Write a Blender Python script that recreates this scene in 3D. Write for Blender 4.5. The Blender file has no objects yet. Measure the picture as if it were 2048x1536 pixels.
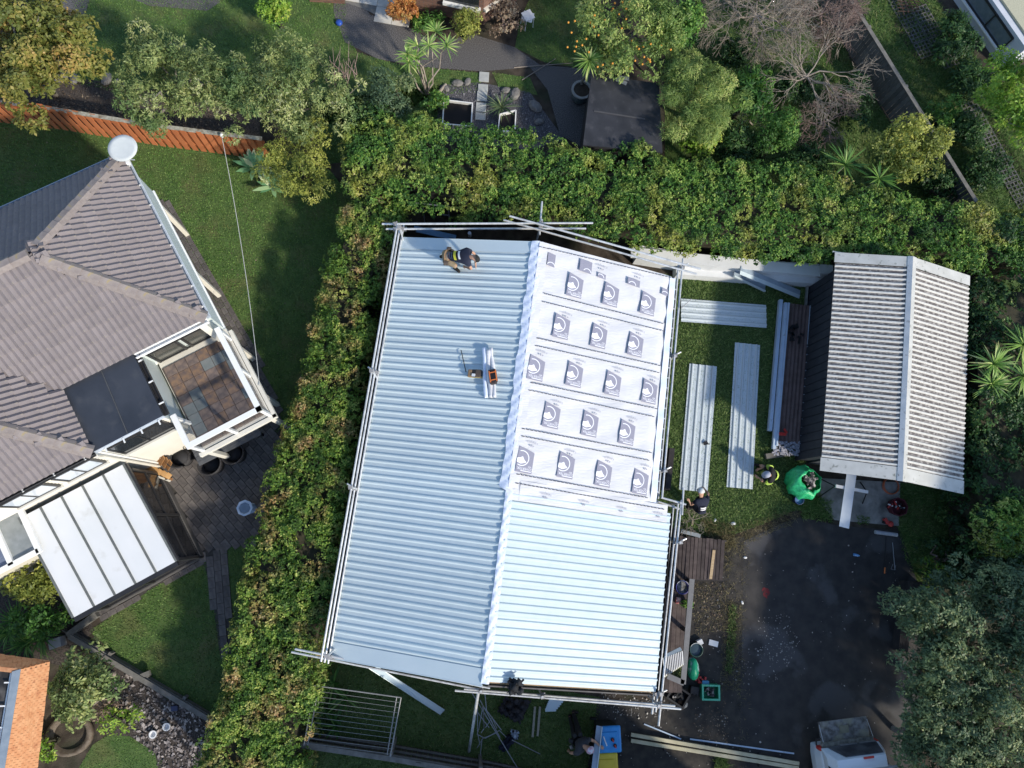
import bpy, bmesh, math, random
import numpy as np
from mathutils import Vector, Matrix

# ------------------------------------------------------------------ camera, sky, sun, exposure
SC = bpy.context.scene
F_PX, NADIR, CAM_H = 1420.0, (930.0, 1040.0), 21.5
_d = Vector((NADIR[0]-1024, -(NADIR[1]-768), -F_PX)).normalized()
_zc = -_d
_yc = (Vector((0, 1, 0)) - _zc*_zc.y).normalized()
_xc = _yc.cross(_zc)
RCW = Matrix((_xc, _yc, _zc))            # camera axes -> world axes
cam_data = bpy.data.cameras.new('camera')
cam_data.sensor_fit = 'HORIZONTAL'
cam_data.sensor_width = 36.0
cam_data.lens = F_PX/2048*36.0
cam_data.clip_end = 400
cam = bpy.data.objects.new('camera', cam_data)
SC.collection.objects.link(cam)
cam.matrix_world = Matrix.Translation((0, 0, CAM_H)) @ RCW.to_4x4()
SC.camera = cam

SUN_DIR = Vector((0.622, -0.562, 0.545)).normalized()     # towards the sun
world = bpy.data.worlds.new('World'); SC.world = world; world.use_nodes = True
wn = world.node_tree.nodes; wl = world.node_tree.links
bg = wn['Background']
sky = wn.new('ShaderNodeTexSky'); sky.sky_type = 'NISHITA'; sky.sun_disc = False
sky.sun_elevation = math.asin(SUN_DIR.z); sky.sun_rotation = math.atan2(SUN_DIR.x, SUN_DIR.y)
sky.air_density = 1.0; sky.dust_density = 0.4; sky.ozone_density = 1.3
wl.new(sky.outputs[0], bg.inputs[0]); bg.inputs[1].default_value = 0.15
sun_data = bpy.data.lights.new('sun', 'SUN'); sun_data.energy = 3.3; sun_data.angle = math.radians(3.2)
sun_data.color = (1.0, 0.915, 0.78)
sun = bpy.data.objects.new('sun', sun_data); SC.collection.objects.link(sun)
sun.rotation_euler = SUN_DIR.to_track_quat('Z', 'Y').to_euler()
sun.location = (20, -20, 30)
SC.view_settings.view_transform = 'Standard'; SC.view_settings.look = 'None'
SC.view_settings.gamma = 1.0; SC.view_settings.exposure = 0.54
SC.view_settings.use_curve_mapping = False

# ------------------------------------------------------------------ helpers
COL = SC.collection
rng = np.random.default_rng(7); random.seed(7)
def _ray(px, py):
    c = Vector((px-1024, -(py-768), -F_PX))
    return Vector((_xc.dot(c), _yc.dot(c), _zc.dot(c)))
EYE = Vector((0, 0, CAM_H))
def g(px, py, z=0.0):
    "the place at height z that the photograph shows at (px, py)"
    v = _ray(px, py); t = (z-CAM_H)/v.z
    return Vector((v.x*t, v.y*t, z))
def gpl(px, py, p0, n):
    v = _ray(px, py); t = (p0-EYE).dot(n)/v.dot(n)
    return EYE + v*t
def lerp(a, b, t): return a + (b-a)*t

UP_ = Vector((0,0,1))
class MB:
    def __init__(s): s.v = []; s.f = []; s.m = []
    def add(s, verts, faces, mi=0):
        o = len(s.v); s.v += [tuple(x) for x in verts]
        for f in faces: s.f.append(tuple(i+o for i in f)); s.m.append(mi)
        return s
    def hexa(s, b, t, mi=0):   # bottom quad, top quad (ccw seen from above)
        return s.add(list(b)+list(t), [(3,2,1,0),(4,5,6,7),(0,1,5,4),(1,2,6,5),(2,3,7,6),(3,0,4,7)], mi)
    def box(s, c, size, rz=0, mi=0, ax=None):
        c = Vector(c)
        if ax is None:
            ax = (Vector((math.cos(rz), math.sin(rz), 0)), Vector((-math.sin(rz), math.cos(rz), 0)), Vector((0,0,1)))
        x, y, z = ax[0]*size[0]/2, ax[1]*size[1]/2, ax[2]*size[2]/2
        return s.hexa([c-x-y-z, c+x-y-z, c+x+y-z, c-x+y-z], [c-x-y+z, c+x-y+z, c+x+y+z, c-x+y+z], mi)
    def bar(s, a, b, w, h, mi=0, up=Vector((0,0,1))):
        a, b = Vector(a), Vector(b); d = (b-a); L = d.length; d = d/L
        y = up.cross(d)
        if y.length < 1e-4: y = Vector((0,1,0)).cross(d)
        y.normalize(); z = d.cross(y)
        return s.box((a+b)/2, (L, w, h), ax=(d, y, z), mi=mi)
    def prism(s, poly, z0, z1, mi=0):
        n = len(poly); a = sum(poly[i][0]*poly[(i+1)%n][1]-poly[(i+1)%n][0]*poly[i][1] for i in range(n))
        if a < 0: poly = poly[::-1]
        vs = [(p[0], p[1], z0) for p in poly]+[(p[0], p[1], z1) for p in poly]
        return s.add(vs, [tuple(range(n))[::-1], tuple(range(n, 2*n))]+[(i, (i+1)%n, n+(i+1)%n, n+i) for i in range(n)], mi)
    def slab(s, poly, t, n=None, mi=0):     # polygon in space, thickened downwards along n
        poly = [Vector(p) for p in poly]
        if n is None:
            n = (poly[1]-poly[0]).cross(poly[2]-poly[0]).normalized()
        if n.z < 0: poly = poly[::-1]; n = -n
        k = len(poly)
        return s.add(poly+[p-n*t for p in poly], [tuple(range(k)), tuple(range(k, 2*k))[::-1]]+[(i, k+i, k+(i+1)%k, (i+1)%k) for i in range(k)], mi)
    def tube(s, a, b, r, r2=None, n=8, cap=True, mi=0):
        a, b = Vector(a), Vector(b); r2 = r if r2 is None else r2
        d = (b-a).normalized(); x = d.orthogonal().normalized(); y = d.cross(x)
        vs = []
        for p, rr in ((a, r), (b, r2)):
            for i in range(n):
                t = 2*math.pi*i/n; vs.append(p+x*(math.cos(t)*rr)+y*(math.sin(t)*rr))
        fs = [(i, (i+1)%n, n+(i+1)%n, n+i) for i in range(n)]
        if cap: fs += [tuple(range(n))[::-1], tuple(range(n, 2*n))]
        return s.add(vs, fs, mi)
    def ptube(s, pts, r, n=8, mi=0):
        pts = [Vector(p) for p in pts]; vs = []; m = len(pts)
        for k, p in enumerate(pts):
            d = (pts[min(k+1,m-1)]-pts[max(k-1,0)]).normalized(); x = UP_.cross(d).normalized(); y = d.cross(x); rr = r(k/(m-1)) if callable(r) else r
            vs += [p+x*(math.cos(6.2832*i/n)*rr)+y*(math.sin(6.2832*i/n)*rr) for i in range(n)]
        return s.add(vs, [(k*n+i, k*n+(i+1)%n, (k+1)*n+(i+1)%n, (k+1)*n+i) for k in range(m-1) for i in range(n)]+[tuple(range(n))[::-1], tuple((m-1)*n+i for i in range(n))], mi)
    def path(s, pts, r, n=6, mi=0):
        for a, b in zip(pts[:-1], pts[1:]): s.tube(a, b, r, n=n, mi=mi)
        return s
    def lathe(s, c, prof, n=16, mi=0, sx=1, sy=1, rz=0):
        c = Vector(c); vs = []
        for r, z in prof:
            for i in range(n):
                t = 2*math.pi*i/n; x, y = math.cos(t)*r*sx, math.sin(t)*r*sy
                vs.append(c+Vector((x*math.cos(rz)-y*math.sin(rz), x*math.sin(rz)+y*math.cos(rz), z)))
        fs = []
        for k in range(len(prof)-1):
            fs += [(k*n+i, k*n+(i+1)%n, (k+1)*n+(i+1)%n, (k+1)*n+i) for i in range(n)]
        closed = prof[0] == prof[-1] or len(prof) == 2
        if prof[0][0] > 1e-4 and not closed: fs.append(tuple(range(n))[::-1])
        if prof[-1][0] > 1e-4 and not closed: fs.append(tuple((len(prof)-1)*n+i for i in range(n)))
        return s.add(vs, fs, mi)
    def quad(s, pts, mi=0): return s.add(pts, [tuple(range(len(pts)))], mi)
    def build(s, name, mat, parent=None, smooth=False, bevel=0):
        v = np.array(s.v, float)
        if parent is None: o0 = np.array([(v[:,0].min()+v[:,0].max())/2, (v[:,1].min()+v[:,1].max())/2, v[:,2].min()])
        else: o0 = np.array(WL[parent.name])
        me = bpy.data.meshes.new(name)
        me.from_pydata((v-o0).tolist(), [], s.f)
        mats = mat if isinstance(mat, (list, tuple)) else [mat]
        for m in mats: me.materials.append(m)
        if len(mats) > 1: me.polygons.foreach_set('material_index', s.m)
        if smooth: me.polygons.foreach_set('use_smooth', [True]*len(me.polygons))
        me.update()
        ob = bpy.data.objects.new(name, me); COL.objects.link(ob)
        if parent is None: ob.location = o0
        else: ob.parent = parent
        WL[ob.name] = tuple(o0)
        if bevel:
            b = ob.modifiers.new('bevel', 'BEVEL'); b.width = bevel; b.segments = 2; b.limit_method = 'ANGLE'
        return ob
WL = {}
def tag(o, label, cat, group=None):
    o['label'] = label; o['category'] = cat
    if group: o['group'] = group
    return o
def struct(o): o['kind'] = 'structure'; return o
def stuff(o): o['kind'] = 'stuff'; return o
def thing(name, label, cat, loc, group=None):
    o = bpy.data.objects.new(name, None); COL.objects.link(o); o.location = loc; o.empty_display_size = .2
    WL[o.name] = tuple(loc); return tag(o, label, cat, group)
def inst(name, me, M, parent):
    o = bpy.data.objects.new(name, me); COL.objects.link(o); o.parent = parent
    o.matrix_local = Matrix.Translation(-Vector(WL[parent.name])) @ M
    WL[o.name] = WL[parent.name]
    return o
def frame(o, x, y, z):
    return Matrix(((x.x,y.x,z.x,o.x),(x.y,y.y,z.y,o.y),(x.z,y.z,z.z,o.z),(0,0,0,1)))
def mesh_of(mb, mats, smooth=False):
    me = bpy.data.meshes.new('piece'); me.from_pydata([tuple(x) for x in mb.v], [], mb.f)
    for m in (mats if isinstance(mats, (list,tuple)) else [mats]): me.materials.append(m)
    if isinstance(mats, (list,tuple)) and len(mats) > 1: me.polygons.foreach_set('material_index', mb.m)
    if smooth: me.polygons.foreach_set('use_smooth', [True]*len(me.polygons))
    me.update(); return me
def inpoly(P, poly):
    x, y = P[:,0], P[:,1]; r = np.zeros(len(P), bool); n = len(poly)
    for i in range(n):
        x0, y0 = poly[i][0], poly[i][1]; x1, y1 = poly[(i+1)%n][0], poly[(i+1)%n][1]
        if y0 == y1: continue
        c = ((y0 > y) != (y1 > y)) & (x < (x1-x0)*(y-y0)/(y1-y0)+x0); r ^= c
    return r
def sample(poly, dens):
    a = np.array([(p[0], p[1]) for p in poly]); lo, hi = a.min(0), a.max(0)
    n = int(dens*np.prod(hi-lo)); P = lo+(hi-lo)*rng.random((n, 2))
    return P[inpoly(P, a)]
def PX(pts, z=0.0): return [g(x, y, z) for x, y in pts]

# ------------------------------------------------------------------ materials
def srgb(r, g_, b):
    f = lambda c: (c/255/12.92 if c/255 <= .04045 else ((c/255+.055)/1.055)**2.4)
    return (f(r), f(g_), f(b))
MAT = {}
def M(name, c1, c2=None, scale=6, rough=.75, bump=0, bscale=40, metal=0, thr=(.35,.65), rand=0, detail=5, c3=None, s3=1.5, t3=(.5,.7), stretch=None, spec=.4, coat=0, clear=0, bstretch=None):
    if name in MAT: return MAT[name]
    m = bpy.data.materials.new(name); m.use_nodes = True; nt = m.node_tree; N, L = nt.nodes, nt.links
    b = N['Principled BSDF']; b.inputs['Roughness'].default_value = rough; b.inputs['Metallic'].default_value = metal
    b.inputs['Specular IOR Level'].default_value = spec; b.inputs['Coat Weight'].default_value = coat
    tc = N.new('ShaderNodeTexCoord'); src = tc.outputs['Object']
    if stretch:
        mp = N.new('ShaderNodeMapping'); mp.inputs['Scale'].default_value = stretch; L.new(src, mp.inputs[0]); src = mp.outputs[0]
    out = None
    c2 = c2 or tuple(c*.82 for c in c1)
    nz = N.new('ShaderNodeTexNoise'); nz.inputs['Scale'].default_value = scale; nz.inputs['Detail'].default_value = detail
    L.new(src, nz.inputs['Vector'])
    rp = N.new('ShaderNodeValToRGB'); rp.color_ramp.elements[0].position = thr[0]; rp.color_ramp.elements[1].position = thr[1]
    rp.color_ramp.elements[0].color = (*c1, 1); rp.color_ramp.elements[1].color = (*c2, 1)
    L.new(nz.outputs[0], rp.inputs[0]); out = rp.outputs[0]
    if c3:
        n3 = N.new('ShaderNodeTexNoise'); n3.inputs['Scale'].default_value = s3; n3.inputs['Detail'].default_value = 6
        L.new(src, n3.inputs['Vector'])
        r3 = N.new('ShaderNodeValToRGB'); r3.color_ramp.elements[0].position = t3[0]; r3.color_ramp.elements[1].position = t3[1]
        L.new(n3.outputs[0], r3.inputs[0])
        mx = N.new('ShaderNodeMix'); mx.data_type = 'RGBA'; L.new(r3.outputs[0], mx.inputs[0]); L.new(out, mx.inputs[6]); mx.inputs[7].default_value = (*c3, 1)
        out = mx.outputs[2]
    if rand:
        oi = N.new('ShaderNodeObjectInfo'); mr = N.new('ShaderNodeMapRange'); mr.inputs[3].default_value = 1-rand; mr.inputs[4].default_value = 1+rand
        L.new(oi.outputs['Random'], mr.inputs[0]); hs = N.new('ShaderNodeHueSaturation'); L.new(mr.outputs[0], hs.inputs['Value']); L.new(out, hs.inputs['Color']); out = hs.outputs[0]
    L.new(out, b.inputs['Base Color'])
    if clear:
        tp = N.new('ShaderNodeBsdfTransparent'); mxs = N.new('ShaderNodeMixShader'); mxs.inputs[0].default_value = 1-clear; L.new(tp.outputs[0], mxs.inputs[1]); L.new(b.outputs[0], mxs.inputs[2]); L.new(mxs.outputs[0], N['Material Output'].inputs[0])
    if bump:
        nb = N.new('ShaderNodeTexNoise'); nb.inputs['Scale'].default_value = bscale; nb.inputs['Detail'].default_value = 4; 
        if bstretch:
            mq = N.new('ShaderNodeMapping'); mq.inputs['Scale'].default_value = bstretch; L.new(src, mq.inputs[0]); L.new(mq.outputs[0], nb.inputs['Vector'])
        else: L.new(src, nb.inputs['Vector'])
        bp = N.new('ShaderNodeBump'); bp.inputs['Strength'].default_value = bump; bp.inputs['Distance'].default_value = .02
        L.new(nb.outputs[0], bp.inputs['Height']); L.new(bp.outputs[0], b.inputs['Normal'])
    MAT[name] = m; return m
def GLASS(name, c=(.02,.025,.03), rough=.05):
    if name in MAT: return MAT[name]
    m = M(name, c, c, rough=rough, spec=.8); return m
LG_ = 2.05      # overall leaf reflectance
def LEAF(name, stops, trans=.38, rough=.5, patch=None, pscale=.8, pthr=(.5,.62), gain=None):
    LG_ = gain or globals()['LG_']
    m = bpy.data.materials.new(name); m.use_nodes = True; nt = m.node_tree; N, L = nt.nodes, nt.links
    b = N['Principled BSDF']; b.inputs['Roughness'].default_value = rough; b.inputs['Specular IOR Level'].default_value = .35
    at = N.new('ShaderNodeAttribute'); at.attribute_name = 'rnd'
    rp = N.new('ShaderNodeValToRGB'); el = rp.color_ramp.elements
    while len(el) < len(stops): el.new(.5)
    for e, (p, c) in zip(el, stops): e.position = p; e.color = (*[min(.6, q*LG_*k_) for q, k_ in zip(c, (1.06,1.06,1.05))], 1)
    L.new(at.outputs['Fac'], rp.inputs[0]); out = rp.outputs[0]
    if patch:
        tc = N.new('ShaderNodeTexCoord'); nz = N.new('ShaderNodeTexNoise'); nz.inputs['Scale'].default_value = pscale; nz.inputs['Detail'].default_value = 4
        L.new(tc.outputs['Object'], nz.inputs['Vector'])
        r2 = N.new('ShaderNodeValToRGB'); r2.color_ramp.elements[0].position = pthr[0]; r2.color_ramp.elements[1].position = pthr[1]
        L.new(nz.outputs[0], r2.inputs[0])
        rp2 = N.new('ShaderNodeValToRGB'); e2 = rp2.color_ramp.elements
        while len(e2) < len(patch): e2.new(.5)
        for e, (p, c) in zip(e2, patch): e.position = p; e.color = (*[min(.6, q*LG_*k_) for q, k_ in zip(c, (1.06,1.06,1.05))], 1)
        L.new(at.outputs['Fac'], rp2.inputs[0])
        mx = N.new('ShaderNodeMix'); mx.data_type = 'RGBA'; L.new(r2.outputs[0], mx.inputs[0]); L.new(out, mx.inputs[6]); L.new(rp2.outputs[0], mx.inputs[7]); out = mx.outputs[2]
    L.new(out, b.inputs['Base Color'])
    tr = N.new('ShaderNodeBsdfTranslucent'); L.new(out, tr.inputs[0])
    ms = N.new('ShaderNodeMixShader'); ms.inputs[0].default_value = trans
    L.new(b.outputs[0], ms.inputs[1]); L.new(tr.outputs[0], ms.inputs[2]); L.new(ms.outputs[0], N['Material Output'].inputs[0])
    MAT[name] = m; return m

# ------------------------------------------------------------------ foliage
def npmesh(name, V, F, mat, rnd=None, parent=None, smooth=False):
    V = np.asarray(V, np.float32)
    if parent is None: o0 = np.array([(V[:,0].min()+V[:,0].max())/2, (V[:,1].min()+V[:,1].max())/2, V[:,2].min()])
    else: o0 = np.array(WL[parent.name])
    me = bpy.data.meshes.new(name); n, k = F.shape
    me.vertices.add(len(V)); me.vertices.foreach_set('co', (V-o0).astype(np.float32).ravel())
    me.loops.add(n*k); me.loops.foreach_set('vertex_index', F.astype(np.int32).ravel())
    me.polygons.add(n); me.polygons.foreach_set('loop_start', np.arange(0, n*k, k, dtype=np.int32))
    try: me.polygons.foreach_set('loop_total', np.full(n, k, np.int32))
    except Exception: pass
    me.materials.append(mat); me.update(calc_edges=True)
    if rnd is not None:
        a = me.attributes.new('rnd', 'FLOAT', 'FACE'); a.data.foreach_set('value', rnd.astype(np.float32))
    ob = bpy.data.objects.new(name, me); COL.objects.link(ob)
    if parent is None: ob.location = o0
    else: ob.parent = parent
    WL[ob.name] = tuple(o0); return ob
def nrm(a): return a/np.maximum(np.linalg.norm(a, axis=1, keepdims=True), 1e-6)
def leafquads(C, A, per, L, W, spread=.9, val=None, jit=.35):
    "rosettes of leaves at C round axes A; returns verts, quads, value per leaf"
    n = len(C); C = np.repeat(C, per, 0); A = np.repeat(A, per, 0)
    Rn = nrm(rng.normal(size=(n*per, 3))); Rp = nrm(Rn-A*(Rn*A).sum(1, keepdims=True)); D = nrm(A*(.75-.4*spread)+Rp*spread+Rn*.25)
    S = nrm(np.cross(D, A+.35*rng.normal(size=D.shape)))
    l = (L*(.65+.7*rng.random(n*per)))[:,None]; w = (W*(.7+.6*rng.random(n*per)))[:,None]/2
    B = C+rng.normal(size=C.shape)*L*.25
    m = B+D*l*.5
    V = np.stack([B, m+S*w, B+D*l-np.array([0,0,1.])*l*.12, m-S*w], 1).reshape(-1, 3)
    F = np.arange(n*per*4).reshape(-1, 4)
    v = np.clip((np.repeat(val, per) if val is not None else .5)+(rng.random(n*per)-.5)*2*jit, 0, 1)
    return V, F, v
def crown(name, clumps, dens, per, L, W, mat, parent, spread=.9, jit=.3, lo=-.5, flat=.8, cval=None):
    "clumps: list of (x,y,z,r). leaves cover each clump's shell"
    cl = np.array(clumps); Cs = []; As = []; Vs = []
    for i, (x, y, z, r) in enumerate(cl):
        k = max(4, int(dens*r*r*12.57))
        d = nrm(rng.normal(size=(k, 3))); d = d[d[:,2] > lo]
        rr = r*(.75+.3*rng.random(len(d)))[:,None]
        Cs.append(np.array([x, y, z])+d*rr*np.array([1, 1, flat])); As.append(d)
        Vs.append(np.full(len(d), cval[i] if cval is not None else .08+.7*rng.random()))
    C, A, v = np.concatenate(Cs), np.concatenate(As), np.concatenate(Vs)
    A = nrm(A+np.array([0, 0, .5]))
    V, F, r = leafquads(C, A, per, L, W, spread, v, jit)
    return npmesh(name, V, F, mat, r, parent)
def limb(mb, a, b, r0, r1, n=6, bend=.1, seg=3):
    a, b = Vector(a), Vector(b); L = (b-a).length; pts = [a]
    for i in range(1, seg): pts.append(lerp(a, b, i/seg)+Vector(rng.normal(size=3))*L*bend*.5)
    pts.append(b)
    for i in range(seg): mb.tube(pts[i], pts[i+1], lerp(r0, r1, i/seg), lerp(r0, r1, (i+1)/seg), n=n, cap=False)
    return pts
def grow(mb, p, d, L, r, depth, spread=.6, kids=3, up=.1, mn=.004):
    q = p+d*L; mid = (p+q)/2+Vector(rng.normal(size=3))*L*.06
    n = 6 if r > .03 else (4 if r > .012 else 3)
    mb.tube(p, mid, r, r*.85, n=n, cap=False); mb.tube(mid, q, r*.85, r*.68, n=n, cap=False)
    if depth <= 0: return
    for k in range(kids+(1 if rng.random() < .4 else 0)):
        nd = (d+Vector(rng.normal(size=3))*spread+Vector((0,0,up))).normalized()
        st = q if k < 2 else lerp(p, q, .4+.5*rng.random())
        grow(mb, st, nd, L*(.62+.28*rng.random()), max(mn, r*(.55+.12*rng.random())), depth-1, spread, kids, up, mn)
def tree(name, label, px, py, zc, rx, ry, rz, mat, trunk_mat, n=40, cr=(.25,.45), dens=60, per=5, L=.09, W=.05, base=None, group=None, cat='tree', seed=0, trunk_r=.09, spread=.9, jit=.3, extra=None, lo=-.6, limbs=6):
    c = g(px, py, zc)
    b = Vector((c.x, c.y, 0)) if base is None else g(base[0], base[1], 0)
    t = thing(name, label, cat, b, group)
    mb = MB(); top = Vector((c.x, c.y, zc))
    cl = []
    for i in range(n):
        d = nrm(rng.normal(size=(1, 3)))[0]
        k = (.35+.6*rng.random()**.6)
        ang = math.atan2(d[1], d[0]); lob = 1+.18*math.sin(3*ang+seed)+.12*math.sin(5*ang+seed*2.3)
        cl.append((c.x+d[0]*rx*k*lob, c.y+d[1]*ry*k*lob, max(.2, zc+d[2]*rz*k), cr[0]+(cr[1]-cr[0])*rng.random()))
    if extra: cl += extra
    f = lerp(b, top, .45)+Vector((0,0,-.1*rz))
    limb(mb, b-Vector((0,0,.05)), f, trunk_r, trunk_r*.7, n=8, bend=.12)
    for i in rng.choice(len(cl), min(limbs, len(cl)), replace=False):
        limb(mb, f, Vector(cl[i][:3]), trunk_r*.55, .012, n=5, bend=.2)
    mb.build('trunk', trunk_mat, t, smooth=True)
    crown('crown', cl, dens, per, L, W, mat, t, spread, jit, lo)
    return t
def hedge(name, label, poly, zt, mat, core_mat, sp=.27, r=(.2,.32), amp=.14, dens=75, per=5, L=.075, W=.045, z0=.1, inset=.22, cat='hedge', sidesp=.34, jit=.3, zside=None):
    pts = [(p.x, p.y) for p in poly]; c = (sum(p[0] for p in pts)/len(pts), sum(p[1] for p in pts)/len(pts))
    t = thing(name, label, cat, (c[0], c[1], 0))
    P = sample(pts, 1/(sp*sp)); ph = rng.random(6)*6.28
    bz = lambda x, y: amp*(math.sin(x*1.1+ph[0])*math.sin(y*1.3+ph[1])+.6*math.sin(x*2.7+ph[2]+y*1.9))+(.05*rng.random())
    cl = [(x, y, zt-.2+bz(x, y), r[0]+(r[1]-r[0])*rng.random()) for x, y in P]
    n = len(pts)
    for i in range(n):
        a, b = Vector(pts[i]), Vector(pts[(i+1)%n]); Ls = (b-a).length
        for k in range(int(Ls*(zt-(z0 if zside is None else zside))/(sidesp*sidesp))):
            q = lerp(a, b, rng.random()); s = Vector(rng.normal(size=2))*.04
            zl = z0 if zside is None else zside
            cl.append((q.x+s.x, q.y+s.y, zl+.15+(zt-zl-.3)*rng.random(), r[0]+.08*rng.random()))
    crown('foliage', cl, dens, per, L, W, mat, t, .9, jit, -.35, flat=.62, cval=[.05+.8*rng.random()**1.2 for _ in cl])
    cc = Vector(c); core = []
    for p in pts: core.append(p)
    # inner twig mass a little inside the leaves
    A = np.array(pts); Q = []
    for i in range(n):
        e0 = A[i]-A[i-1]; e1 = A[(i+1)%n]-A[i]; n0 = np.array([e0[1], -e0[0]]); n1 = np.array([e1[1], -e1[0]])
        n0 /= np.linalg.norm(n0)+1e-9; n1 /= np.linalg.norm(n1)+1e-9; m = n0+n1; m /= np.linalg.norm(m)+1e-9
        ar = sum(A[j][0]*A[(j+1)%n][1]-A[(j+1)%n][0]*A[j][1] for j in range(n))
        Q.append(A[i]-m*inset*(1 if ar > 0 else -1))
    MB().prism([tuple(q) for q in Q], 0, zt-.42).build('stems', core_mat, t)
    return t
def spiky(mb, c, n, L, w, droop=.5, up=(.1,1.2), seg=3, mi=0):
    c = Vector(c)
    for i in range(n):
        a = 2*math.pi*rng.random(); e = up[0]+(up[1]-up[0])*rng.random(); l = L*(.75+.4*rng.random())
        h = Vector((math.cos(a), math.sin(a), 0)); s = Vector((-math.sin(a), math.cos(a), 0))
        pts = []
        for k in range(seg+1):
            t = k/seg; pts.append(c+h*(l*t*math.cos(e)*(1+.15*t))+Vector((0,0,l*(t*math.sin(e)-droop*t*t*.7))))
        vs = []; 
        for k, p in enumerate(pts):
            ww = w*(.55+.9*(k/seg)*(1-k/seg)*2)*(0.05 if k == seg else 1)
            vs += [p-s*ww/2, p+s*ww/2]
        mb.add(vs, [(2*k, 2*k+1, 2*k+3, 2*k+2) for k in range(seg)], mi)
def scatter_grass(name, poly, dens, mat, h=(.04,.09), parent=None, w=.012, z=0.006, tuft=0):
    P = sample([(p[0], p[1]) for p in poly], dens); n = len(P)
    if n == 0: return None
    a = rng.random(n)*6.283; l = h[0]+(h[1]-h[0])*rng.random(n); lean = .3+.9*rng.random(n)
    B = np.column_stack([P, np.full(n, z)]); s = np.column_stack([np.cos(a), np.sin(a), np.zeros(n)])*w
    b = rng.random(n)*6.283
    T = B+np.column_stack([np.cos(b)*l*lean, np.sin(b)*l*lean, l*np.cos(lean*.6)])
    V = np.stack([B-s, B+s, T], 1).reshape(-1, 3); F = np.arange(3*n).reshape(-1, 3)
    ob = npmesh(name, V, F, mat, rng.random(n), parent); stuff(ob); return ob
def textmesh(body, size, mat):
    cu = bpy.data.curves.new('text', 'FONT'); cu.body = body; cu.size = size; cu.align_x = 'CENTER'; cu.align_y = 'CENTER'; cu.resolution_u = 2
    ob = bpy.data.objects.new('text', cu); COL.objects.link(ob); dg = bpy.context.evaluated_depsgraph_get()
    me = bpy.data.meshes.new_from_object(ob.evaluated_get(dg)); bpy.data.objects.remove(ob); me.materials.clear(); me.materials.append(mat); return me
# ================================================================== the setting
m_soil = M('soil', (.030,.022,.016), (.075,.06,.045), scale=3, rough=.95, bump=.6, bscale=25, c3=(.02,.03,.012), s3=.8)
m_lawn = M('lawn_turf', (.058,.108,.028), (.085,.138,.037), scale=2.5, rough=.9, bump=.5, bscale=60, c3=(.13,.125,.05), s3=1.1, t3=(.5,.78))
m_lawn2 = M('lawn_turf_lush', (.065,.105,.03), (.09,.13,.04), scale=3, rough=.9, bump=.5, bscale=60, c3=(.13,.14,.045), s3=1.4, t3=(.58,.8))
m_asph = M('asphalt', (.028,.027,.028), (.050,.046,.044), scale=2.6, rough=.85, bump=.35, bscale=120, c3=(.072,.070,.072), s3=.6, t3=(.53,.585), detail=9)
m_dirt = M('driveway_dirt', (.030,.028,.027), (.058,.052,.045), scale=4, rough=.95, bump=.5, bscale=60, c3=(.085,.072,.055), s3=2.2, t3=(.6,.75))
m_conc = M('concrete', (.22,.21,.19), (.32,.31,.29), scale=4, rough=.85, bump=.2, bscale=90, c3=(.12,.12,.11), s3=1.8, t3=(.5,.7))
m_agg = M('exposed_aggregate', (.055,.052,.052), (.20,.19,.185), scale=38, rough=.8, bump=.5, bscale=45, thr=(.4,.72), detail=2)
m_paver = M('paver_brick', (.10,.09,.088), (.15,.135,.125), scale=9, rough=.85, bump=.3, bscale=60, rand=.22)
m_cream = M('cream_tile', (.55,.52,.46), (.62,.6,.54), scale=5, rough=.6, rand=.06)
m_mulch = M('bark_mulch', (.025,.02,.018), (.09,.075,.065), scale=22, rough=.95, bump=.8, bscale=30)
def sheet(name, poly, z, mat, kind=struct):
    o = MB().quad([(p.x, p.y, z) for p in poly]).build(name, mat)
    if o.data.polygons[0].normal.z < 0: o.data.flip_normals()
    return kind(o)
struct(MB().quad([(-70,-70,0),(70,-70,0),(70,70,0),(-70,70,0)]).build('ground', m_soil))
LG = LEAF('grass_blade', [(0,(.028,.065,.013)),(.5,(.055,.115,.024)),(1,(.105,.155,.045))], trans=.2, rough=.7, patch=[(0,(.055,.065,.022)),(1,(.11,.12,.045))], pscale=.9, pthr=(.5,.72))
LG2 = LEAF('lush_grass_blade', [(0,(.038,.068,.018)),(.6,(.075,.125,.035)),(1,(.15,.185,.07))], trans=.2, rough=.7)
LG3 = LEAF('rough_grass_blade', [(0,(.025,.05,.012)),(.6,(.05,.10,.02)),(1,(.13,.14,.06))], trans=.2, rough=.7)
def lawn(name, pts, z=.004, mat=m_lawn, gm=None, dens=700, h=(.03,.07), w=.011):
    poly = PX(pts, z); sheet(name, poly, z, mat)
    scatter_grass('grass', [(p.x, p.y) for p in poly], dens, gm or LG, h=h, w=w, z=z)
lawn('lawn', [(-120,225),(300,270),(530,300),(660,340),(720,420),(660,640),(590,830),(540,880),(-120,880)], dens=750)
lawn('lawn', [(150,-90),(700,-90),(690,60),(715,105),(800,130),(962,146),(962,186),(860,190),(760,260),(300,200),(140,165)], dens=650)
lawn('lawn', [(1085,-60),(1200,-60),(1190,140),(1090,125),(1030,95),(1040,40)], dens=600)
lawn('lawn', [(985,145),(1060,155),(1075,190),(1000,180)], dens=700)
lawn('lawn', [(178,1262),(300,1180),(412,1118),(436,1240),(452,1340),(440,1440),(330,1395)], dens=700)
lawn('lawn', [(448,1090),(530,1060),(520,1200),(470,1340),(455,1220)], dens=600)
lawn('lawn', [(120,1600),(185,1490),(215,1470),(260,1472),(310,1505),(390,1600)], dens=800, h=(.02,.04))
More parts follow.
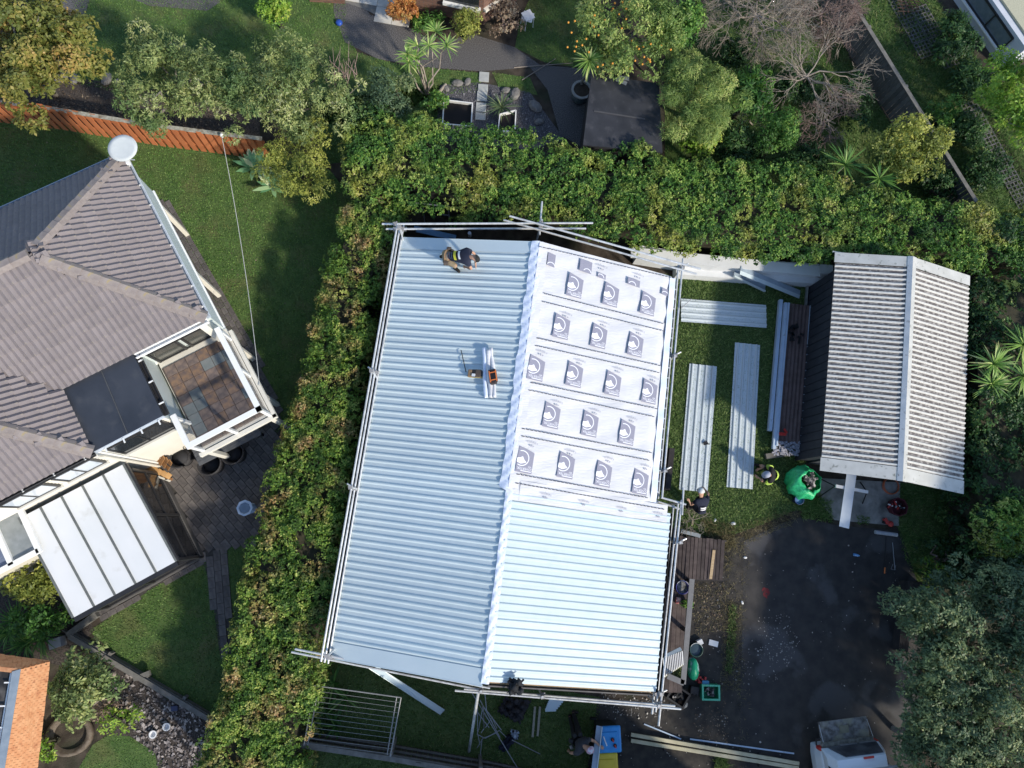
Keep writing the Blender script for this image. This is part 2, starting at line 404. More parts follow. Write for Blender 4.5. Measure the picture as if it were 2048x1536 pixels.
lawn('back_lawn', [(1250,545),(1640,570),(1632,760),(1610,930),(1640,965),(1650,1030),(1590,1020),(1520,1050),(1470,1068),(1380,1075),(1300,1030)], mat=m_lawn2, gm=LG2, dens=1500, h=(.04,.10), w=.013)
lawn('side_lawn', [(610,1300),(900,1340),(1200,1395),(1185,1620),(560,1620),(590,1450)], mat=m_lawn2, gm=LG3, dens=700, h=(.04,.1))
lawn('rough_lawn', [(1795,965),(1990,975),(1990,1150),(1880,1170),(1835,1165),(1805,1110),(1795,1050)], gm=LG3, dens=900, h=(.05,.14))
lawn('rough_lawn', [(1690,-60),(1830,-60),(2100,330),(2120,480),(1960,470),(1850,260),(1740,60)], gm=LG3, dens=700, h=(.06,.16))
lawn('rough_lawn', [(1330,60),(1480,-40),(1640,-40),(1700,120),(1770,230),(1880,430),(1330,380)], gm=LG3, dens=500, h=(.06,.16))
lawn('rough_lawn', [(1925,560),(2120,560),(2120,1150),(1960,980)], gm=LG3, dens=350, h=(.06,.16))
lawn('rough_lawn', [(640,200),(880,170),(880,300),(640,330)], gm=LG3, dens=400, h=(.06,.16))
# driveway, concrete pad, paths
DR = [(1488,1082),(1560,1048),(1600,1035),(1670,1050),(1800,1062),(1835,1165),(1840,1300),(1830,1700),(1475,1700)]
sheet('driveway', PX(DR), .006, m_asph)
DT = [(1345,1065),(1488,1075),(1478,1700),(1150,1700),(1195,1400),(1310,1400)]
sheet('dirt_strip', PX(DT), .005, m_dirt)
sheet('concrete_pad', PX([(1618,955),(1800,965),(1797,1052),(1668,1040),(1640,1005)]), .02, m_conc)
sheet('aggregate_path', PX([(668,30),(690,85),(755,118),(850,135),(965,143),(1060,135),(1095,180),(1120,270),(1190,310),(1190,140),(1080,130),(1030,95),(950,70),(870,85),(800,45),(740,30),(690,-60),(665,-60)]), .012, m_agg)
sheet('aggregate_path', PX([(90,-60),(195,-60),(150,110),(140,160),(60,170)]), .012, m_agg)
sheet('aggregate_path', PX([(262,-60),(450,-60),(440,5),(415,22),(300,12),(268,0)]), .012, m_agg)
ep = struct(MB().quad([(p.x, p.y, .014) for p in PX([(688,-40),(775,-60),(812,48),(780,45),(728,18),(690,5)])]).build('entrance_paving', M('grout', (.2,.19,.17))))
if ep.data.polygons[0].normal.z < 0: ep.data.flip_normals()
tb = MB().box((0,0,.016), (.585,.585,.024)); tm = mesh_of(tb, m_cream)
P0 = g(690,-30); ux = (g(780,-14)-g(690,-30)).normalized(); uy = Vector((-ux.y, ux.x, 0))
entr = [(p.x,p.y) for p in PX([(688,-40),(775,-60),(812,48),(780,45),(728,18),(690,5)])]
for i in range(-2,6):
    for j in range(-5,3):
        c = P0+ux*(i*.6+.3)+uy*(j*.6+.3)
        if inpoly(np.array([[c.x,c.y]]), entr)[0]: inst('tile', tm, frame(c, ux, uy, Vector((0,0,1))), ep)
# brick patio and path: every paver its own piece
PT = [(322,935),(400,890),(470,800),(560,800),(560,900),(545,1010),(520,1085),(440,1092),(404,1115)]
PTH = [(404,1112),(448,1092),(456,1160),(462,1310),(440,1310),(424,1190)]
STR = [(318,395),(345,405),(460,600),(545,770),(560,840),(470,800),(400,640)]
ST2 = [(196,1228),(404,1112),(412,1126),(300,1180),(205,1245)]
def paving(name, polys, z, bl, bw, dirpx, gap=.012, dirs=None):
    base = thing(name, '', '', g(*polys[0][0])); del base['label']; del base['category']; struct(base)
    a = (g(*dirpx[1])-g(*dirpx[0])).normalized(); b = Vector((-a.y, a.x, 0))
    mb = MB()
    for k, pl in enumerate(polys): mb.quad([(p.x, p.y, z-.03+.001*k) for p in PX(pl)])
    bed = mb.build('bedding_sand', M('joint_sand', (.06,.055,.048)), base)
    tm = mesh_of(MB().box((0,0,0), (bl-gap, bw-gap, .05)), m_paver)
    c0 = g(*polys[0][0]); cnt = 0
    for kp, pl in enumerate(polys):
        if dirs and dirs[kp]:
            a = (g(*dirs[kp][1])-g(*dirs[kp][0])).normalized(); b = Vector((-a.y, a.x, 0)); c0 = g(*dirs[kp][0])
        A = np.array([(p.x, p.y) for p in PX(pl)])
        for i in range(-60,60):
            for j in range(-60,60):
                c = c0+a*((i+.5*(j % 2))*bl)+b*(j*bw)
                if abs(c.x-A[:,0].mean()) > 6 or abs(c.y-A[:,1].mean()) > 6: continue
                if inpoly(np.array([[c.x, c.y]]), A)[0] and cnt < 300:
                    rz = rng.normal()*.015
                    inst('paver', tm, frame(Vector((c.x, c.y, z-.02+.004*rng.random())), a*math.cos(rz)+b*math.sin(rz), b*math.cos(rz)-a*math.sin(rz), Vector((0,0,1))), base); cnt += 1
paving('brick_patio', [PT, PTH], .035, .30, .20, ((404,1112),(247,925)), dirs=[None, ((434,1110),(450,1310))])
paving('brick_path', [STR, ST2], .03, .24, .16, ((330,400),(545,770)), dirs=[None, ((196,1228),(404,1112))])
# grass block paving, top right
def blockpave(name, pts):
    poly = PX(pts); t = struct(sheet(name, poly, .008, m_soil)); WL[t.name] = tuple(t.location)
    a = (g(1990,330)-g(1900,170)).normalized(); b = Vector((-a.y, a.x, 0)); c0 = poly[0]
    mb = MB(); s = .145
    for i in range(5): 
        mb.box((0, (i-2)*s, 0), (4*s+.04, .04, .05)); 
    for i in range(5):
        for j in range(4): mb.box(((i-2)*s, (j-1.5)*s, 0), (.04, s-.04, .048))
    tm = mesh_of(mb, M('block_concrete', (.10,.092,.095), (.15,.14,.14), scale=12, rand=.25))
    A = np.array([(p.x, p.y) for p in poly])
    for i in range(-20,20):
        for j in range(-20,20):
            c = c0+a*(i*.64)+b*(j*.64)
            if inpoly(np.array([[c.x, c.y]]), A)[0]: inst('grass_block', tm, frame(Vector((c.x, c.y, .025)), a, b, Vector((0,0,1))), t)
blockpave('grass_block_paving', [(1780,-20),(1840,20),(1900,120),(1840,130),(1790,60)])
blockpave('grass_block_paving', [(1925,190),(1965,200),(2070,380),(2070,480),(2000,330)])
scatter_grass('grass_verge', [(p.x,p.y) for p in PX([(1780,-20),(1840,20),(1900,120),(1840,130),(1790,60)])], 500, LG3, h=(.05,.12)); scatter_grass('grass_verge', [(p.x,p.y) for p in PX([(1925,190),(1965,200),(2070,380),(2070,480),(2000,330)])], 500, LG3, h=(.05,.12))
# planting beds
sheet('mulch_bed', PX([(20,150),(150,155),(250,170),(520,230),(520,290),(270,240),(20,220)]), .009, m_mulch)
sheet('mulch_bed', PX([(215,1330),(290,1345),(360,1400),(432,1440),(420,1600),(330,1600),(310,1505),(260,1472),(215,1470),(190,1420)]), .009, m_mulch)
sheet('mulch_bed', PX([(-60,1120),(120,1125),(190,1260),(120,1330),(-60,1300)]), .009, m_mulch)
sheet('gravel_bed', PX([(880,170),(960,165),(1060,185),(1130,280),(1060,300),(870,280)]), .009, M('pebble_bed', (.05,.048,.055), (.18,.175,.185), scale=30, bump=.6, bscale=35, thr=(.42,.7)))
# leaf litter and pebbles nobody could count
def litter(name, pts, dens, cols, size=(.02,.06), z=.012, flatness=.15):
    P = sample([(p.x, p.y) for p in PX(pts)], dens); n = len(P); a = rng.random(n)*6.28
    s = (size[0]+(size[1]-size[0])*rng.random(n)**2)
    u = np.column_stack([np.cos(a), np.sin(a), rng.normal(size=n)*flatness]); v = np.column_stack([-np.sin(a), np.cos(a), rng.normal(size=n)*flatness])
    asp = .35+.5*rng.random(n); C = np.column_stack([P, np.full(n, z)+s*.3])
    V = np.stack([C-u*s[:,None]/2, C+v*(s*asp)[:,None]/2, C+u*s[:,None]/2, C-v*(s*asp)[:,None]/2], 1).reshape(-1,3)
    return stuff(npmesh(name, V, np.arange(4*n).reshape(-1,4), LEAF(name+'_tones', cols, trans=.02, rough=.8, gain=.95), rng.random(n)))
grey = [(0,(.12,.11,.105)),(.6,(.3,.28,.26)),(1,(.55,.52,.48))]; brown = [(0,(.05,.035,.025)),(.6,(.14,.1,.07)),(1,(.3,.24,.17))]
litter('bark_chips', [(225,1340),(290,1350),(350,1400),(430,1445),(415,1600),(340,1600),(305,1505),(265,1470),(240,1420)], 260, [(0,(.06,.05,.05)),(.6,(.22,.19,.18)),(1,(.45,.4,.38))], size=(.04,.14))
litter('bark_chips', [(20,155),(150,158),(250,172),(500,235),(480,280),(270,240),(20,215)], 120, brown, size=(.03,.1))
litter('driveway_pebbles', [(1515,1235),(1575,1225),(1600,1290),(1575,1330),(1520,1320)], 110, grey, size=(.02,.06))
litter('driveway_pebbles', [(1480,1300),(1600,1280),(1560,1360),(1480,1370)], 60, grey, size=(.03,.07))
litter('driveway_pebbles', [(1490,1100),(1820,1080),(1820,1536),(1490,1536)], 4, grey, size=(.02,.07))
litter('dirt_stones', [(1350,1130),(1480,1140),(1475,1560),(1210,1560),(1210,1400),(1330,1400)], 14, grey, size=(.02,.07))
litter('dry_leaf_litter', [(1380,1165),(1450,1160),(1450,1270),(1390,1270)], 150, brown, size=(.02,.08))
litter('dry_leaf_litter', [(1380,1420),(1450,1390),(1460,1490),(1400,1490)], 180, brown, size=(.02,.07))
litter('garden_pebbles', [(885,175),(960,168),(1060,190),(1120,280),(1060,295),(880,260)], 220, [(0,(.05,.048,.055)),(.6,(.12,.115,.125)),(1,(.3,.29,.3))], size=(.03,.08))
litter('fallen_leaves', [(-50,250),(520,320),(640,420),(560,800),(-50,500)], 3, brown, size=(.03,.06))
rp_ = MB()
for _ in range(7):
    c = g(1532+rng.normal()*7, 1185+rng.normal()*4); rp_.lathe((c.x, c.y, .0), [(.05+.06*rng.random(), .0095),(0,.0098)], n=9, sy=.5, rz=rng.random()*3)
tag(rp_.build('paint_mark', M('red_marking_paint',(.20,.015,.02),(.10,.02,.02),scale=12)), 'faint red spray paint mark on the asphalt', 'paint mark')
litter('gravel_spill', [(1200,1330),(1330,1390),(1330,1440),(1200,1430)], 120, grey, size=(.03,.07))
# weedy verge grass in the dirt
DRY = LEAF('dry_grass_blade', [(0,(.08,.07,.035)),(.5,(.16,.14,.07)),(1,(.28,.24,.13))], trans=.15, rough=.8, gain=1.25)
def gpatch(pts, dens, m, h=(.05,.12)): scatter_grass('grass_verge', [(p.x,p.y) for p in PX(pts)], dens*(1.5 if m is DRY else 1), m, h=(h[0]*1.3, h[1]*1.5) if m is DRY else h, z=.006, w=.0055 if m is DRY else .013)
gpatch([(1457,1210),(1472,1212),(1470,1290),(1462,1350),(1450,1340)], 1600, LG2)
gpatch([(1445,1200),(1485,1205),(1478,1380),(1440,1380)], 500, DRY)
gpatch([(1430,1500),(1456,1500),(1452,1580),(1428,1580)], 2200, LG2, h=(.08,.2))
gpatch([(1440,1060),(1560,1025),(1610,1020),(1590,1045),(1500,1085),(1470,1110),(1455,1160),(1440,1120)], 600, DRY)
gpatch([(1470,1110),(1500,1085),(1492,1250),(1486,1420),(1470,1420)], 160, DRY, h=(.03,.09))
gpatch([(1480,1380),(1500,1380),(1490,1560),(1470,1560)], 120, DRY, h=(.03,.08))
gpatch([(1400,1040),(1470,1050),(1470,1100),(1420,1090)], 900, DRY, h=(.08,.2))
gpatch([(1610,985),(1660,1000),(1665,1045),(1600,1035)], 1800, LG2, h=(.06,.16))
gpatch([(1712,1030),(1740,1035),(1735,1050),(1715,1048)], 1500, LG3)
gpatch([(1385,1170),(1470,1160),(1460,1260),(1390,1270)], 350, DRY, h=(.04,.12))
# ================================================================== the house being re-roofed
m_steel = M('pale_grey_roof_steel', (.54,.635,.67), (.575,.665,.695), scale=1.5, rough=.34, metal=.1, spec=.6, rand=.05, c3=(.52,.615,.65), s3=2.2, t3=(.5,.75))
m_flash = M('pale_flashing_steel', (.55,.645,.68), (.58,.67,.70), scale=2, rough=.38, spec=.6, metal=.12)
m_wrap = M('white_underlay', (.60,.605,.63), (.64,.645,.67), scale=3, rough=.6, bump=.55, bscale=6, bstretch=(1,3.5,1), c3=(.55,.56,.59), s3=1.3, t3=(.5,.85))
m_wrapb = M('blue_white_underlay_edge', (.62,.70,.86), (.72,.78,.9), scale=4, rough=.5, bump=.4, bscale=9)
m_ink = M('grey_print', (.24,.24,.31), (.30,.30,.37), scale=40, rough=.7)
m_inkw = M('white_print', (.82,.83,.88), (.84,.85,.9), rough=.7)
m_dark = M('dark_line_print', (.05,.05,.07), (.06,.06,.08), rough=.7)
m_hwall = M('dark_weatherboard', (.09,.085,.085), (.12,.115,.11), scale=5, rough=.8)
m_timber = M('raw_timber', (.42,.30,.17), (.52,.39,.24), scale=7, stretch=(1,8,8), rough=.8)
m_galv = M('galvanised_tube', (.55,.56,.57), (.68,.69,.69), scale=14, rough=.42, metal=.35, c3=(.42,.42,.42), s3=5)
m_black = M('black_plastic', (.012,.012,.014), (.02,.02,.022), rough=.6)
HO = g(805,478,2.4); HU = Vector((-.1395,-.9902,0)).normalized(); HV = Vector((-HU.y, HU.x, 0)); UP = Vector((0,0,1))
RB, LE, RE, RE2, HL = 3.80, 0.0, 7.72, 8.24, 11.27
ZE, ZR = 2.4, 3.5
SL = (ZR-ZE)/RB; SR = (ZR-ZE)/(RE-RB)
def hp(a, b, z=None, dz=0):
    if z is None: z = (ZE+SL*b if b <= RB else ZR-SR*(b-RB))+dz
    return Vector((HO.x, HO.y, 0))+HU*a+HV*b+UP*z
nL = Vector((-SL*HV.x, -SL*HV.y, 1)).normalized(); nR = Vector((SR*HV.x, SR*HV.y, 1)).normalized()
vL = (HV+UP*SL).normalized(); vR = (HV-UP*SR).normalized()
HS = thing('house', 'house with half-finished pale steel roof in the centre ringed by scaffold tubes', 'house', hp(HL/2, RB, 0))
w = MB(); w.hexa([hp(.35,.45,0),hp(HL-.3,.45,0),hp(HL-.3,RE-.45,0),hp(.35,RE-.45,0)], [hp(.35,.45,ZE-.05),hp(HL-.3,.45,ZE-.05),hp(HL-.3,RE-.45,ZE-.05),hp(.35,RE-.45,ZE-.05)])
w.hexa([hp(6.7,RE-.5,0),hp(HL-.35,RE-.5,0),hp(HL-.35,RE2-.45,0),hp(6.7,RE2-.45,0)], [hp(6.7,RE-.5,2.1),hp(HL-.35,RE-.5,2.1),hp(HL-.35,RE2-.45,2.1),hp(6.7,RE2-.45,2.1)])
wall = w.build('wall', m_hwall, HS)
for a0 in (1.6,4.3,8.2):
    fr = MB().box(hp(a0,.43,1.35), (1.3,.05,1.1), ax=(HU,HV,UP)).build('window', M('white_joinery',(.75,.75,.74)), HS)
    MB().box(hp(a0,.40,1.35), (1.18,.02,.98), ax=(HU,HV,UP)).build('pane', GLASS('window_glass'), fr)
gb = MB()
for a in (.36, HL-.31):
    gb.slab([hp(a,.45,ZE-.05),hp(a,RB,ZR-.14),hp(a,RE-.45,ZE-.05)], .06, n=-HU if a < 1 else HU)
gb.build('gable_wall', m_hwall, HS)
rf = MB()
rf.slab([hp(.02,.02,dz=-.05),hp(HL-.02,.02,dz=-.05),hp(HL-.02,RB,dz=-.05),hp(.02,RB,dz=-.05)], .06)
rf.slab([hp(.02,RB,dz=-.05),hp(HL-.02,RB,dz=-.05),hp(HL-.02,RE-.02,dz=-.05),hp(.02,RE-.02,dz=-.05)], .06)
rf.slab([hp(6.62,RE-.02,dz=-.05),hp(HL-.02,RE-.02,dz=-.05),hp(HL-.02,RE2-.02,dz=-.05),hp(6.62,RE2-.02,dz=-.05)], .06)
rf.build('roof_deck', m_timber, HS)
# ribbed steel sheets
def ribsheet(Ln, n=4, sp=.19, h=.034, t=.001):
    mb = MB(); prof = []
    for k in range(n):
        a = k*sp; prof += [(a,0),(a+.055,0),(a+.088,h),(a+.116,h),(a+.149,0)]
    prof += [(n*sp+.012, 0.001)]
    for (a0,z0),(a1,z1) in zip(prof[:-1], prof[1:]):
        mb.add([(a0,0,z0),(a1,0,z1),(a1,Ln,z1),(a0,Ln,z0)], [(0,1,2,3)])
    return mb
SHL = mesh_of(ribsheet((RB+.05)*math.hypot(1,SL)-.01), m_steel)
def planefr(a, b, side, dz=0):
    y, n = (vL, nL) if side < 0 else (vR, nR)
    return frame(hp(a, b, dz=dz), HU, y, n)
NS = 14
for k in range(NS):
    inst('roof_sheet', SHL, frame(hp(.29+k*.76, -.05, dz=.012+.0015*(k % 2)), HU, vL, HU.cross(vL) if HU.cross(vL).z > 0 else -HU.cross(vL)), HS)
SHR = mesh_of(ribsheet((RE2-RB)*1.04+.02), m_steel)
for k in range(6):
    inst('roof_sheet', SHR, frame(hp(6.62+k*.76, RB+.06, dz=.03+.0015*(k % 2)), HU, vR, nR), HS)
# barge flashings
def flashing(name, pts, t=.004, mat=m_flash): return MB().slab(pts, t).build(name, mat, HS)
flashing('barge_flashing', [hp(-.03,-.04,dz=.03),hp(.30,-.04,dz=.03),hp(.30,RB-.02,dz=.03),hp(-.03,RB-.02,dz=.03)])
flashing('barge_flashing', [hp(HL-.36,-.04,dz=.035),hp(HL+.03,-.04,dz=.035),hp(HL+.03,RB-.02,dz=.035),hp(HL-.36,RB-.02,dz=.035)])
MB().bar(hp(HL+.035,-.04,dz=-.03), hp(HL+.035,RB-.02,dz=-.03), .02, .13).build('barge_board', m_flash, HS)
MB().bar(hp(-.035,-.04,dz=-.03), hp(-.035,RB,dz=-.03), .02, .13).build('barge_board', m_flash, HS)
MB().bar(hp(HL+.02,RB+.1,dz=-.06), hp(HL+.02,RE2,dz=-.06), .03, .16).build('barge_board', m_hwall, HS)
# eaves: gutter and fascia, battens at the open right edge
def gutter(a0, a1, b, sgn, z):
    mb = MB(); o = HV*sgn
    p = lambda a, off, zz: hp(a, b, z+zz)+o*off
    mb.bar(p(a0,.0,-.05), p(a1,.0,-.05), .015, .12); mb.bar(p(a0,.06,-.1), p(a1,.06,-.1), .12, .012); mb.bar(p(a0,.12,-.05), p(a1,.12,-.05), .012, .1)
    return mb.build('gutter', m_black, HS)
gutter(.05, HL-.05, -.02, -1, ZE-.03); gutter(.05, 6.5, RE+.03, 1, ZE-.05); gutter(6.62, HL-.05, RE2+.03, 1, 2.22)
mb = MB()
for k in range(22):
    a = .3+k*.29
    mb.bar(hp(a,RE-.1,ZE-.03), hp(a,RE+.22,ZE-.07), .025, .03)
mb.build('gutter_brackets', m_galv, HS)
# underlay: lapped runs, each its own sheet, crumpled a little
DA = [(1075,492,1350,557),(1086,595,1331,655),(1071,684,1321,739),(1059,772,1314,826),(1043,865,1302,914),(1032,957,1297,1004)]
def on_r(px, py, dz=.02):
    p = gpl(px, py, hp(1,RB+.5,dz=dz), nR); q = p-hp(0,0,0); return q.dot(HU), q.dot(HV)
edges = [(-.06,-.06)]
for x0,y0,x1,y1 in DA[1:]:
    a0,b0 = on_r(x0,y0); a1,b1 = on_r(x1,y1); s = (a1-a0)/(b1-b0); edges.append((a0+s*(RB-.05-b0), a0+s*(RE-b0)))
edges.append((6.75, 6.78))
US = []
def wrapgrid(a00, a01, a10, a11, b0, b1, dz, nb=60, na=16, amp=.018, seed=0, edge=.0):
    mb = MB(); vs = []
    for i in range(nb+1):
        t = i/nb; b = b0+(b1-b0)*t
        for j in range(na+1):
            s = j/na; a = lerp(lerp(a00, a01, t), lerp(a10, a11, t), s)
            z = amp*(math.sin(a*7+seed+b*1.3)*math.sin(b*3.1+seed*2)+.5*math.sin(a*13+b*5+seed))+edge*max(0, t-.93)*-4
            vs.append(hp(a, b, dz=dz+z*.6))
    fs = [(i*(na+1)+j, i*(na+1)+j+1, (i+1)*(na+1)+j+1, (i+1)*(na+1)+j) for i in range(nb) for j in range(na)]
    return mb.add(vs, fs)
for k in range(6):
    e0, e1 = edges[k], edges[k+1]; ov = .12 if k else 0
    t0 = .05; 
    r = RE+.05 if k < 5 else RE2
    if k == 5: e0b = (e0[0]-.1, e0[1]-.05)
    US.append(wrapgrid(e0[0]-ov, e0[1]-ov, e1[0]+.11, e1[1]+.11, RB-.02, RE+.04, .016+.006*k, seed=k*1.7, edge=.3).build('underlay_sheet', m_wrap, HS, smooth=True))
US.append(wrapgrid(6.35,6.42,6.85,6.88, RB+.3, RE2-.02, .056, seed=9).build('underlay_sheet', m_wrap, HS, smooth=True))
# bluish overhanging strip along the gutter and ruffled ridge flap
wrapgrid(-.02,-.02,6.4,6.4, RE-.02, RE+.16, .03, nb=4, na=60, amp=.03, seed=3).build('underlay_edge', m_wrapb, HS, smooth=True)
mb = MB(); vs = []; NA = 150
for i in range(NA+1):
    a = -.05+(HL+.02)*i/NA; wob = .015*math.sin(a*4.1)+.012*math.sin(a*11.7+1)+.014*rng.random()
    wd = .20 if a < 6.6 else .05; wob *= 1 if a < 6.6 else .35
    for j in range(6):
        b = RB-wd-wob+(wd+wob+(.10 if a < 6.6 else .14))*j/5
        vs.append(hp(a, b, dz=.055+.018*math.sin(a*21+j*1.3)*(1 if j < 5 else .3)+.012*rng.random()))
mb.add(vs, [(i*6+j, (i+1)*6+j, (i+1)*6+j+1, i*6+j+1) for i in range(NA) for j in range(5)]).build('ridge_underlay_flap', m_wrapb, HS, smooth=True)
mb = MB(); vs = []
for i in range(81):
    a = -.04+6.6*i/80
    for j in range(4): vs.append(hp(a, RB+.0+.25*j/3, dz=.062+.006*math.sin(a*9+j)))
mb.add(vs, [(i*4+j, (i+1)*4+j, (i+1)*4+j+1, i*4+j+1) for i in range(80) for j in range(3)]).build('ridge_underlay_strip', m_wrap, HS, smooth=True)
# dashed lap lines printed on the underlay
def dashes(x0, y0, x1, y1, k, ext=True):
    a0,b0 = on_r(x0,y0,.07); a1,b1 = on_r(x1,y1,.07); mb = MB(); n = int((b1-b0)/.105)
    for i in range(n):
        t0, t1 = i/n, (i+.8)/n
        p0, p1 = hp(lerp(a0,a1,t0), lerp(b0,b1,t0), dz=.078), hp(lerp(a0,a1,t1), lerp(b0,b1,t1), dz=.078)
        s = HU*.011; mb.quad([p0-s, p0+s, p1+s, p1-s])
    mb.build('printed_dashes', m_dark, US[k])
LN = [(1078,493,1350,557,0),(1088,587,1328,648,0),(1084,603,1331,663,1),(1073,676,1322,732,1),(1070,691,1320,746,2),(1061,765,1316,818,2),(1057,780,1310,834,3),(1044,857,1305,906,3),(1043,872,1300,921,4),(1033,948,1297,996,4),(1031,966,1330,1019,6)]
for x0,y0,x1,y1,k in LN: dashes(x0,y0,x1,y1,k)
# printed logo panels and marks
def logo_mesh(cut=None):
    mb = MB(); Wd, hl, hr = .45, .66, .54
    x0, x1, y0 = -Wd/2, Wd/2, -.30
    mb.add([(x0,y0,0),(x1,y0,0),(x1,y0+hr,0),(x0+.02,y0+hl,0)], [(0,1,2,3)], 0)
    c = (x0+.13, y0+.36); R, r = .20, .178
    ang = [math.radians(x) for x in range(-118, 119, 12)]
    for t0, t1 in zip(ang[:-1], ang[1:]):
        q = [(max(x0+.005, c[0]+rr*math.cos(t)), c[1]+rr*math.sin(t), .0015) for rr, t in ((r,t0),(R,t0),(R,t1),(r,t1))]
        mb.add(q, [(0,1,2,3)], 1)
    mb.add([(x0+.005,y0+.25,.0015),(x0+.12,y0+.215,.0015),(x0+.27,y0+.27,.0015),(x0+.20,y0+.33,.0015),(x0+.15,y0+.41,.0015),(x0+.09,y0+.37,.0015),(x0+.01,y0+.36,.0015)], [tuple(range(7))], 1)
    mb.add([(x0+.14,y0+.035,.0015),(x1-.02,y0+.035,.0015),(x1-.02,y0+.055,.0015),(x0+.14,y0+.055,.0015)], [(0,1,2,3)], 1)
    me = mesh_of(mb, [m_ink, m_inkw])
    bm = bmesh.new(); bm.from_mesh(me)
    for body, size, cx, cy in (('COVERTEK', .088, .03, y0+.105), ('403', .06, .15, y0+.165)):
        tm = textmesh(body, size, m_inkw); n0 = len(bm.verts); f0 = len(bm.faces); bm.from_mesh(tm); bm.verts.ensure_lookup_table(); bm.faces.ensure_lookup_table()
        for v in bm.verts[n0:]: v.co = Vector((cx-v.co.x, cy-v.co.y, .002))
        for f in bm.faces[f0:]: f.material_index = 1
    bm.to_mesh(me); bm.free(); return me
LOGO = logo_mesh()
def mark_mesh():
    bm = bmesh.new(); tm = textmesh('Kingspan', .085, m_ink); bm.from_mesh(tm)
    for v in bm.verts: v.co = Vector((-v.co.x, -v.co.y, 0))
    me = bpy.data.meshes.new('mark'); 
    for s in (-1,1):
        vs = [bm.verts.new((s*.01+s*x, y, 0)) for x, y in ((0,-.06),(.055,-.075),(.03,-.10),(.0,-.115))]
        bm.faces.new(vs if s > 0 else vs[::-1])
    bm.to_mesh(me); bm.free(); me.materials.append(M('pale_grey_print', (.32,.32,.38), (.36,.36,.42))); return me
MARK = mark_mesh()
def stamp(me, name, px, py, k, dz=.080, sc=1):
    a, b = on_r(px, py, dz); sl = .035
    x = (vR+HU*sl).normalized(); y = nR.cross(x)
    inst(name, me, frame(hp(a,b,dz=dz), x*sc, y*sc, nR), US[k])
for px,py,k in [(1150,573,0),(1222,591,0),(1296,609,0),(1123,655,1),(1198,674,1),(1271,691,1),(1072,738,2),(1149,751,2),(1226,769,2),(1299,785,2),(1103,833,3),(1180,850,3),(1254,867,3),(1050,922,4),(1132,933,4),(1207,950,4),(1281,966,4)]:
    stamp(LOGO, 'printed_logo', px, py, k)
for px,py,k in [(1134,628,1),(1209,646,1),(1280,662,1),(1084,704,2),(1161,722,2),(1237,738,2),(1308,756,2),(1115,804,3),(1191,821,3),(1265,837,3),(1065,886,4),(1142,903,4),(1218,917,4),(1292,932,4),(1092,989,5),(1168,1003,6),(1243,1016,6),(1317,1027,6),(1205,533,0),(1278,550,0)]:
    stamp(MARK, 'printed_mark', px, py, k, dz=.085)
# half logos of the top run, turned the other way
def half(px, py, w, h, k, fl):
    a, b = on_r(px, py, .08); o = hp(a, b, dz=.080); x = vR; y = nR.cross(vR); mb = MB()
    q = lambda u, v, z=0: o+x*u+y*v+nR*z
    mb.quad([q(-w/2,-h/2), q(w/2,-h/2-.03), q(w/2,h/2-.03), q(-w/2,h/2)], 0)
    for t0 in range(10, 150, 14):
        p = [(fl*.05+r*math.cos(math.radians(t)), -h/2-.02+r*math.sin(math.radians(t))) for r, t in ((.11,t0),(.13,t0),(.13,t0+14),(.11,t0+14))]
        p = [(max(-w/2, min(w/2, u)), v) for u, v in p]
        mb.quad([q(u, v, .002) for u, v in p], 1)
    mb.build('printed_logo', [m_ink, m_inkw], US[k])
half(1172,532,.36,.34,0,1); half(1103,519,.22,.36,0,0); half(1204,551,.24,.14,0,-1); half(1268,564,.38,.20,0,-1); half(1330,583,.18,.2,0,0)

# ================================================================== scaffold edge protection
SF = thing('scaffold', 'grey tube scaffold guard rails clamped round all sides of the central roof', 'scaffold', hp(0,-.3,0))
R_T = .028
def rail(p, q, z, z2=None, r=R_T):
    return MB().tube(g(*p, z), g(*q, z if z2 is None else z2), r, n=10).build('tube', m_galv, SF, smooth=False)
rail((795,447),(642,1323),3.3); rail((801,447),(649,1325),2.85); rail((808,447),(656,1327),2.45)
rail((764,448),(1186,446),3.0); rail((772,458),(1172,457),2.6)
rail((1019,432),(1401,538),3.2); rail((1007,440),(1393,548),2.75)
rail((1366,517),(1324,996),2.34); rail((1357,530),(1316,998),2.18); rail((1349,556),(1308,999),2.02)
rail((1363,1000),(1317,1452),2.28); rail((1356,1006),(1311,1424),2.12); rail((1347,1010),(1304,1428),1.98)
rail((910,1381),(1362,1418),2.42); rail((928,1378),(1350,1412),2.3)
rail((590,1298),(980,1376),2.5); rail((583,1304),(960,1379),2.35)
rail((1322,995),(1372,1009),2.28); rail((1309,1001),(1360,1018),2.12)
rail((1084,403),(1079,470),2.55); rail((1367,975),(1364,1030),2.3)
m_coup = M('dull_coupler_steel', (.32,.31,.3), (.42,.41,.4), rough=.55, metal=.4)
def standard(px, py, z=3.3, zb=0.0, px2=None):
    p = g(px, py, z); b = Vector((p.x, p.y, zb))
    MB().tube(b, p, R_T, n=10).build('standard', m_galv, SF)
    MB().box((p.x,p.y,.015), (.15,.15,.03)).build('base_plate', m_coup, SF)
def coupler(px, py, z):
    c = g(px, py, z); MB().box(c, (.10,.085,.09), rz=.14).box(c+Vector((.05,.04,.03)), (.03,.03,.07)).build('coupler', m_coup, SF)
for px, py in ((797,455),(742,742),(700,975),(652,1312)):
    standard(px+3, py, 3.3); coupler(px+1, py, 3.3); coupler(px+7, py+3, 2.85); coupler(px+12,py+4,2.45)
    MB().tube(g(px-6,py-8,2.6), g(px+10,py+3,2.6), .024, n=8).build('bracket_arm', m_galv, SF)
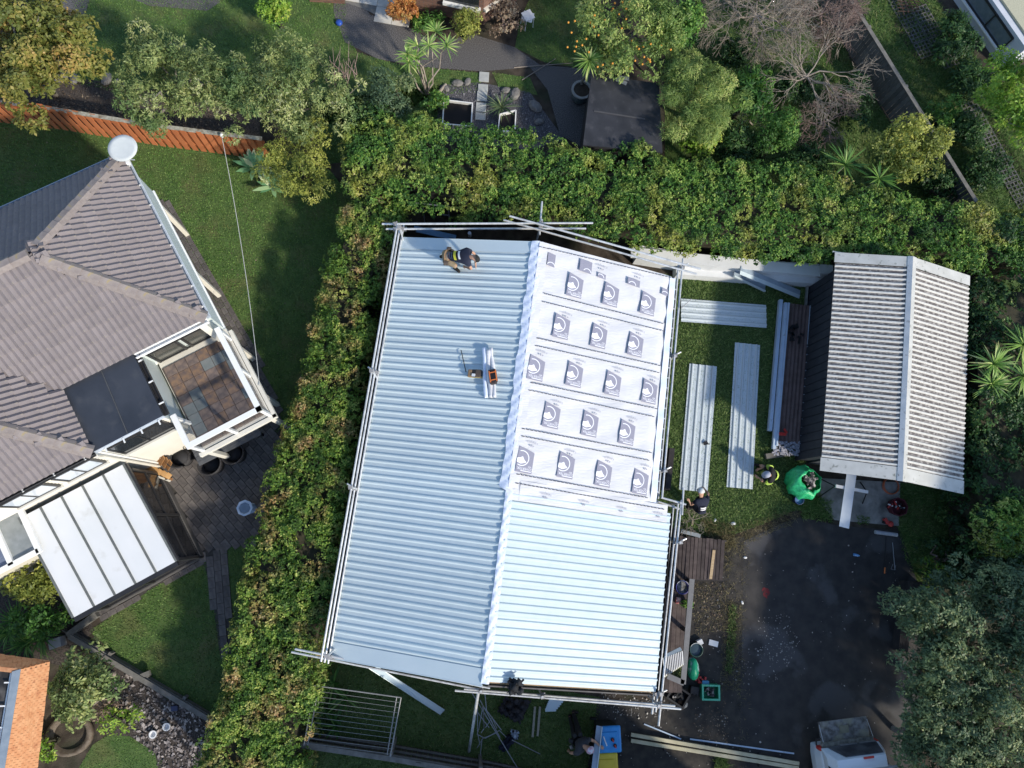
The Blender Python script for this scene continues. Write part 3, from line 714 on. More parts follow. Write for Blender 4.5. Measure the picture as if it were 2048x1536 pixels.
for px, py in ((1081,447),(790,448)): coupler(px,py,3.0); coupler(px,py+10,2.6)
for px, py in ((1365,535),(1350,712),(1330,942),(1361,1085),(1322,1388)):
    standard(px, py, 2.45); coupler(px, py, 2.34); coupler(px-9, py, 2.18)
    MB().tube(g(px-14,py+4,2.1), g(px+12,py-8,2.1), .022, n=8).build('bracket_arm', m_galv, SF)
for px, py in ((962,1383),(1085,1394),(1318,1412)): standard(px, py, 2.5); coupler(px,py,2.42); coupler(px,py-5,2.3)
standard(1362,1006,2.4); standard(1084,440,3.0)
# raking props
MB().tube(g(938,1503,0), g(957,1381,2.3), .04, n=10).build('raking_tube', m_galv, SF)
MB().tube(g(1383,598,2.6), g(1362,617,2.4), .012, n=6).build('tie_bar', m_coup, SF)
# ================================================================== two-storey tiled house on the left
m_tile = M('brown_grey_concrete_tile', (.185,.162,.165), (.225,.198,.20), scale=2.2, rough=.85, bump=.1, bscale=80, rand=.07, c3=(.25,.22,.18), s3=8, t3=(.64,.76))
m_cap = M('ridge_cap_tile', (.21,.178,.168), (.265,.23,.215), scale=6, rough=.85, rand=.07, c3=(.30,.24,.13), s3=7, t3=(.6,.75))
m_lwall = M('cream_weatherboard', (.66,.63,.55), (.70,.67,.59), scale=2, rough=.65)
m_pale = M('pale_green_grey_cladding', (.50,.56,.56), (.55,.61,.6), scale=2, rough=.6)
m_white = M('white_paint', (.78,.78,.76), (.82,.82,.8), scale=4, rough=.5)
m_memb = M('dark_roof_membrane', (.030,.036,.048), (.048,.055,.07), scale=1.3, rough=.45, c3=(.07,.075,.085), s3=2.5, t3=(.55,.8))
m_alu = M('dark_window_frame', (.03,.03,.032), rough=.4)
m_glass = GLASS('window_glass')
m_gutter = M('grey_gutter', (.42,.47,.53), (.5,.54,.6), rough=.4)
LB = g(412,635,4.1); E_ = Vector((.485,-.875,0)).normalized(); P_ = Vector((E_.y, -E_.x, 0))
def lq(i, j, z): return Vector((LB.x, LB.y, 0))+P_*i+E_*j+UP*z
TP = .694; EZ = 4.1
LH = thing('tiled_house', 'two-storey house with brown-grey tiled hip roof and slate balcony at the left', 'house', lq(4,0,0))
ROOF = MB(); 
P1 = lq(2.445,-2.445,EZ+TP*2.445); A_ = lq(0,-4.89,EZ); B_ = lq(0,0,EZ); V_ = lq(3.70,0,EZ); D_ = lq(3.70,1.74,EZ)
VT = lq(3.70+2.445,-2.445,EZ+TP*2.445); HT = lq(6.3,-.86,EZ+TP*2.6)
faces = [([A_,B_,P1], A_, E_, P_), ([B_,V_,VT,P1], B_, P_, -E_), ([A_,lq(9,-4.89,EZ),lq(9,-2.445,EZ+TP*2.445),P1], A_, P_, E_),
         ([D_,V_,VT,HT], V_, E_, P_), ([D_,lq(9.2,1.74,EZ),lq(9.2,-.86,EZ+TP*2.6),HT], D_, P_, -E_)]
for poly, *_ in faces: ROOF.slab([p-UP*.02 for p in poly], .08)
roof = ROOF.build('roof', m_tile, LH)
def tile_mesh(w=.30, L=.36):
    mb = MB(); xs = np.linspace(0, w, 9); pr = [.044*max(0, math.sin(x/w*4*math.pi-.5*math.pi)*.5+.5) for x in xs]
    vs = [(x, 0, z+.030) for x, z in zip(xs, pr)]+[(x, L, z*.9+.002) for x, z in zip(xs, pr)]+[(x, 0, -.005) for x in xs]
    n = len(xs)
    fs = [(i, i+1, n+i+1, n+i) for i in range(n-1)]+[(2*n+i, 2*n+i+1, i+1, i) for i in range(n-1)]
    return mb.add(vs, fs)
TM = tile_mesh(); tme = mesh_of(TM, m_tile)
tl = []
for poly, o, ea, inn in faces:
    us = (inn+UP*TP).normalized(); n = ea.cross(us); x = ea
    if n.z < 0: n = -n; x = -ea
    P2 = np.array([((p-o).dot(ea), (p-o).dot(us)) for p in poly]); hi = P2.max(0); lo = P2.min(0)
    for r in range(int(hi[1]/.32)+1):
        for c in range(int(lo[0]/.30)-1, int(hi[0]/.30)+2):
            cx, cy = (c+.5)*.30, (r+.5)*.32
            if not inpoly(np.array([[cx, cy]]), P2)[0]: continue
            q = o+ea*cx+us*(cy-.16)-x*.15+n*.012
            tl.append((q, x, us, n))
def vis(t):
    c = RCW.transposed() @ (t[0]-EYE); px, py = 1024+F_PX*c.x/-c.z, 768-F_PX*c.y/-c.z
    return (px > -25)*1000 + px*.1
tl = [t for t in tl if vis(t) > 500]; tl.sort(key=vis, reverse=True)
for q, x, y, n in tl[:300]: inst('roof_tile', tme, frame(q, x, y, n), roof)
mb = MB()
for q, x, y, n in tl[300:]:
    mb.add([q+x*v[0]+y*v[1]+n*v[2] for v in TM.v], TM.f)
if mb.v: stuff(mb.build('roof_tile_courses', m_tile, roof))
# ridge and hip caps, one by one
def caps(a, b, w=.16, L=.4):
    d = (b-a); n = max(1, int((d.length-.05)/L)); d.normalize(); y = UP.cross(d).normalized(); z = d.cross(y)
    cm = MB(); cm.add([(0,-w,-.045),(0,-w*.45,.05),(0,w*.45,.05),(0,w,-.045),(L*1.04,-w*.95,-.06),(L*1.04,-w*.42,.035),(L*1.04,w*.42,.035),(L*1.04,w*.95,-.06)], [(0,4,5,1),(1,5,6,2),(2,6,7,3),(0,1,2,3)])
    me = mesh_of(cm, m_cap)
    for k in range(n): inst('ridge_tile', me, frame(a+d*(k*L)+z*.06, d, y, z), roof)
caps(A_, P1); caps(B_, P1); caps(P1, lq(7.6,-2.445,EZ+TP*2.445)); caps(D_, HT)
# gutters
def gut(a, b, mat=m_gutter, o=None):
    mb = MB(); s = (b-a).normalized().cross(UP)*(1 if o is None else o)
    mb.bar(a+s*.02-UP*.06, b+s*.02-UP*.06, .015, .12); mb.bar(a+s*.07-UP*.11, b+s*.07-UP*.11, .11, .012); mb.bar(a+s*.12-UP*.06, b+s*.12-UP*.06, .014, .1)
    mb.build('gutter', mat, LH)
gut(A_, B_, o=-.6); gut(lq(9,-4.89,EZ), A_, o=-1); gut(B_, lq(1.9,0,EZ), o=-1, mat=m_white); gut(D_, lq(9,1.74,EZ), o=-.5, mat=m_alu)
for k in range(8):
    MB().box(lerp(A_, B_, (k+.5)/8)-P_*.04-UP*.03, (.03,.09,.03), ax=(E_,P_,UP)).build('gutter_clip', m_white, LH)
for k in range(7): MB().box(lerp(D_, lq(9,1.74,EZ), (k+.3)/7)+E_*.04-UP*.03, (.03,.08,.03), ax=(P_,E_,UP)).build('gutter_clip', m_white, LH)
# walls: overhanging upper floor, recessed ground floor
def wbox(name, i0, i1, j0, j1, z0, z1, mat): return MB().hexa([lq(i0,j0,z0),lq(i1,j0,z0),lq(i1,j1,z0),lq(i0,j1,z0)][::-1], [lq(i0,j0,z1),lq(i1,j0,z1),lq(i1,j1,z1),lq(i0,j1,z1)][::-1], ).build(name, mat, LH)
wbox('upper_wall', .03, 9, -4.75, -.25, 2.35, 4.04, m_pale)
wbox('floor_edge', -.01, 9, -4.79, -.2, 2.28, 2.348, m_white)
wbox('ground_wall', 1.2, 9, -4.4, -.3, 0, 2.3, m_hwall)
wbox('wall', 2.02, 3.75, -.25, 1.66, 0, 3.86, m_pale)
wbox('wall', 3.75, 9.2, -.25, 1.68, 0, 4.0, m_lwall)
# weatherboard laps on the lower front walls
for i0, i1, jj in ((2.02,3.64,1.665),(3.80,9.2,1.685)):
    for k in range(26):
        z = .08+k*.15
        if z > 3.85: break
        MB().add([lq(i0,jj+.028,z), lq(i1,jj+.028,z), lq(i1,jj+.004,z+.15), lq(i0,jj+.004,z+.15), lq(i0,jj,z), lq(i1,jj,z)], [(0,1,2,3),(4,5,1,0)]).build('weatherboard', m_lwall, LH)
# flat membrane roof
mb = MB(); mb.slab([lq(1.93,-.03,4.02),lq(3.72,-.03,4.06),lq(3.72,1.73,4.03),lq(1.95,1.70,4.0)], .12)
mr = mb.build('flat_roof', m_memb, LH)
MB().bar(lq(2.75,0,4.048), lq(2.85,1.7,4.025), .02, .006).build('seam', M('membrane_seam',(.08,.085,.09)), mr)
gut(lq(1.93,0,4.03), lq(1.95,1.70,4.0), mat=m_alu, o=-1); gut(lq(1.95,1.72,4.0), lq(3.70,1.74,4.03), mat=m_gutter, o=.6)
for k in range(3): MB().box(lq(1.86,.2+.6*k,4.0), (.12,.03,.03), ax=(P_,E_,UP)).build('gutter_clip', m_white, LH)
for k in range(4): MB().box(lq(2.1+.45*k,1.8,3.99), (.03,.12,.03), ax=(P_,E_,UP)).build('gutter_clip', m_white, LH)
# windows
def window(i0, i1, j, z0, z1, mull, pane_mat=m_glass, fm=m_alu):
    mb = MB(); f = .05
    for a, b in ((i0,i0+f),(i1-f,i1)): mb.hexa([lq(a,j-.02,z0),lq(b,j-.02,z0),lq(b,j+.05,z0),lq(a,j+.05,z0)][::-1], [lq(a,j-.02,z1),lq(b,j-.02,z1),lq(b,j+.05,z1),lq(a,j+.05,z1)][::-1])
    for a, b in ((z0,z0+f),(z1-f,z1)): mb.hexa([lq(i0+f,j-.02,a),lq(i1-f,j-.02,a),lq(i1-f,j+.045,a),lq(i0+f,j+.045,a)][::-1], [lq(i0+f,j-.02,b),lq(i1-f,j-.02,b),lq(i1-f,j+.045,b),lq(i0+f,j+.045,b)][::-1])
    w_ = mb.build('window', fm, LH)
    n = len(mull)+1; xs = [i0+f]+[i0+(i1-i0)*m for m in mull]+[i1-f]
    for a, b in zip(xs[:-1], xs[1:]):
        MB().quad([lq(a+.012,j+.035,z0+f),lq(b-.012,j+.035,z0+f),lq(b-.012,j+.035,z1-f),lq(a+.012,j+.035,z1-f)]).build('pane', pane_mat, w_)
    for m in mull: MB().bar(lq(i0+(i1-i0)*m,j+.04,z0+f), lq(i0+(i1-i0)*m,j+.04,z1-f), .03, .03, up=E_).build('mullion', fm, w_)
    MB().bar(lq(i0-.04,j+.06,z0-.02), lq(i1+.04,j+.06,z0-.02), .07, .04).build('sill', m_lwall, w_)
m_glassb = M('pale_reflection_glass', (.45,.50,.56), (.55,.58,.62), scale=1.2, rough=.12, spec=.8)  # light reflected in these two windows is painted in as a pale pane colour
window(2.10, 3.55, 1.70, 2.75, 3.75, [.5]); window(3.95, 4.95, 1.72, 2.95, 3.75, [.5], m_glassb); window(5.15, 6.25, 1.72, 2.95, 3.75, [.5], m_glassb)
# glazed doors onto the balcony
dr = MB()
for i in (.30,.95,1.12,1.86): dr.bar(lq(i,-.17,2.42), lq(i,-.17,3.95), .06, .05, up=E_)
for z in (2.46,3.25,3.92): dr.bar(lq(.3,-.165,z), lq(1.86,-.165,z), .04, .05)
door = dr.build('balcony_door', m_alu, LH)
for a, b in ((.34,.92),(1.15,1.83)): MB().quad([lq(a,-.18,2.48),lq(b,-.18,2.48),lq(b,-.18,3.9),lq(a,-.18,3.9)]).build('pane', M('tinted_glass',(.05,.055,.05),(.10,.10,.09),scale=2,rough=.08,spec=.7), door)
wbox('door_jamb', .12, .30, -.28, .06, 2.4, 4.0, m_lwall)
wbox('downpipe_wall', 3.66, 3.78, 1.6, 1.715, 0, 4.0, m_white)
MB().path([lq(3.72,1.84,3.95), lq(3.74,1.78,3.6), lq(3.74,1.78,.1)], .04, n=8).build('downpipe', m_lwall, LH)
# balcony
wbox('balcony_slab', -.02, 1.95, -.22, 2.50, 2.2, 2.37, m_lwall)
m_slate = M('slate_tile', (.11,.09,.09), (.21,.16,.135), scale=6, rough=.6, bump=.2, bscale=30, rand=.12)
m_slate2 = M('rust_slate_tile', (.25,.16,.10), (.13,.10,.095), scale=6, rough=.6, bump=.2, bscale=30, rand=.15)
m_slate3 = M('blue_green_slate_tile', (.15,.175,.18), (.19,.205,.205), scale=4, rough=.6, bump=.2, bscale=30, rand=.08)
bf = MB().hexa([lq(.05,0,2.371),lq(1.93,0,2.371),lq(1.93,2.42,2.371),lq(.05,2.42,2.371)][::-1],[lq(.05,0,2.385),lq(1.93,0,2.385),lq(1.93,2.42,2.385),lq(.05,2.42,2.385)][::-1]).build('balcony_floor', M('slate_grout',(.10,.085,.075)), LH)
tms = [mesh_of(MB().box((0,0,0), (.291,.291,.02)), m) for m in (m_slate, m_slate2, m_slate3)]
for i in range(6):
    for j in range(8):
        k = int(rng.choice([0,0,1,1,1,2])) 
        k = 1 if (i, j) in ((1,0),(4,1),(3,1),(5,2)) else k
        k = 2 if (i, j) in ((2,1),(1,1),(5,5),(5,4),(5,6)) else k
        inst('slate_tile', tms[k], frame(lq(.215+i*.305,.16+j*.30,2.395), P_, E_, UP), bf)
for a, b, c, d in ((-.06,.12,2.50,1.0),):
    pass
br = MB()
def railbar(a, b, w, h): br.bar(a, b, w, h)
railbar(lq(0,.1,3.45), lq(0,2.58,3.45), .14, .06); railbar(lq(-.07,2.51,3.45), lq(1.95,2.51,3.45), .14, .06); railbar(lq(1.90,2.44,3.45), lq(1.90,1.62,3.45), .14, .06)
top = br.build('balustrade_rail', m_white, LH)
br = MB(); railbar(lq(-.09,-.1,2.32), lq(-.09,2.62,2.32), .1, .16); railbar(lq(-.14,2.58,2.32), lq(2.05,2.58,2.32), .1, .16); br.build('balcony_edge_beam', m_lwall, LH)
for (i, j) in ((0,.15),(0,1.3),(0,2.51),(.95,2.51),(1.90,2.51),(1.90,1.7)):
    MB().box(lq(i,j,2.92), (.08,.08,1.0), ax=(P_,E_,UP)).build('balustrade_post', m_white, LH)
for a, b in (((0,.2),(0,1.25)),((0,1.35),(0,2.45)),((.06,2.51),(.9,2.51)),((1.0,2.51),(1.85,2.51)),((1.90,2.45),(1.90,1.75))):
    MB().bar(lq(*a,2.92), lq(*b,2.92), .012, .82).build('balustrade_pane', M('smoked_glass',(.10,.10,.10),(.12,.12,.12),rough=.1,spec=.7,clear=.75), LH)
for i, j in ((.1,-4.46),(.1,-2.2),(.07,.1),(.06,1.72),(.06,2.5),(1.9,2.5)):
    MB().box(lq(i,j,1.15), (.12,.12,2.3), ax=(P_,E_,UP)).build('post', m_lwall, LH)
# satellite dish on its corner
DS = thing('satellite_dish', 'round white satellite dish standing on the tip of the tiled roof', 'satellite dish', lq(-.10,-4.72,4.1))
n_ = Vector((.1,-.12,.97)).normalized(); x_ = n_.orthogonal().normalized(); y_ = n_.cross(x_)
c_ = g(245,296,4.75); mb = MB(); vs = []; 
for k, r in enumerate((0.03,.14,.26,.355)):
    for i in range(28):
        t = 2*math.pi*i/28; vs.append(c_+x_*(r*math.cos(t))+y_*(r*.92*math.sin(t))+n_*(.12*r*r-.03))
mb.add(vs, [(k*28+i, k*28+(i+1)%28, (k+1)*28+(i+1)%28, (k+1)*28+i) for k in range(3) for i in range(28)]+[tuple(range(28))[::-1]])
db = mb.build('dish', M('dish_white',(.47,.50,.50),(.52,.55,.55),rough=.85), DS, smooth=True)
so = db.modifiers.new('thickness','SOLIDIFY'); so.thickness = .015
MB().path([lq(-.1,-4.72,4.1), lq(-.15,-4.78,4.4), c_-n_*.04], .025, n=8).build('mast', m_galv, DS)
pb = g(252,318,4.6); MB().path([c_-y_*.4, pb], .014).build('feed_arm', m_galv, DS)
MB().box(pb+Vector((.05,-.06,0)), (.09,.16,.08), rz=.3).build('receiver', m_white, DS)
# overhead cable
mb = MB(); a, b = g(443,270,1.3), g(519,772,2.45); pts = [lerp(a, b, t)-UP*(.35*4*t*(1-t)) for t in np.linspace(0,1,17)]
CB = thing('overhead_cable', 'thin white cable stretched from the orange fence to the balcony corner', 'cable', a)
mb.path(pts, .009, n=5).build('wire', M('cable_white',(.6,.6,.58)), CB)
MB().lathe(a-UP*.08, [(.05,0),(.06,.05),(.05,.1),(.02,.13)], n=10).build('insulator', m_white, CB)
# conservatory lean-to
CN = thing('conservatory', 'white panelled lean-to roof with dark bars over a glazed room', 'conservatory', lq(5.2,3.3,0))
i0, i1, j0, j1, zt, zb = 3.80, 6.58, 1.86, 4.70, 2.45, 2.1
m_panel = M('white_roof_panel', (.60,.62,.63), (.66,.67,.68), scale=.8, rough=.5, c3=(.47,.47,.44), s3=2.2, t3=(.6,.85))
nb = 5
for k in range(nb):
    a, b = i0+(i1-i0)*k/nb+.02, i0+(i1-i0)*(k+1)/nb-.02
    MB().slab([lq(a,j0,zt),lq(b,j0,zt),lq(b,j1,zb),lq(a,j1,zb)], .03).build('roof_panel', m_panel, CN)
for k in range(nb+1):
    a = i0+(i1-i0)*k/nb; MB().bar(lq(a,j0,zt+.012), lq(a,j1,zb+.012), .05, .04).build('glazing_bar', M('grey_bar',(.10,.11,.11),(.14,.15,.14),rough=.5), CN)
MB().bar(lq(i0,j1+.06,zb-.05), lq(i1,j1+.06,zb-.05), .12, .1).build('gutter', m_alu, CN)
MB().bar(lq(i0-.04,j0,zt-.05), lq(i0-.04,j1,zb-.05), .06, .1).build('gutter', m_alu, CN)
m_cg = M('dark_room_glass', (.012,.013,.015), (.02,.02,.022), rough=.08, spec=.7)
for jj in (j0+.1, j0+1.45, j1-.06): MB().box(lq(i0+.05,jj,1.0), (.07,.07,2.0), ax=(P_,E_,UP)).build('frame_post', m_alu, CN)
for ii in (i0+.05, i0+1.4, i1-.05): MB().box(lq(ii,j1-.05,1.0), (.07,.07,2.0), ax=(P_,E_,UP)).build('frame_post', m_alu, CN)
for z in (.35, 1.2): MB().bar(lq(i0+.05,j0+.1,z), lq(i0+.05,j1-.05,z), .05, .05).build('frame_rail', m_alu, CN); MB().bar(lq(i0+.05,j1-.05,z), lq(i1,j1-.05,z), .05, .05).build('frame_rail', m_alu, CN)
MB().bar(lq(i0+.05,j0+.1,.15), lq(i0+.05,j1-.05,.15), .10, .3).build('sill_wall', m_hwall, CN); MB().bar(lq(i0+.05,j1-.05,.15), lq(i1,j1-.05,.15), .1, .3).build('sill_wall', m_hwall, CN)
for a, b in ((j0+.15,j0+1.4),(j0+1.5,j1-.1)): MB().bar(lq(i0+.06,a,1.15), lq(i0+.06,b,1.15), .012, 1.6).build('pane', m_cg, CN)
for a, b in ((i0+.1,i0+1.35),(i0+1.45,i1-.1)): MB().bar(lq(a,j1-.06,1.15), lq(b,j1-.06,1.15), .012, 1.6).build('pane', m_cg, CN)
MB().bar(lq(i1,j0,1.0), lq(i1,j1,1.0), .05, 1.95).build('side_wall', m_hwall, CN)
# bay of the house at the far left
BY = thing('bay_window', 'white framed bay window of the tiled house at the left edge', 'bay window', lq(7.2,2.3,0))
MB().hexa([lq(6.62,1.55,0),lq(9,1.55,0),lq(9,2.7,0),lq(6.62,2.7,0)][::-1],[lq(6.62,1.55,2.25),lq(9,1.55,2.25),lq(9,2.7,2.25),lq(6.62,2.7,2.25)][::-1]).build('wall', m_lwall, BY)
mb = MB()
for a, b in (((6.45,1.55),(6.45,2.9)),((6.45,2.85),(9,2.85)),((7.15,1.6),(7.15,2.85))): mb.bar(lq(*a,2.5), lq(*b,2.5), .13, .09)
mb.build('frame', m_white, BY)
MB().slab([lq(6.5,1.55,2.46),lq(7.1,1.55,2.46),lq(7.1,2.8,2.46),lq(6.5,2.8,2.46)], .02).build('roof_pane', M('grey_roof_glass',(.22,.24,.24),(.28,.30,.3),rough=.15,spec=.7), BY)
MB().slab([lq(7.2,1.55,2.46),lq(9,1.55,2.46),lq(9,2.8,2.46),lq(7.2,2.8,2.46)], .02).build('roof_pane', M('blue_roof_glass',(.14,.17,.25),(.2,.23,.3),rough=.15,spec=.7), BY)

# ================================================================== orange tiled house, bottom left corner
m_or = M('orange_clay_tile', (.50,.22,.10), (.58,.30,.15), scale=7, rough=.8, rand=0, c3=(.34,.13,.06), s3=5, t3=(.58,.75))
OH = thing('orange_roofed_house', 'building with orange shingle mansard roof in the bottom left corner', 'house', g(20,1450,0))
q1, q2, q3, q4 = g(98,1323,2.4), g(72,1545,2.4), g(6,1560,3.3), g(42,1338,3.3)
t1, t2 = g(-80,1300,2.4), g(-80,1325,3.3)
mb = MB(); mb.slab([q1,q2,q3,q4], .1); mb.slab([q1,q4,t2,t1], .1); rfo = mb.build('roof', m_or, OH)
sh = MB()
def shingles(a, b, c, d, rows, cols):   # a,b lower edge; d,c upper edge
    n = (b-a).cross(d-a).normalized(); n = n if n.z > 0 else -n
    for r in range(rows):
        for k in range(cols):
            u0, u1 = (k+.03+.5*(r%2)*1)/cols, (k+.97+.5*(r%2)*1)/cols
            if u1 > 1: continue
            v0, v1 = r/rows, (r+1.05)/rows; P = lambda u, v: lerp(lerp(a,b,u), lerp(d,c,u), v)
            lf = .022+.014*rng.random()
            sh.add([P(u0,v0)+n*lf, P(u1,v0)+n*lf, P(u1,v1)+n*.004, P(u0,v1)+n*.004, P(u0,v0), P(u1,v0)], [(0,1,2,3),(4,5,1,0)])
shingles(q1,q2,q3,q4,11,22); shingles(t1,q1,q4,t2,9,16)
stuff(sh.build('shingles', m_or, rfo))
MB().hexa([g(-80,1330,0),g(80,1345,0),g(60,1570,0),g(-80,1570,0)][::-1],[g(-80,1330,2.3),g(80,1345,2.3),g(60,1570,2.3),g(-80,1570,2.3)][::-1]).build('wall', m_lwall, OH)
MB().slab([q4+UP*.02,q3+UP*.02,g(-10,1560,3.3)+UP*.02,g(25,1343,3.3)+UP*.02], .06).build('box_gutter', M('zinc_gutter',(.22,.27,.32),(.28,.33,.38),rough=.5), OH)
MB().slab([g(26,1344,3.2),g(-10,1560,3.2),g(-120,1560,3.2),g(-120,1335,3.2)], .05).build('flat_roof', M('dark_flat_roof',(.02,.02,.022),(.14,.13,.12),scale=2.5,rough=.8,thr=(.45,.7)), OH)
MB().bar(g(22,1346,3.24), g(-14,1560,3.24), .03, .02).build('trim', m_white, OH)
for px, py in ((16,1365),(5,1412),(0,1455)): MB().box(g(px,py,3.26), (.16,.03,.03)).build('bracket', m_white, OH)
# ================================================================== garage with mossy ribbed roof
GO = g(1672,507,2.2); GU = Vector((-.1665,-.986,0)).normalized(); GV = Vector((-GU.y, GU.x, 0))
GL, GR, GW, GZ, GT = 6.45, 1.97, 4.06, 2.2, 2.75
def gs(a, b, z=None, dz=0):
    if z is None: z = GZ+(GT-GZ)*(b/GR if b <= GR else (GW-b)/(GW-GR))+dz
    return Vector((GO.x, GO.y, 0))+GU*a+GV*b+UP*z
GA = thing('garage', 'dark walled garage with lichen-stained white ribbed roof beside the back lawn', 'garage', gs(GL/2,GR,0))
m_grim = M('lichen_stained_pan', (.13,.115,.11), (.36,.34,.32), scale=9, rough=.85, thr=(.42,.66), c3=(.045,.045,.045), s3=14, t3=(.62,.7), stretch=(1,1,1), detail=8)
m_crown = M('weathered_white_rib', (.58,.565,.52), (.68,.665,.62), scale=12, rough=.7, c3=(.12,.12,.11), s3=17, t3=(.66,.76), detail=8)
m_gwall = M('dark_navy_cladding', (.022,.026,.034), (.032,.036,.045), scale=3, rough=.7)
m_fl = M('weathered_white_flashing', (.48,.475,.44), (.56,.555,.52), scale=3, rough=.6, c3=(.16,.17,.14), s3=8, t3=(.6,.76))
MB().hexa([gs(.3,.25,0),gs(GL-.5,.25,0),gs(GL-.5,GW-.25,0),gs(.3,GW-.25,0)], [gs(.3,.25,GZ),gs(GL-.5,.25,GZ),gs(GL-.5,GW-.25,GZ),gs(.3,GW-.25,GZ)]).build('wall', m_gwall, GA)
for k in range(22):
    MB().box(gs(.42+k*.26,.235,1.05), (.235,.02,2.05), ax=(GU,GV,UP)).build('cladding_board', m_gwall, GA)
MB().bar(gs(.2,.15,.12), gs(3.2,.15,.12), .04, .14).build('base_board', M('weathered_grey_board',(.2,.2,.19),(.3,.3,.28),scale=8), GA)
for a in (.3, GL-.5): MB().slab([gs(a,.25,GZ),gs(a,GR,GT-.06),gs(a,GW-.25,GZ)], .04, n=GU).build('gable_wall', m_gwall, GA)
dm = MB()
MB().box(gs(GL-.48,GR,1.0), (.05,2.6,2.0), ax=(GU,GV,UP)).build('garage_door', M('garage_door_grey',(.10,.10,.11)), GA)
def gsheet(Ln, n=5, sp=.145):
    mb = MB()
    for k in range(n):
        a = k*sp
        for (x0,z0,x1,z1,m) in ((a,0,a+.065,0,0),(a+.065,0,a+.08,.032,1),(a+.08,.032,a+.115,.032,1),(a+.115,.032,a+.13,0,1),(a+.13,0,a+.147,0,0)):
            mb.add([(x0,0,z0),(x1,0,z1),(x1,Ln,z1),(x0,Ln,z0)], [(0,1,2,3)], m)
    return mb
sl = math.hypot(GR, GT-GZ); vGL = (GV*GR+UP*(GT-GZ)).normalized(); vGR = (GV*(GW-GR)-UP*(GT-GZ)).normalized()
GML = mesh_of(gsheet(sl-.05), [m_grim, m_crown]); GMR = mesh_of(gsheet(math.hypot(GW-GR,GT-GZ)-.03), [m_grim, m_crown])
for k in range(8):
    a = .30+k*.728
    inst('roof_sheet', GML, frame(gs(a,-.02,dz=.02), GU, vGL, GU.cross(vGL)*(1 if GU.cross(vGL).z > 0 else -1)), GA)
    inst('roof_sheet', GMR, frame(gs(a,GR+.05,dz=.02), GU, vGR, GU.cross(vGR)*(1 if GU.cross(vGR).z > 0 else -1)), GA)
def gslab(name, pts, mat=m_fl): MB().slab(pts, .012).build(name, mat, GA)
for a0, a1 in ((-.02,.29),(GL-.32,GL+.05)):
    gslab('barge_flashing', [gs(a0,-.05,dz=.05),gs(a1,-.05,dz=.05),gs(a1,GR-.1,dz=.05),gs(a0,GR-.1,dz=.05)])
    gslab('barge_flashing', [gs(a0,GR+.1,dz=.05),gs(a1,GR+.1,dz=.05),gs(a1,GW+.04,dz=.05),gs(a0,GW+.04,dz=.05)])
gslab('ridge_cap', [gs(-.03,GR-.13,dz=.062),gs(GL+.06,GR-.13,dz=.062),gs(GL+.06,GR,GT+.07),gs(-.03,GR,GT+.07)], M('bluish_ridge_cap',(.32,.37,.42),(.40,.44,.48),scale=4,rough=.5,c3=(.14,.15,.16),s3=9,t3=(.6,.74)))
gslab('ridge_cap', [gs(-.03,GR,GT+.07),gs(GL+.06,GR,GT+.07),gs(GL+.06,GR+.13,dz=.062),gs(-.03,GR+.13,dz=.062)])
MB().bar(gs(-.05,-.1,GZ-.02), gs(-.02,GR*.2,GZ+.06), .03, .05).build('barge_end', m_fl, GA)

# ================================================================== fences
m_of = M('orange_stained_board', (.46,.145,.055), (.54,.19,.075), scale=5, rough=.8, rand=.13, stretch=(1,1,.3))
m_lich = M('lichened_capping', (.28,.27,.22), (.42,.41,.36), scale=14, rough=.9, c3=(.16,.12,.08), s3=6)
OF = thing('orange_fence', 'orange stained board fence along the top of the left lawn', 'fence', g(250,275,0))
BL = [(-90,232),(42,247),(127,257),(216,272),(333,291),(467,308),(545,317)]
bm_ = mesh_of(MB().box((0,0,.58), (.165,.022,1.16)), m_of)
def along(pts, step):
    P = [g(*p) for p in pts]; acc = 0; out = []
    for a, b in zip(P[:-1], P[1:]):
        L = (b-a).length; d = (b-a)/L; s = acc
        while s < L: out.append((a+d*s, d)); s += step
        acc = s-L
    return out
for k, (p, d) in enumerate(along(BL, .128)):
    y = UP.cross(d); off = .05 if k % 2 else -.03
    h = 1.0+.025*rng.normal(); h *= 1.06 if p.x < -11.7 else 1.0
    inst('board', bm_, frame(p-y*off+UP*.03, d, y, UP*h), OF)
for z in (.3,.95):
    P = [g(*p) for p in BL]
    for a, b in zip(P[:-1], P[1:]): MB().bar(a+UP*z+Vector((0,.03,0)), b+UP*z+Vector((0,.03,0)), .05, .09).build('rail', m_of, OF)
P = [g(*p) for p in BL]
for k, (a, b) in enumerate(zip(P[:-1], P[1:])):
    MB().bar(a+UP*(1.235 if k == 0 else 1.21), b+UP*(1.235 if k == 0 else 1.21), .12, .03).build('capping', m_of if k == 0 else m_lich, OF)
m_gf = M('weathered_grey_paling', (.115,.115,.115), (.17,.165,.16), scale=6, rough=.9, rand=.25, stretch=(1,1,.3))
m_gp = M('weathered_grey_post', (.13,.125,.112), (.19,.18,.165), scale=6, rough=.9)
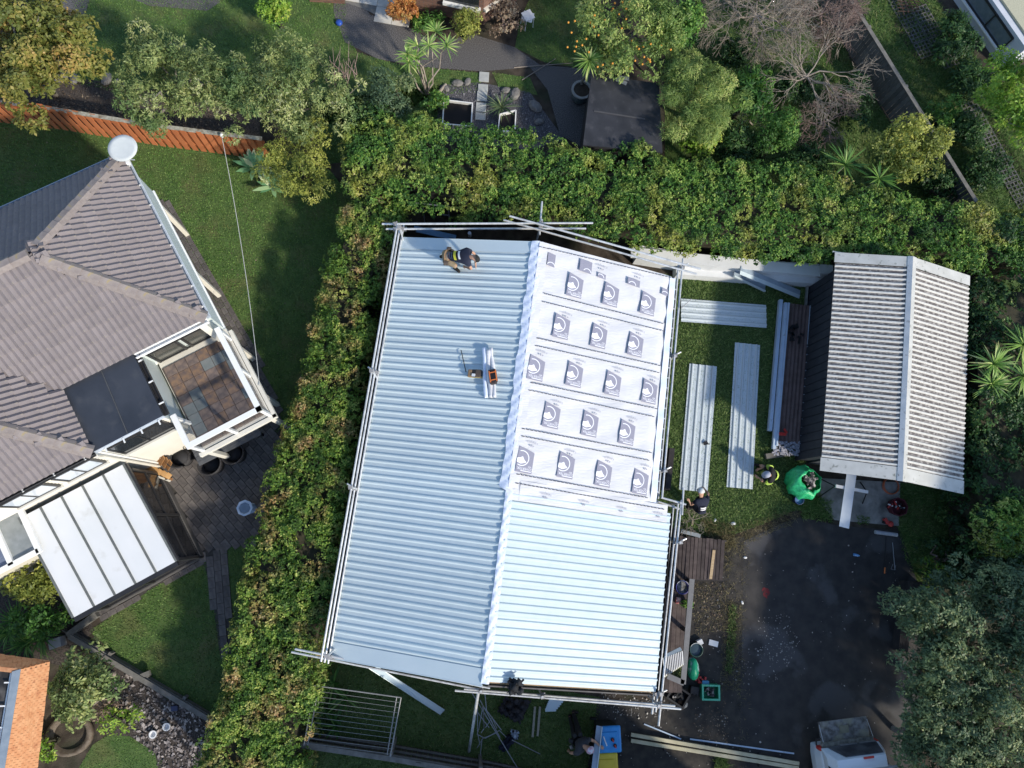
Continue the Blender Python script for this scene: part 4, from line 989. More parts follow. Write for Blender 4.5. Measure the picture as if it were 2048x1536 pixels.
def paling_fence(name, label, pts, h, step, side=1, mats=(m_gf, m_gp), cap=True, posts=2.4):
    t = thing(name, label, 'fence', g(*pts[len(pts)//2])); me = mesh_of(MB().box((0,0,h/2), (step*.9,.018,h)), mats[0])
    for k, (p, d) in enumerate(along(pts, step)):
        inst('paling', me, frame(p+UP*.02, d, UP.cross(d), UP*(1+.02*rng.normal())), t)
    P = [g(*p) for p in pts]
    for a, b in zip(P[:-1], P[1:]):
        s = UP.cross((b-a).normalized())*side
        for z in (.25*h, .62*h, h-.04): MB().bar(a+s*.035+UP*z, b+s*.035+UP*z, .045, .07).build('rail', mats[1], t)
        if cap: MB().bar(a-s*.03+UP*(h+.045), b-s*.03+UP*(h+.045), .13, .03).build('capping', mats[1], t)
    for p, d in along(pts, posts): MB().box(p+UP.cross(d)*side*.09+UP*(h/2), (.09,.09,h), rz=math.atan2(d.y,d.x)).build('post', mats[1], t)
    return t
paling_fence('paling_fence', 'weathered grey paling fence running down the top right corner', [(1628,-8),(1694,100),(1759,206),(1900,436)], 1.25, .14, side=1)
paling_fence('paling_fence', 'dark low paling fence along the bottom below the folding clothesline', [(618,1462),(800,1490),(985,1522),(1160,1560)], 1.1, .15, side=1, mats=(M('dark_stained_paling',(.03,.026,.024),(.05,.045,.04),rand=.2), m_gp))
paling_fence('paling_fence', 'black paling fence with metal gate frame behind the top left roof corner', [(800,420),(905,436)], 1.5, .14, side=1, mats=(M('black_stained_paling',(.018,.017,.018),(.03,.028,.028),rand=.2), M('black_rail',(.03,.03,.03))), cap=False)
GT_ = thing('gate_frame', 'dim steel gate frame against the black fence above the scaffold corner', 'gate', g(845,440,0))
for a, b in (((797,402,1.5),(897,413,1.5)),((797,402,1.5),(797,440,.2)),((845,408,1.5),(850,448,.2)),((897,412,1.5),(899,450,.2)),((880,428,.9),(899,431,.9))):
    MB().tube(g(*a), g(*b), .02, n=6).build('frame_tube', M('dull_gate_steel',(.25,.26,.28),rough=.5,metal=.3), GT_)
# low timber edging fence, lower left
paling_fence('garden_edging', 'low grey timber edging between the lower left lawn and bark bed', [(150,1268),(280,1345),(440,1440)], .22, .6, side=1, mats=(m_gp, m_gp), posts=1.2)
# white rendered retaining wall
RW = thing('retaining_wall', 'white rendered two-step retaining wall under the hedge behind the back lawn', 'wall', g(1450,560,0))
m_rw = M('white_render', (.66,.67,.67), (.73,.74,.74), scale=2, rough=.8, c3=(.5,.51,.5), s3=5, t3=(.6,.8))
def wallseg(name, pts, z0, z1, th):
    P = PX(pts, 0); 
    for a, b in zip(P[:-1], P[1:]):
        d = (b-a).normalized(); y = UP.cross(d); MB().box((a+b)/2+y*th/2+UP*(z0+z1)/2, ((b-a).length, th, z1-z0), ax=(d,y,UP)).build(name, m_rw, RW)
wallseg('wall_step', [(1345,557),(1480,567),(1632,576)], 0, .42, .28)
wallseg('wall_top', [(1265,528),(1410,551),(1490,556),(1640,566)], 0, .86, .3)
MB().bar(g(1262,514,.9)+Vector((0,.15,0)), g(1640,552,.9)+Vector((0,.15,0)), .34, .04).build('coping', m_rw, RW)

# ================================================================== small dark flat-roofed shed, top
SH = thing('garden_shed', 'flat black-roofed garden shed among shrubs behind the hedge', 'shed', g(1245,235,0))
sp_ = PX([(1183,150),(1318,166),(1325,305),(1166,290)], 1.7)
MB().slab(sp_, .08).build('roof', M('black_roof_felt',(.020,.022,.028),(.036,.038,.046),scale=2,rough=.7,c3=(.06,.06,.068),s3=4,t3=(.58,.76)), SH)
ctr = sum(sp_, Vector())/4; w4 = [lerp(ctr, p, .94) for p in sp_]; MB().prism([(p.x,p.y) for p in w4], 0, 1.62).build('wall', M('black_shed_wall',(.03,.03,.033)), SH)
MB().bar(g(1188,222,1.712), g(1290,238,1.712), .05, .012).build('roof_batten', M('felt_lap',(.07,.07,.075)), SH)
TP_ = []
for k, (px, py, rz) in enumerate(((1247,156,-.12),(1243,163,-.42))):
    o = MB().box(g(px,py,1.725+.01*k), (.36,.13,.012), rz=rz).build('board_offcut', M('grey_offcut',(.18,.19,.2),(.22,.23,.24)))
    tag(o, ('flat grey offcut lying straight near the back edge of the black shed roof','flat grey offcut lying askew on the black shed roof')[k], 'offcut', 'offcuts on the black roof')

# ================================================================== brick house, top edge
m_brick = bpy.data.materials.new('red_brown_brick'); m_brick.use_nodes = True
N, L = m_brick.node_tree.nodes, m_brick.node_tree.links
bt = N.new('ShaderNodeTexBrick'); bt.inputs['Color1'].default_value = (.15,.075,.055,1); bt.inputs['Color2'].default_value = (.22,.12,.085,1); bt.inputs['Mortar'].default_value = (.12,.10,.09,1)
bt.inputs['Scale'].default_value = 1; bt.inputs['Brick Width'].default_value = .23; bt.inputs['Row Height'].default_value = .086; bt.inputs['Mortar Size'].default_value = .008
tc = N.new('ShaderNodeTexCoord'); sx = N.new('ShaderNodeSeparateXYZ'); ad = N.new('ShaderNodeMath'); ad.operation = 'ADD'; cb = N.new('ShaderNodeCombineXYZ')
L.new(tc.outputs['Object'], sx.inputs[0]); L.new(sx.outputs[0], ad.inputs[0]); L.new(sx.outputs[1], ad.inputs[1]); L.new(ad.outputs[0], cb.inputs[0]); L.new(sx.outputs[2], cb.inputs[1]); L.new(cb.outputs[0], bt.inputs[0])
L.new(bt.outputs[0], N['Principled BSDF'].inputs['Base Color']); N['Principled BSDF'].inputs['Roughness'].default_value = .9
bpz = N.new('ShaderNodeBump'); bpz.inputs['Strength'].default_value = .6; bpz.inputs['Distance'].default_value = .01; bpz.invert = True; L.new(bt.outputs[1], bpz.inputs['Height']); L.new(bpz.outputs[0], N['Principled BSDF'].inputs['Normal'])
BH = thing('brick_house', 'red-brown brick house with white window at the top edge', 'house', g(900,-60,0))
k0, k1, k2 = g(966,50), g(815,16), g(1045,-8); d1 = (k1-k0).normalized(); d2 = Vector((-d1.y, d1.x, 0)); d2 = d2 if d2.y > 0 else -d2
k1 = k0+d1*3.0; k2 = k0+(k2-k0).normalized()*6
MB().prism([(p.x,p.y) for p in (k0,k1,k1+d2*7,k2)], 0, 2.5).build('wall', m_brick, BH)
wn_ = MB().bar(k0+d1*.1+UP*.75-d2*.05, k0+d1*1.35+UP*.75-d2*.05, .16, .12).build('window', m_white, BH)
MB().bar(k0+d1*.15+UP*1.3-d2*.02, k0+d1*1.3+UP*1.3-d2*.02, .04, 1.0).build('pane', m_glass, wn_)
MB().bar(k0+UP*.74-(k2-k0).normalized().cross(UP)*-.05, k0+(k2-k0).normalized()*1.2+UP*.74, .12, .12).build('sill', m_lwall, BH)
ov = d1*.4; MB().prism([(p.x,p.y) for p in (k0-d1*.4-d2*.4, k1+d1*.2-d2*.4, k1+d1*.2+d2*7, k2+d2*1)], 2.5, 2.62).build('roof', m_tile, BH)
b2 = g(640,2); BH2 = MB().prism([(p.x,p.y) for p in PX([(600,-60),(690,-60),(690,8),(620,4)])], 0, .25).build('planter_wall', m_brick); tag(BH2, 'low brick planter wall beside the lawn at the top edge', 'wall')
# ================================================================== white house, top right
WH = thing('white_house', 'white rendered house with long window in the top right corner', 'house', g(2060,-40,0))
wa, wb = g(1893,-20), g(1996,130); d = (wb-wa).normalized(); nn = Vector((d.y,-d.x,0)); nn = nn if nn.x > 0 else -nn
wa = wa-d*2; wb = wb+d*.2; m_wh = M('bluish_white_render',(.52,.55,.60),(.58,.6,.65),scale=2,rough=.7)
MB().prism([(p.x,p.y) for p in (wa,wb,wb+nn*6,wa+nn*6)], 0, 1.15).build('wall', m_wh, WH)
rp = [wa-nn*.02-d*.2, wb+d*.1-nn*.02, wb+d*.1+nn*6, wa+nn*6]; MB().prism([(p.x,p.y) for p in [q+nn*.25 for q in rp]], 1.152, 1.24).build('roof', M('cream_textured_roof',(.40,.39,.28),(.48,.46,.34),scale=30,rough=.9,bump=.3,bscale=60), WH)
MB().bar(wa+UP*1.12+nn*.1, wb+UP*1.12+nn*.1, .22, .08).build('fascia', m_wh, WH)
ww = MB(); a, b = wa+d*2.7-nn*.03, wb-d*.55-nn*.03
for z in (.42,1.0): ww.bar(a+UP*z, b+UP*z, .05, .06)
for t in (0,.55,1): ww.bar(lerp(a,b,t)+UP*.42, lerp(a,b,t)+UP*1.0, .05, .05, up=nn)
wo = ww.build('window', m_alu, WH); MB().bar(a+UP*.71+nn*.015, b+UP*.71+nn*.015, .01, .55).build('pane', M('blue_grey_pane',(.10,.13,.17),(.13,.16,.2),rough=.1,spec=.8), wo)
MB().bar(a-nn*.06+UP*.38, b-nn*.06+UP*.38, .1, .04).build('sill', m_white, wo)
TR = thing('trellis', 'brown lattice trellis with dry stems at the top right edge', 'trellis', g(1815,0,0))
for k in range(7):
    MB().bar(g(1795+k*6,-25+k*2,.2), g(1808+k*6,30-k*1,.2)+UP*(.1*k), .02, .02).build('slat', M('brown_lattice',(.10,.06,.045)), TR)
    MB().bar(g(1795,-20+k*7,.22), g(1838,-6+k*5,.3), .02, .02).build('slat', M('brown_lattice'  ,(.10,.06,.045)), TR)
# neighbour beyond the bottom of the frame: its bulk shades the side lawn
NB = thing('neighbour_house', 'tall grey neighbouring house just below the bottom edge', 'house', (4.6,-11.5,0))
MB().prism([(0.4,-15),(9,-15.5),(8.6,-9.0),(0.2,-8.6)], 0, 4.9).build('wall', m_lwall, NB)
MB().slab([(0,-15.4,5),(9.3,-15.9,5),(9.0,-12.3,6.0),(-.1,-11.9,6.0)], .1).build('roof', m_tile, NB)
MB().slab([(-.1,-11.9,6.0),(9.0,-12.3,6.0),(8.9,-8.7,5),(-.1,-8.3,5)], .1).build('roof', m_tile, NB)
# ================================================================== hedges, trees, plants
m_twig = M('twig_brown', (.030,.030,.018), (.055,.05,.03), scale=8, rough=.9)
m_bark = M('grey_bark', (.16,.145,.125), (.26,.24,.21), scale=10, rough=.9, bump=.3, bscale=30)
m_bare = M('bleached_bare_twig', (.25,.21,.17), (.36,.31,.26), scale=6, rough=.9)
m_pink = M('pinkish_bare_twig', (.20,.14,.12), (.30,.22,.19), scale=6, rough=.9)
Lf = {}
Lf['hedge'] = LEAF('hedge_leaf', [(0,(.022,.05,.010)),(.3,(.055,.11,.018)),(.65,(.12,.18,.03)),(1,(.25,.27,.07))], patch=[(0,(.05,.07,.02)),(.4,(.15,.13,.04)),(.75,(.34,.16,.08)),(1,(.42,.25,.12))], pscale=1.5, pthr=(.5,.64))
Lf['hedge2'] = LEAF('top_hedge_leaf', [(0,(.018,.045,.012)),(.35,(.04,.10,.018)),(.7,(.095,.17,.03)),(1,(.21,.26,.06))], patch=[(0,(.07,.09,.02)),(.5,(.22,.22,.04)),(.85,(.32,.26,.09)),(1,(.34,.22,.13))], pscale=.9, pthr=(.5,.68))
Lf['dark'] = LEAF('dark_evergreen_leaf', [(0,(.010,.025,.010)),(.5,(.022,.055,.018)),(.9,(.05,.10,.025)),(1,(.12,.16,.05))])
Lf['teal'] = LEAF('grey_green_leaf', [(0,(.025,.046,.026)),(.5,(.06,.095,.05)),(.85,(.105,.14,.065)),(1,(.17,.19,.09))], patch=[(0,(.04,.06,.02)),(.6,(.11,.14,.05)),(1,(.22,.22,.09))], pscale=.35, pthr=(.5,.68))
Lf['autumn'] = LEAF('autumn_leaf', [(0,(.05,.06,.015)),(.4,(.115,.115,.025)),(.7,(.20,.155,.045)),(1,(.27,.17,.065))], patch=[(0,(.045,.06,.014)),(.6,(.095,.11,.026)),(1,(.18,.165,.05))], pscale=.7, pthr=(.42,.6))
Lf['olive'] = LEAF('olive_grey_leaf', [(0,(.04,.06,.02)),(.4,(.11,.145,.05)),(.8,(.22,.235,.09)),(1,(.34,.33,.16))], patch=[(0,(.03,.06,.02)),(1,(.12,.17,.06))], pscale=.7)
Lf['lime'] = LEAF('yellow_green_leaf', [(0,(.06,.08,.018)),(.5,(.15,.17,.035)),(.85,(.26,.26,.06)),(1,(.34,.31,.10))])
Lf['green'] = LEAF('mid_green_leaf', [(0,(.02,.055,.014)),(.5,(.05,.12,.022)),(.9,(.12,.20,.04)),(1,(.2,.26,.06))])
Lf['feather'] = LEAF('feathery_leaf', [(0,(.05,.085,.022)),(.5,(.12,.17,.045)),(.85,(.22,.25,.075)),(1,(.3,.3,.11))])
Lf['bright'] = LEAF('bright_shrub_leaf', [(0,(.05,.11,.015)),(.5,(.12,.20,.025)),(1,(.26,.31,.06))])
Lf['rust'] = LEAF('rusty_flower_leaf', [(0,(.14,.05,.02)),(.5,(.32,.12,.035)),(1,(.45,.22,.08))])
Lf['brown'] = LEAF('dry_hydrangea_leaf', [(0,(.07,.05,.04)),(.5,(.18,.13,.09)),(1,(.3,.24,.17))])
Lf['strap'] = LEAF('strap_leaf', [(0,(.02,.06,.015)),(.6,(.05,.12,.025)),(1,(.13,.2,.05))])
hedge('side_hedge', 'long bushy hedge with reddish tips between tiled house and central roof', PX([(702,400),(668,470),(640,590),(612,740),(560,880),(525,1000),(500,1100),(478,1230),(452,1360),(415,1460),(370,1600),(590,1600),(600,1490),(622,1380),(648,1250),(668,1090),(690,930),(716,760),(738,610),(768,500),(800,400)], 2.0), 2.0, Lf['hedge'], m_twig, sp=.205, sidesp=.36, dens=58, per=7, L=.062, W=.038, amp=.07, r=(.16,.26))
hedge('back_hedge', 'wide yellow-green hedge running across behind the central roof and garage', PX([(690,255),(760,232),(850,226),(910,246),(1060,262),(1110,280),(1180,298),(1290,280),(1335,318),(1480,322),(1600,330),(1700,350),(1800,390),(1920,405),(2130,430),(2130,555),(1960,530),(1880,520),(1690,505),(1640,512),(1520,503),(1400,494),(1280,480),(1180,455),(1080,425),(900,430),(800,392),(700,395)], 2.1), 2.1, Lf['hedge2'], m_twig, sp=.215, sidesp=.42, zside=1.4, inset=.7, dens=54, per=7, L=.062, W=.038, amp=.08, r=(.16,.26))
hedge('boundary_hedge', 'dark green hedge along the right edge beside the garage', PX([(1955,560),(2140,570),(2140,1190),(1995,1180),(1975,1050),(1968,860),(1960,700)], 2.0), 2.0, Lf['dark'], m_twig, sp=.36, sidesp=.5, dens=40, L=.095, W=.055, amp=.35)
# trees and shrubs
tree('autumn_tree', 'yellowing autumn tree spreading over the top left corner', 42, 95, 3.0, 2.0, 1.9, 1.0, Lf['autumn'], m_bark, n=75, cr=(.22,.42), dens=52, per=5, L=.11, W=.065, base=(110,190), limbs=12, seed=1)
tree('fruit_tree', 'grey-green fruit tree behind the orange fence, left of the pair', 350, 155, 2.3, 1.9, 1.45, .8, Lf['olive'], m_bark, n=85, cr=(.16,.36), dens=48, per=6, L=.10, W=.034, base=(355,215), limbs=16, seed=2)
tree('fruit_tree', 'grey-green fruit tree with bare reddish tips, right of the pair', 575, 180, 2.3, 2.15, 1.6, .8, Lf['olive'], m_bark, n=100, cr=(.16,.36), dens=48, per=6, L=.10, W=.034, base=(580,240), limbs=18, seed=3)
tree('shrub', 'fine-leaved yellow-green bush at the right end of the orange fence', 598, 330, 1.7, 1.15, 1.25, .7, Lf['lime'], m_twig, n=50, cr=(.2,.34), dens=70, per=5, L=.07, W=.025, seed=4, cat='shrub')
tree('shrub', 'blue-green shrub beside the multi-stemmed cordyline', 775, 180, 1.5, .75, .9, .6, Lf['teal'], m_twig, n=26, cr=(.18,.3), dens=60, per=5, L=.10, W=.035, seed=5, cat='shrub')
tree('shrub', 'dark green shrub filling the corner where the two hedges meet', 735, 250, 1.5, .8, .6, .6, Lf['dark'], m_twig, n=22, cr=(.2,.34), dens=50, per=5, L=.09, W=.05, seed=6, cat='shrub')
# mandarin tree with fruit
MT = tree('mandarin_tree', 'mandarin tree dotted with orange fruit at the top edge', 1262, 60, 2.3, 1.9, 1.7, .9, Lf['feather'], m_twig, n=55, cr=(.22,.4), dens=46, per=5, L=.10, W=.04, seed=7)
fm = mesh_of(MB().lathe((0,0,0), [(0,-.036),(.026,-.024),(.036,0),(.026,.024),(0,.036)], n=8), M('orange_fruit',(.55,.22,.03),(.65,.30,.04),rough=.5), smooth=True)
cl_ = [(1262,10,16),(1165,40,10),(1230,50,14),(1262,85,8),(1165,75,8),(1285,110,10),(1290,125,9),(1150,95,8),(1205,138,5),(1345,80,2)]
for x, y, n in cl_:
    for _ in range(max(2,int(n*.6))): inst('mandarin', fm, Matrix.Translation(g(x+rng.normal()*16, y+rng.normal()*14, 2.55+.35*rng.random())), MT)
tree('shrub', 'dark leafy shrub at the top edge right of the mandarin tree', 1350, 40, 1.8, .9, .9, .6, Lf['green'], m_twig, n=24, cr=(.2,.36), dens=45, per=5, L=.12, W=.06, seed=8, cat='shrub')
tree('conifer', 'feathery light green tree overlapping the black shed roof', 1392, 195, 2.2, 1.25, 1.5, .9, Lf['feather'], m_twig, n=62, cr=(.18,.34), dens=75, per=6, L=.12, W=.02, seed=9, base=(1385,240))
tree('shrub', 'bright round-leaved shrub at the foot of the feathery tree', 1405, 278, 1.4, .55, .4, .4, Lf['bright'], m_twig, n=16, cr=(.18,.3), dens=50, per=5, L=.09, W=.06, seed=10, cat='shrub')
tree('shrub', 'large-leaved shrub between feathery tree and bare tree', 1500, 190, 1.4, .75, .75, .5, Lf['green'], m_twig, n=22, cr=(.18,.32), dens=32, per=6, L=.17, W=.06, seed=11, cat='shrub')
tree('shrub', 'smooth mid-green rounded shrub behind the back hedge', 1558, 268, 1.5, .6, .7, .5, Lf['green'], m_twig, n=26, cr=(.18,.3), dens=75, per=5, L=.07, W=.03, seed=12, cat='shrub')
tree('shrub', 'yellow-green loose bush leaning over the grey paling fence', 1820, 292, 2.0, 1.15, 1.15, .7, Lf['lime'], m_twig, n=46, cr=(.2,.36), dens=48, per=5, L=.10, W=.045, seed=13, cat='shrub')
tree('tree', 'sunlit yellow-green tree at the right edge near the white house', 2048, 195, 2.6, 1.2, 1.5, .9, Lf['bright'], m_bark, n=46, cr=(.22,.4), dens=46, per=5, L=.10, W=.055, seed=14, base=(2003,238))
tree('shrub', 'dark shrub in front of the white house window', 1905, 75, .7, .8, .9, .35, Lf['dark'], m_twig, n=22, cr=(.2,.34), dens=40, per=5, L=.13, W=.05, seed=15, cat='shrub')
tree('shrub', 'dark strappy shrub below the white house', 1945, 165, .6, .8, .6, .3, Lf['dark'], m_twig, n=18, cr=(.2,.34), dens=36, per=6, L=.18, W=.04, seed=16, cat='shrub')
tree('shrub', 'small bright weed bush on the grass beyond the paling fence', 1895, 225, .7, .5, .6, .35, Lf['green'], m_twig, n=14, cr=(.15,.26), dens=36, per=5, L=.10, W=.05, seed=17, cat='shrub')
for k, (x, y, rx, ry, lab) in enumerate([(1462,110,.7,.5,'dark bush under the spreading bare tree'),(1480,290,.7,.5,'dark bush just behind the middle of the back hedge'),(1625,320,.7,.4,'dark low bush behind the back hedge left of the fan palms'),(1705,205,.6,.8,'dark green undergrowth bush against the grey paling fence'),(1590,165,.7,.4,'dark green undergrowth below the small bare tree'),(1880,360,.6,.5,'dark bush in the shade at the low end of the paling fence')]):
    tree('shrub', lab, x, y, .8, rx, ry, .4, Lf['dark'], m_twig, n=20, cr=(.2,.34), dens=42, per=5, L=.10, W=.05, seed=20+k, cat='shrub')
for k, (x, y, z, rx, ry, lab) in enumerate([(1972,335,.6,.8,.8,'dark overgrown bush beyond the low end of the paling fence'),(1935,262,.5,.6,.6,'dark bush beside the grass block strip'),(2010,470,1.8,.9,.5,'dark bush joining the back hedge at the right edge'),(1968,905,1.3,.6,1.0,'dark bush in the gap right of the garage roof'),(1950,640,1.2,.4,.9,'dark bush hugging the upper right garage wall')]):
    tree('shrub', lab, x, y, z, rx, ry, .5, Lf['dark'], m_twig, n=26, cr=(.2,.36), dens=42, per=6, L=.09, W=.045, seed=60+k, cat='shrub')
# bottom right thicket, each bush its own
for k, (x, y, z, r, mt, lab) in enumerate([(1880,1235,1.9,1.25,'teal','grey-green bush nearest the dark bench on the driveway edge'),(2010,1190,2.1,1.25,'teal','grey-green bush against the right edge below the boundary hedge'),(1905,1370,2.2,1.45,'teal','grey-green bush halfway down the right driveway edge'),(2030,1350,2.4,1.4,'teal','grey-green bush at the right edge in the middle of the thicket'),(1875,1500,2.0,1.3,'teal','bushy grey-green shrub beside the white ute'),(1990,1500,2.2,1.5,'teal','pale tipped bush in the bottom right corner'),(2035,1060,2.2,.9,'hedge2','yellow-green bush at the right edge above the thicket')]):
    tree('thicket_bush', lab, x, y, z, r, r, .8, Lf[mt], m_bark, n=80, cr=(.16,.36), dens=42, per=6, L=.10, W=.042, spread=1.1, jit=.4, seed=30+k, cat='bush', limbs=14)
tree('shrub', 'low brown-green vine heap right of the driveway end', 1885, 1120, .5, .9, .7, .3, Lf['dark'], m_pink, n=20, cr=(.18,.3), dens=30, per=5, L=.09, W=.05, seed=40, cat='shrub')
tree('shrub', 'small bright leafy weed above the dark bench', 1868, 1152, .6, .35, .35, .3, Lf['bright'], m_twig, n=9, cr=(.12,.2), dens=30, per=5, L=.12, W=.05, seed=41, cat='shrub')
# lower left garden
tree('shrub', 'twiggy green shrub beside the orange shingle roof', 163, 1375, 1.7, 1.0, .95, .6, Lf['olive'], m_bare, n=44, cr=(.18,.32), dens=40, per=5, L=.11, W=.055, seed=42, cat='shrub', limbs=26)
tree('shrub', 'yellow-green shrub left of the white conservatory roof', 65, 1160, .9, .8, .6, .45, Lf['lime'], m_twig, n=26, cr=(.18,.3), dens=45, per=5, L=.10, W=.05, seed=43, cat='shrub')
tree('shrub', 'green leafy shrub below the conservatory corner', 75, 1245, .8, .7, .5, .4, Lf['green'], m_twig, n=22, cr=(.16,.28), dens=42, per=5, L=.10, W=.05, seed=44, cat='shrub')
tree('shrub', 'small bright bush by the round garden mound', 240, 1440, .5, .45, .35, .25, Lf['bright'], m_twig, n=12, cr=(.12,.2), dens=40, per=5, L=.09, W=.045, seed=45, cat='shrub')
tree('shrub', 'small weedy plant beside the orange shingle edge', 97, 1490, .5, .2, .45, .25, Lf['bright'], m_twig, n=9, cr=(.1,.16), dens=40, per=5, L=.10, W=.05, seed=46, cat='shrub')
tree('shrub', 'brown twiggy shrub under the green one near the bark bed', 210, 1415, .6, .5, .35, .3, Lf['brown'], m_pink, n=14, cr=(.12,.2), dens=40, per=5, L=.05, W=.03, seed=47, cat='shrub')
# top garden
tree('shrub', 'bright green shrub with white flowers at the top edge', 548, 12, 1.0, .55, .45, .4, Lf['bright'], m_twig, n=18, cr=(.15,.26), dens=55, per=5, L=.09, W=.055, seed=50, cat='shrub')
tree('shrub', 'dense round olive-green topiary ball against the brick house', 932, 45, .8, .42, .48, .42, Lf['lime'], m_twig, n=40, cr=(.12,.18), dens=110, per=5, L=.05, W=.03, seed=51, cat='shrub')
tree('shrub', 'low ferny plants in front of the brick wall', 855, 38, .35, .6, .4, .2, Lf['green'], m_twig, n=18, cr=(.12,.2), dens=50, per=6, L=.12, W=.03, seed=52, cat='shrub')
tree('shrub', 'dried brown hydrangea bush at the brick house corner', 1010, 35, .6, .6, .65, .35, Lf['brown'], m_pink, n=26, cr=(.12,.22), dens=60, per=5, L=.06, W=.045, seed=53, cat='shrub')
tree('shrub', 'green shrub below the raised bed beside the pebbles', 870, 200, .5, .45, .3, .25, Lf['green'], m_twig, n=14, cr=(.14,.2), dens=45, per=5, L=.09, W=.05, seed=54, cat='shrub')
# reddish bare shoots on the right fruit tree
mb = MB()
for _ in range(26):
    p = g(685+rng.normal()*16, 165+rng.normal()*16, 2.2); mb.tube(p, p+Vector((.25*rng.normal(), .35+.2*rng.normal(), .45)), .014, .005, n=4, cap=False)
o = mb.build('bare_shoots', m_pink); tag(o, 'tuft of bare reddish shoots right of the right fruit tree', 'shoots')
# agaves, cordylines, palms
def spiky_thing(name, label, cat, px, py, z, n, L, w, mat, droop=.35, up=(.15,1.2), stem=None, group=None, seg=3):
    c = g(px, py, z); b = Vector((c.x, c.y, 0)) if stem is None else g(*stem)
    t = thing(name, label, cat, b, group)
    if z > .25: 
        mb = MB(); limb(mb, b, c, .05, .035, n=6, bend=.06); mb.build('stem', m_bark, t, smooth=True)
    mb = MB(); spiky(mb, c, n, L, w, droop, up, seg)
    v = np.array(mb.v); F = np.array(mb.f); o = npmesh('leaf_head', v, F, mat, np.repeat(rng.random(n), seg), t); return t
Lag = LEAF('agave_leaf', [(0,(.05,.12,.06)),(.6,(.12,.22,.10)),(1,(.30,.38,.17))], trans=.1); Lco = LEAF('cordyline_leaf', [(0,(.06,.12,.025)),(.6,(.14,.22,.05)),(1,(.30,.34,.12))], trans=.2)
spiky_thing('agave', 'upper broad-leaved agave beside the end of the orange fence', 'agave', 508, 335, .25, 22, .62, .15, Lag, droop=.25, up=(.2,1.1))
spiky_thing('agave', 'lower broad-leaved agave tucked under the yellow-green bush', 'agave', 545, 374, .25, 20, .55, .14, Lag, droop=.25, up=(.2,1.1))
CD = thing('cordyline', 'multi-stemmed cordyline with spiky heads beside the aggregate path', 'cordyline', g(852,188))
heads = [(836,92,2.0),(857,90,2.1),(893,92,2.1),(872,63,1.9),(818,125,1.6),(832,118,1.5),(815,108,1.8)]
for x, y, z in heads:
    c = g(x, y, z); mb = MB(); limb(mb, g(852+rng.normal()*3,188), c, .03, .018, n=5, bend=.1, seg=4); mb.build('stem', m_bare, CD, smooth=True)
    mb = MB(); spiky(mb, c, 30, .42, .035, .35, (-.1,1.3)); npmesh('leaf_head', np.array(mb.v), np.array(mb.f), Lco, np.repeat(rng.random(30), 3), CD)
for k, (x, y, L, lab) in enumerate([(1986,728,.62,'spiky cordyline head nearest the garage roof'),(1983,768,.50,'smaller spiky cordyline head just below its neighbour near the garage'),(2045,690,.66,'spiky cordyline head cut by the right edge, upper'),(2045,752,.6,'spiky cordyline head cut by the right edge, lower')]):
    spiky_thing('cordyline_palm', lab, 'cordyline', x, y, 2.4, 70, L, .04, Lco, .3, (-.2,1.4), stem=(x-60+4*k, y+45), group='cordyline heads by the boundary hedge')
spiky_thing('fan_palm', 'dark fan palm behind the back hedge, left of two', 'palm', 1690, 330, 1.7, 40, .75, .045, Lf['strap'], .3, (0,1.2))
spiky_thing('fan_palm', 'dark fan palm behind the back hedge, right of two', 'palm', 1758, 358, 1.7, 36, .65, .045, Lf['strap'], .3, (0,1.2))
spiky_thing('strappy_plant', 'blue-green strappy plant beside the stepping stones', 'plant', 1003, 215, .2, 60, .6, .03, Lf['teal'], .4, (.2,1.3))
for k, (x, y) in enumerate([(20,1265),(55,1285),(85,1270),(35,1240)]):
    spiky_thing('strappy_plant', 'arching strap-leaved clump at the %s of the bed left of the conservatory' % ('left edge','bottom','right end','top')[k], 'plant', x, y, .15, 60, .7, .03, Lf['strap'], .5, (.3,1.3), group='strap-leaved clumps lower left')
for k, (x, y) in enumerate([(655,1420),(672,1450),(690,1395),(668,1365)]):
    spiky_thing('vegetable_plant', 'long-leaved vegetable plant under the folding clothesline, number %s from the top' % ('three','four','two','one')[k], 'plant', x, y, .1, 16, .6, .05, Lf['strap'], .4, (.3,1.2), group='vegetables under the clothesline')
# potted cordyline
PP = spiky_thing('potted_cordyline', 'single bright spiky head leaning from the big glazed pot', 'cordyline', 1178, 122, 2.0, 110, .48, .03, Lco, .45, (-.2,1.45), stem=(1160,190))
PO = thing('glazed_pot', 'large dark glazed pot with pale rim left of the black shed', 'pot', g(1158,200))
c = g(1158,200); MB().lathe(c, [(.20,0),(.30,.2),(.33,.4),(.32,.56)], n=24).build('body', M('dark_glaze',(.05,.07,.075),(.08,.1,.1),rough=.25), PO, smooth=True)
MB().lathe(c+UP*.56, [(.26,0),(.345,0),(.345,.05),(.27,.05),(.26,0)], n=24).build('rim', M('pale_rim',(.35,.34,.32)), PO)
MB().lathe(c+UP*.562, [(0,.02),(.262,.0)], n=24).build('soil', m_soil, PO)
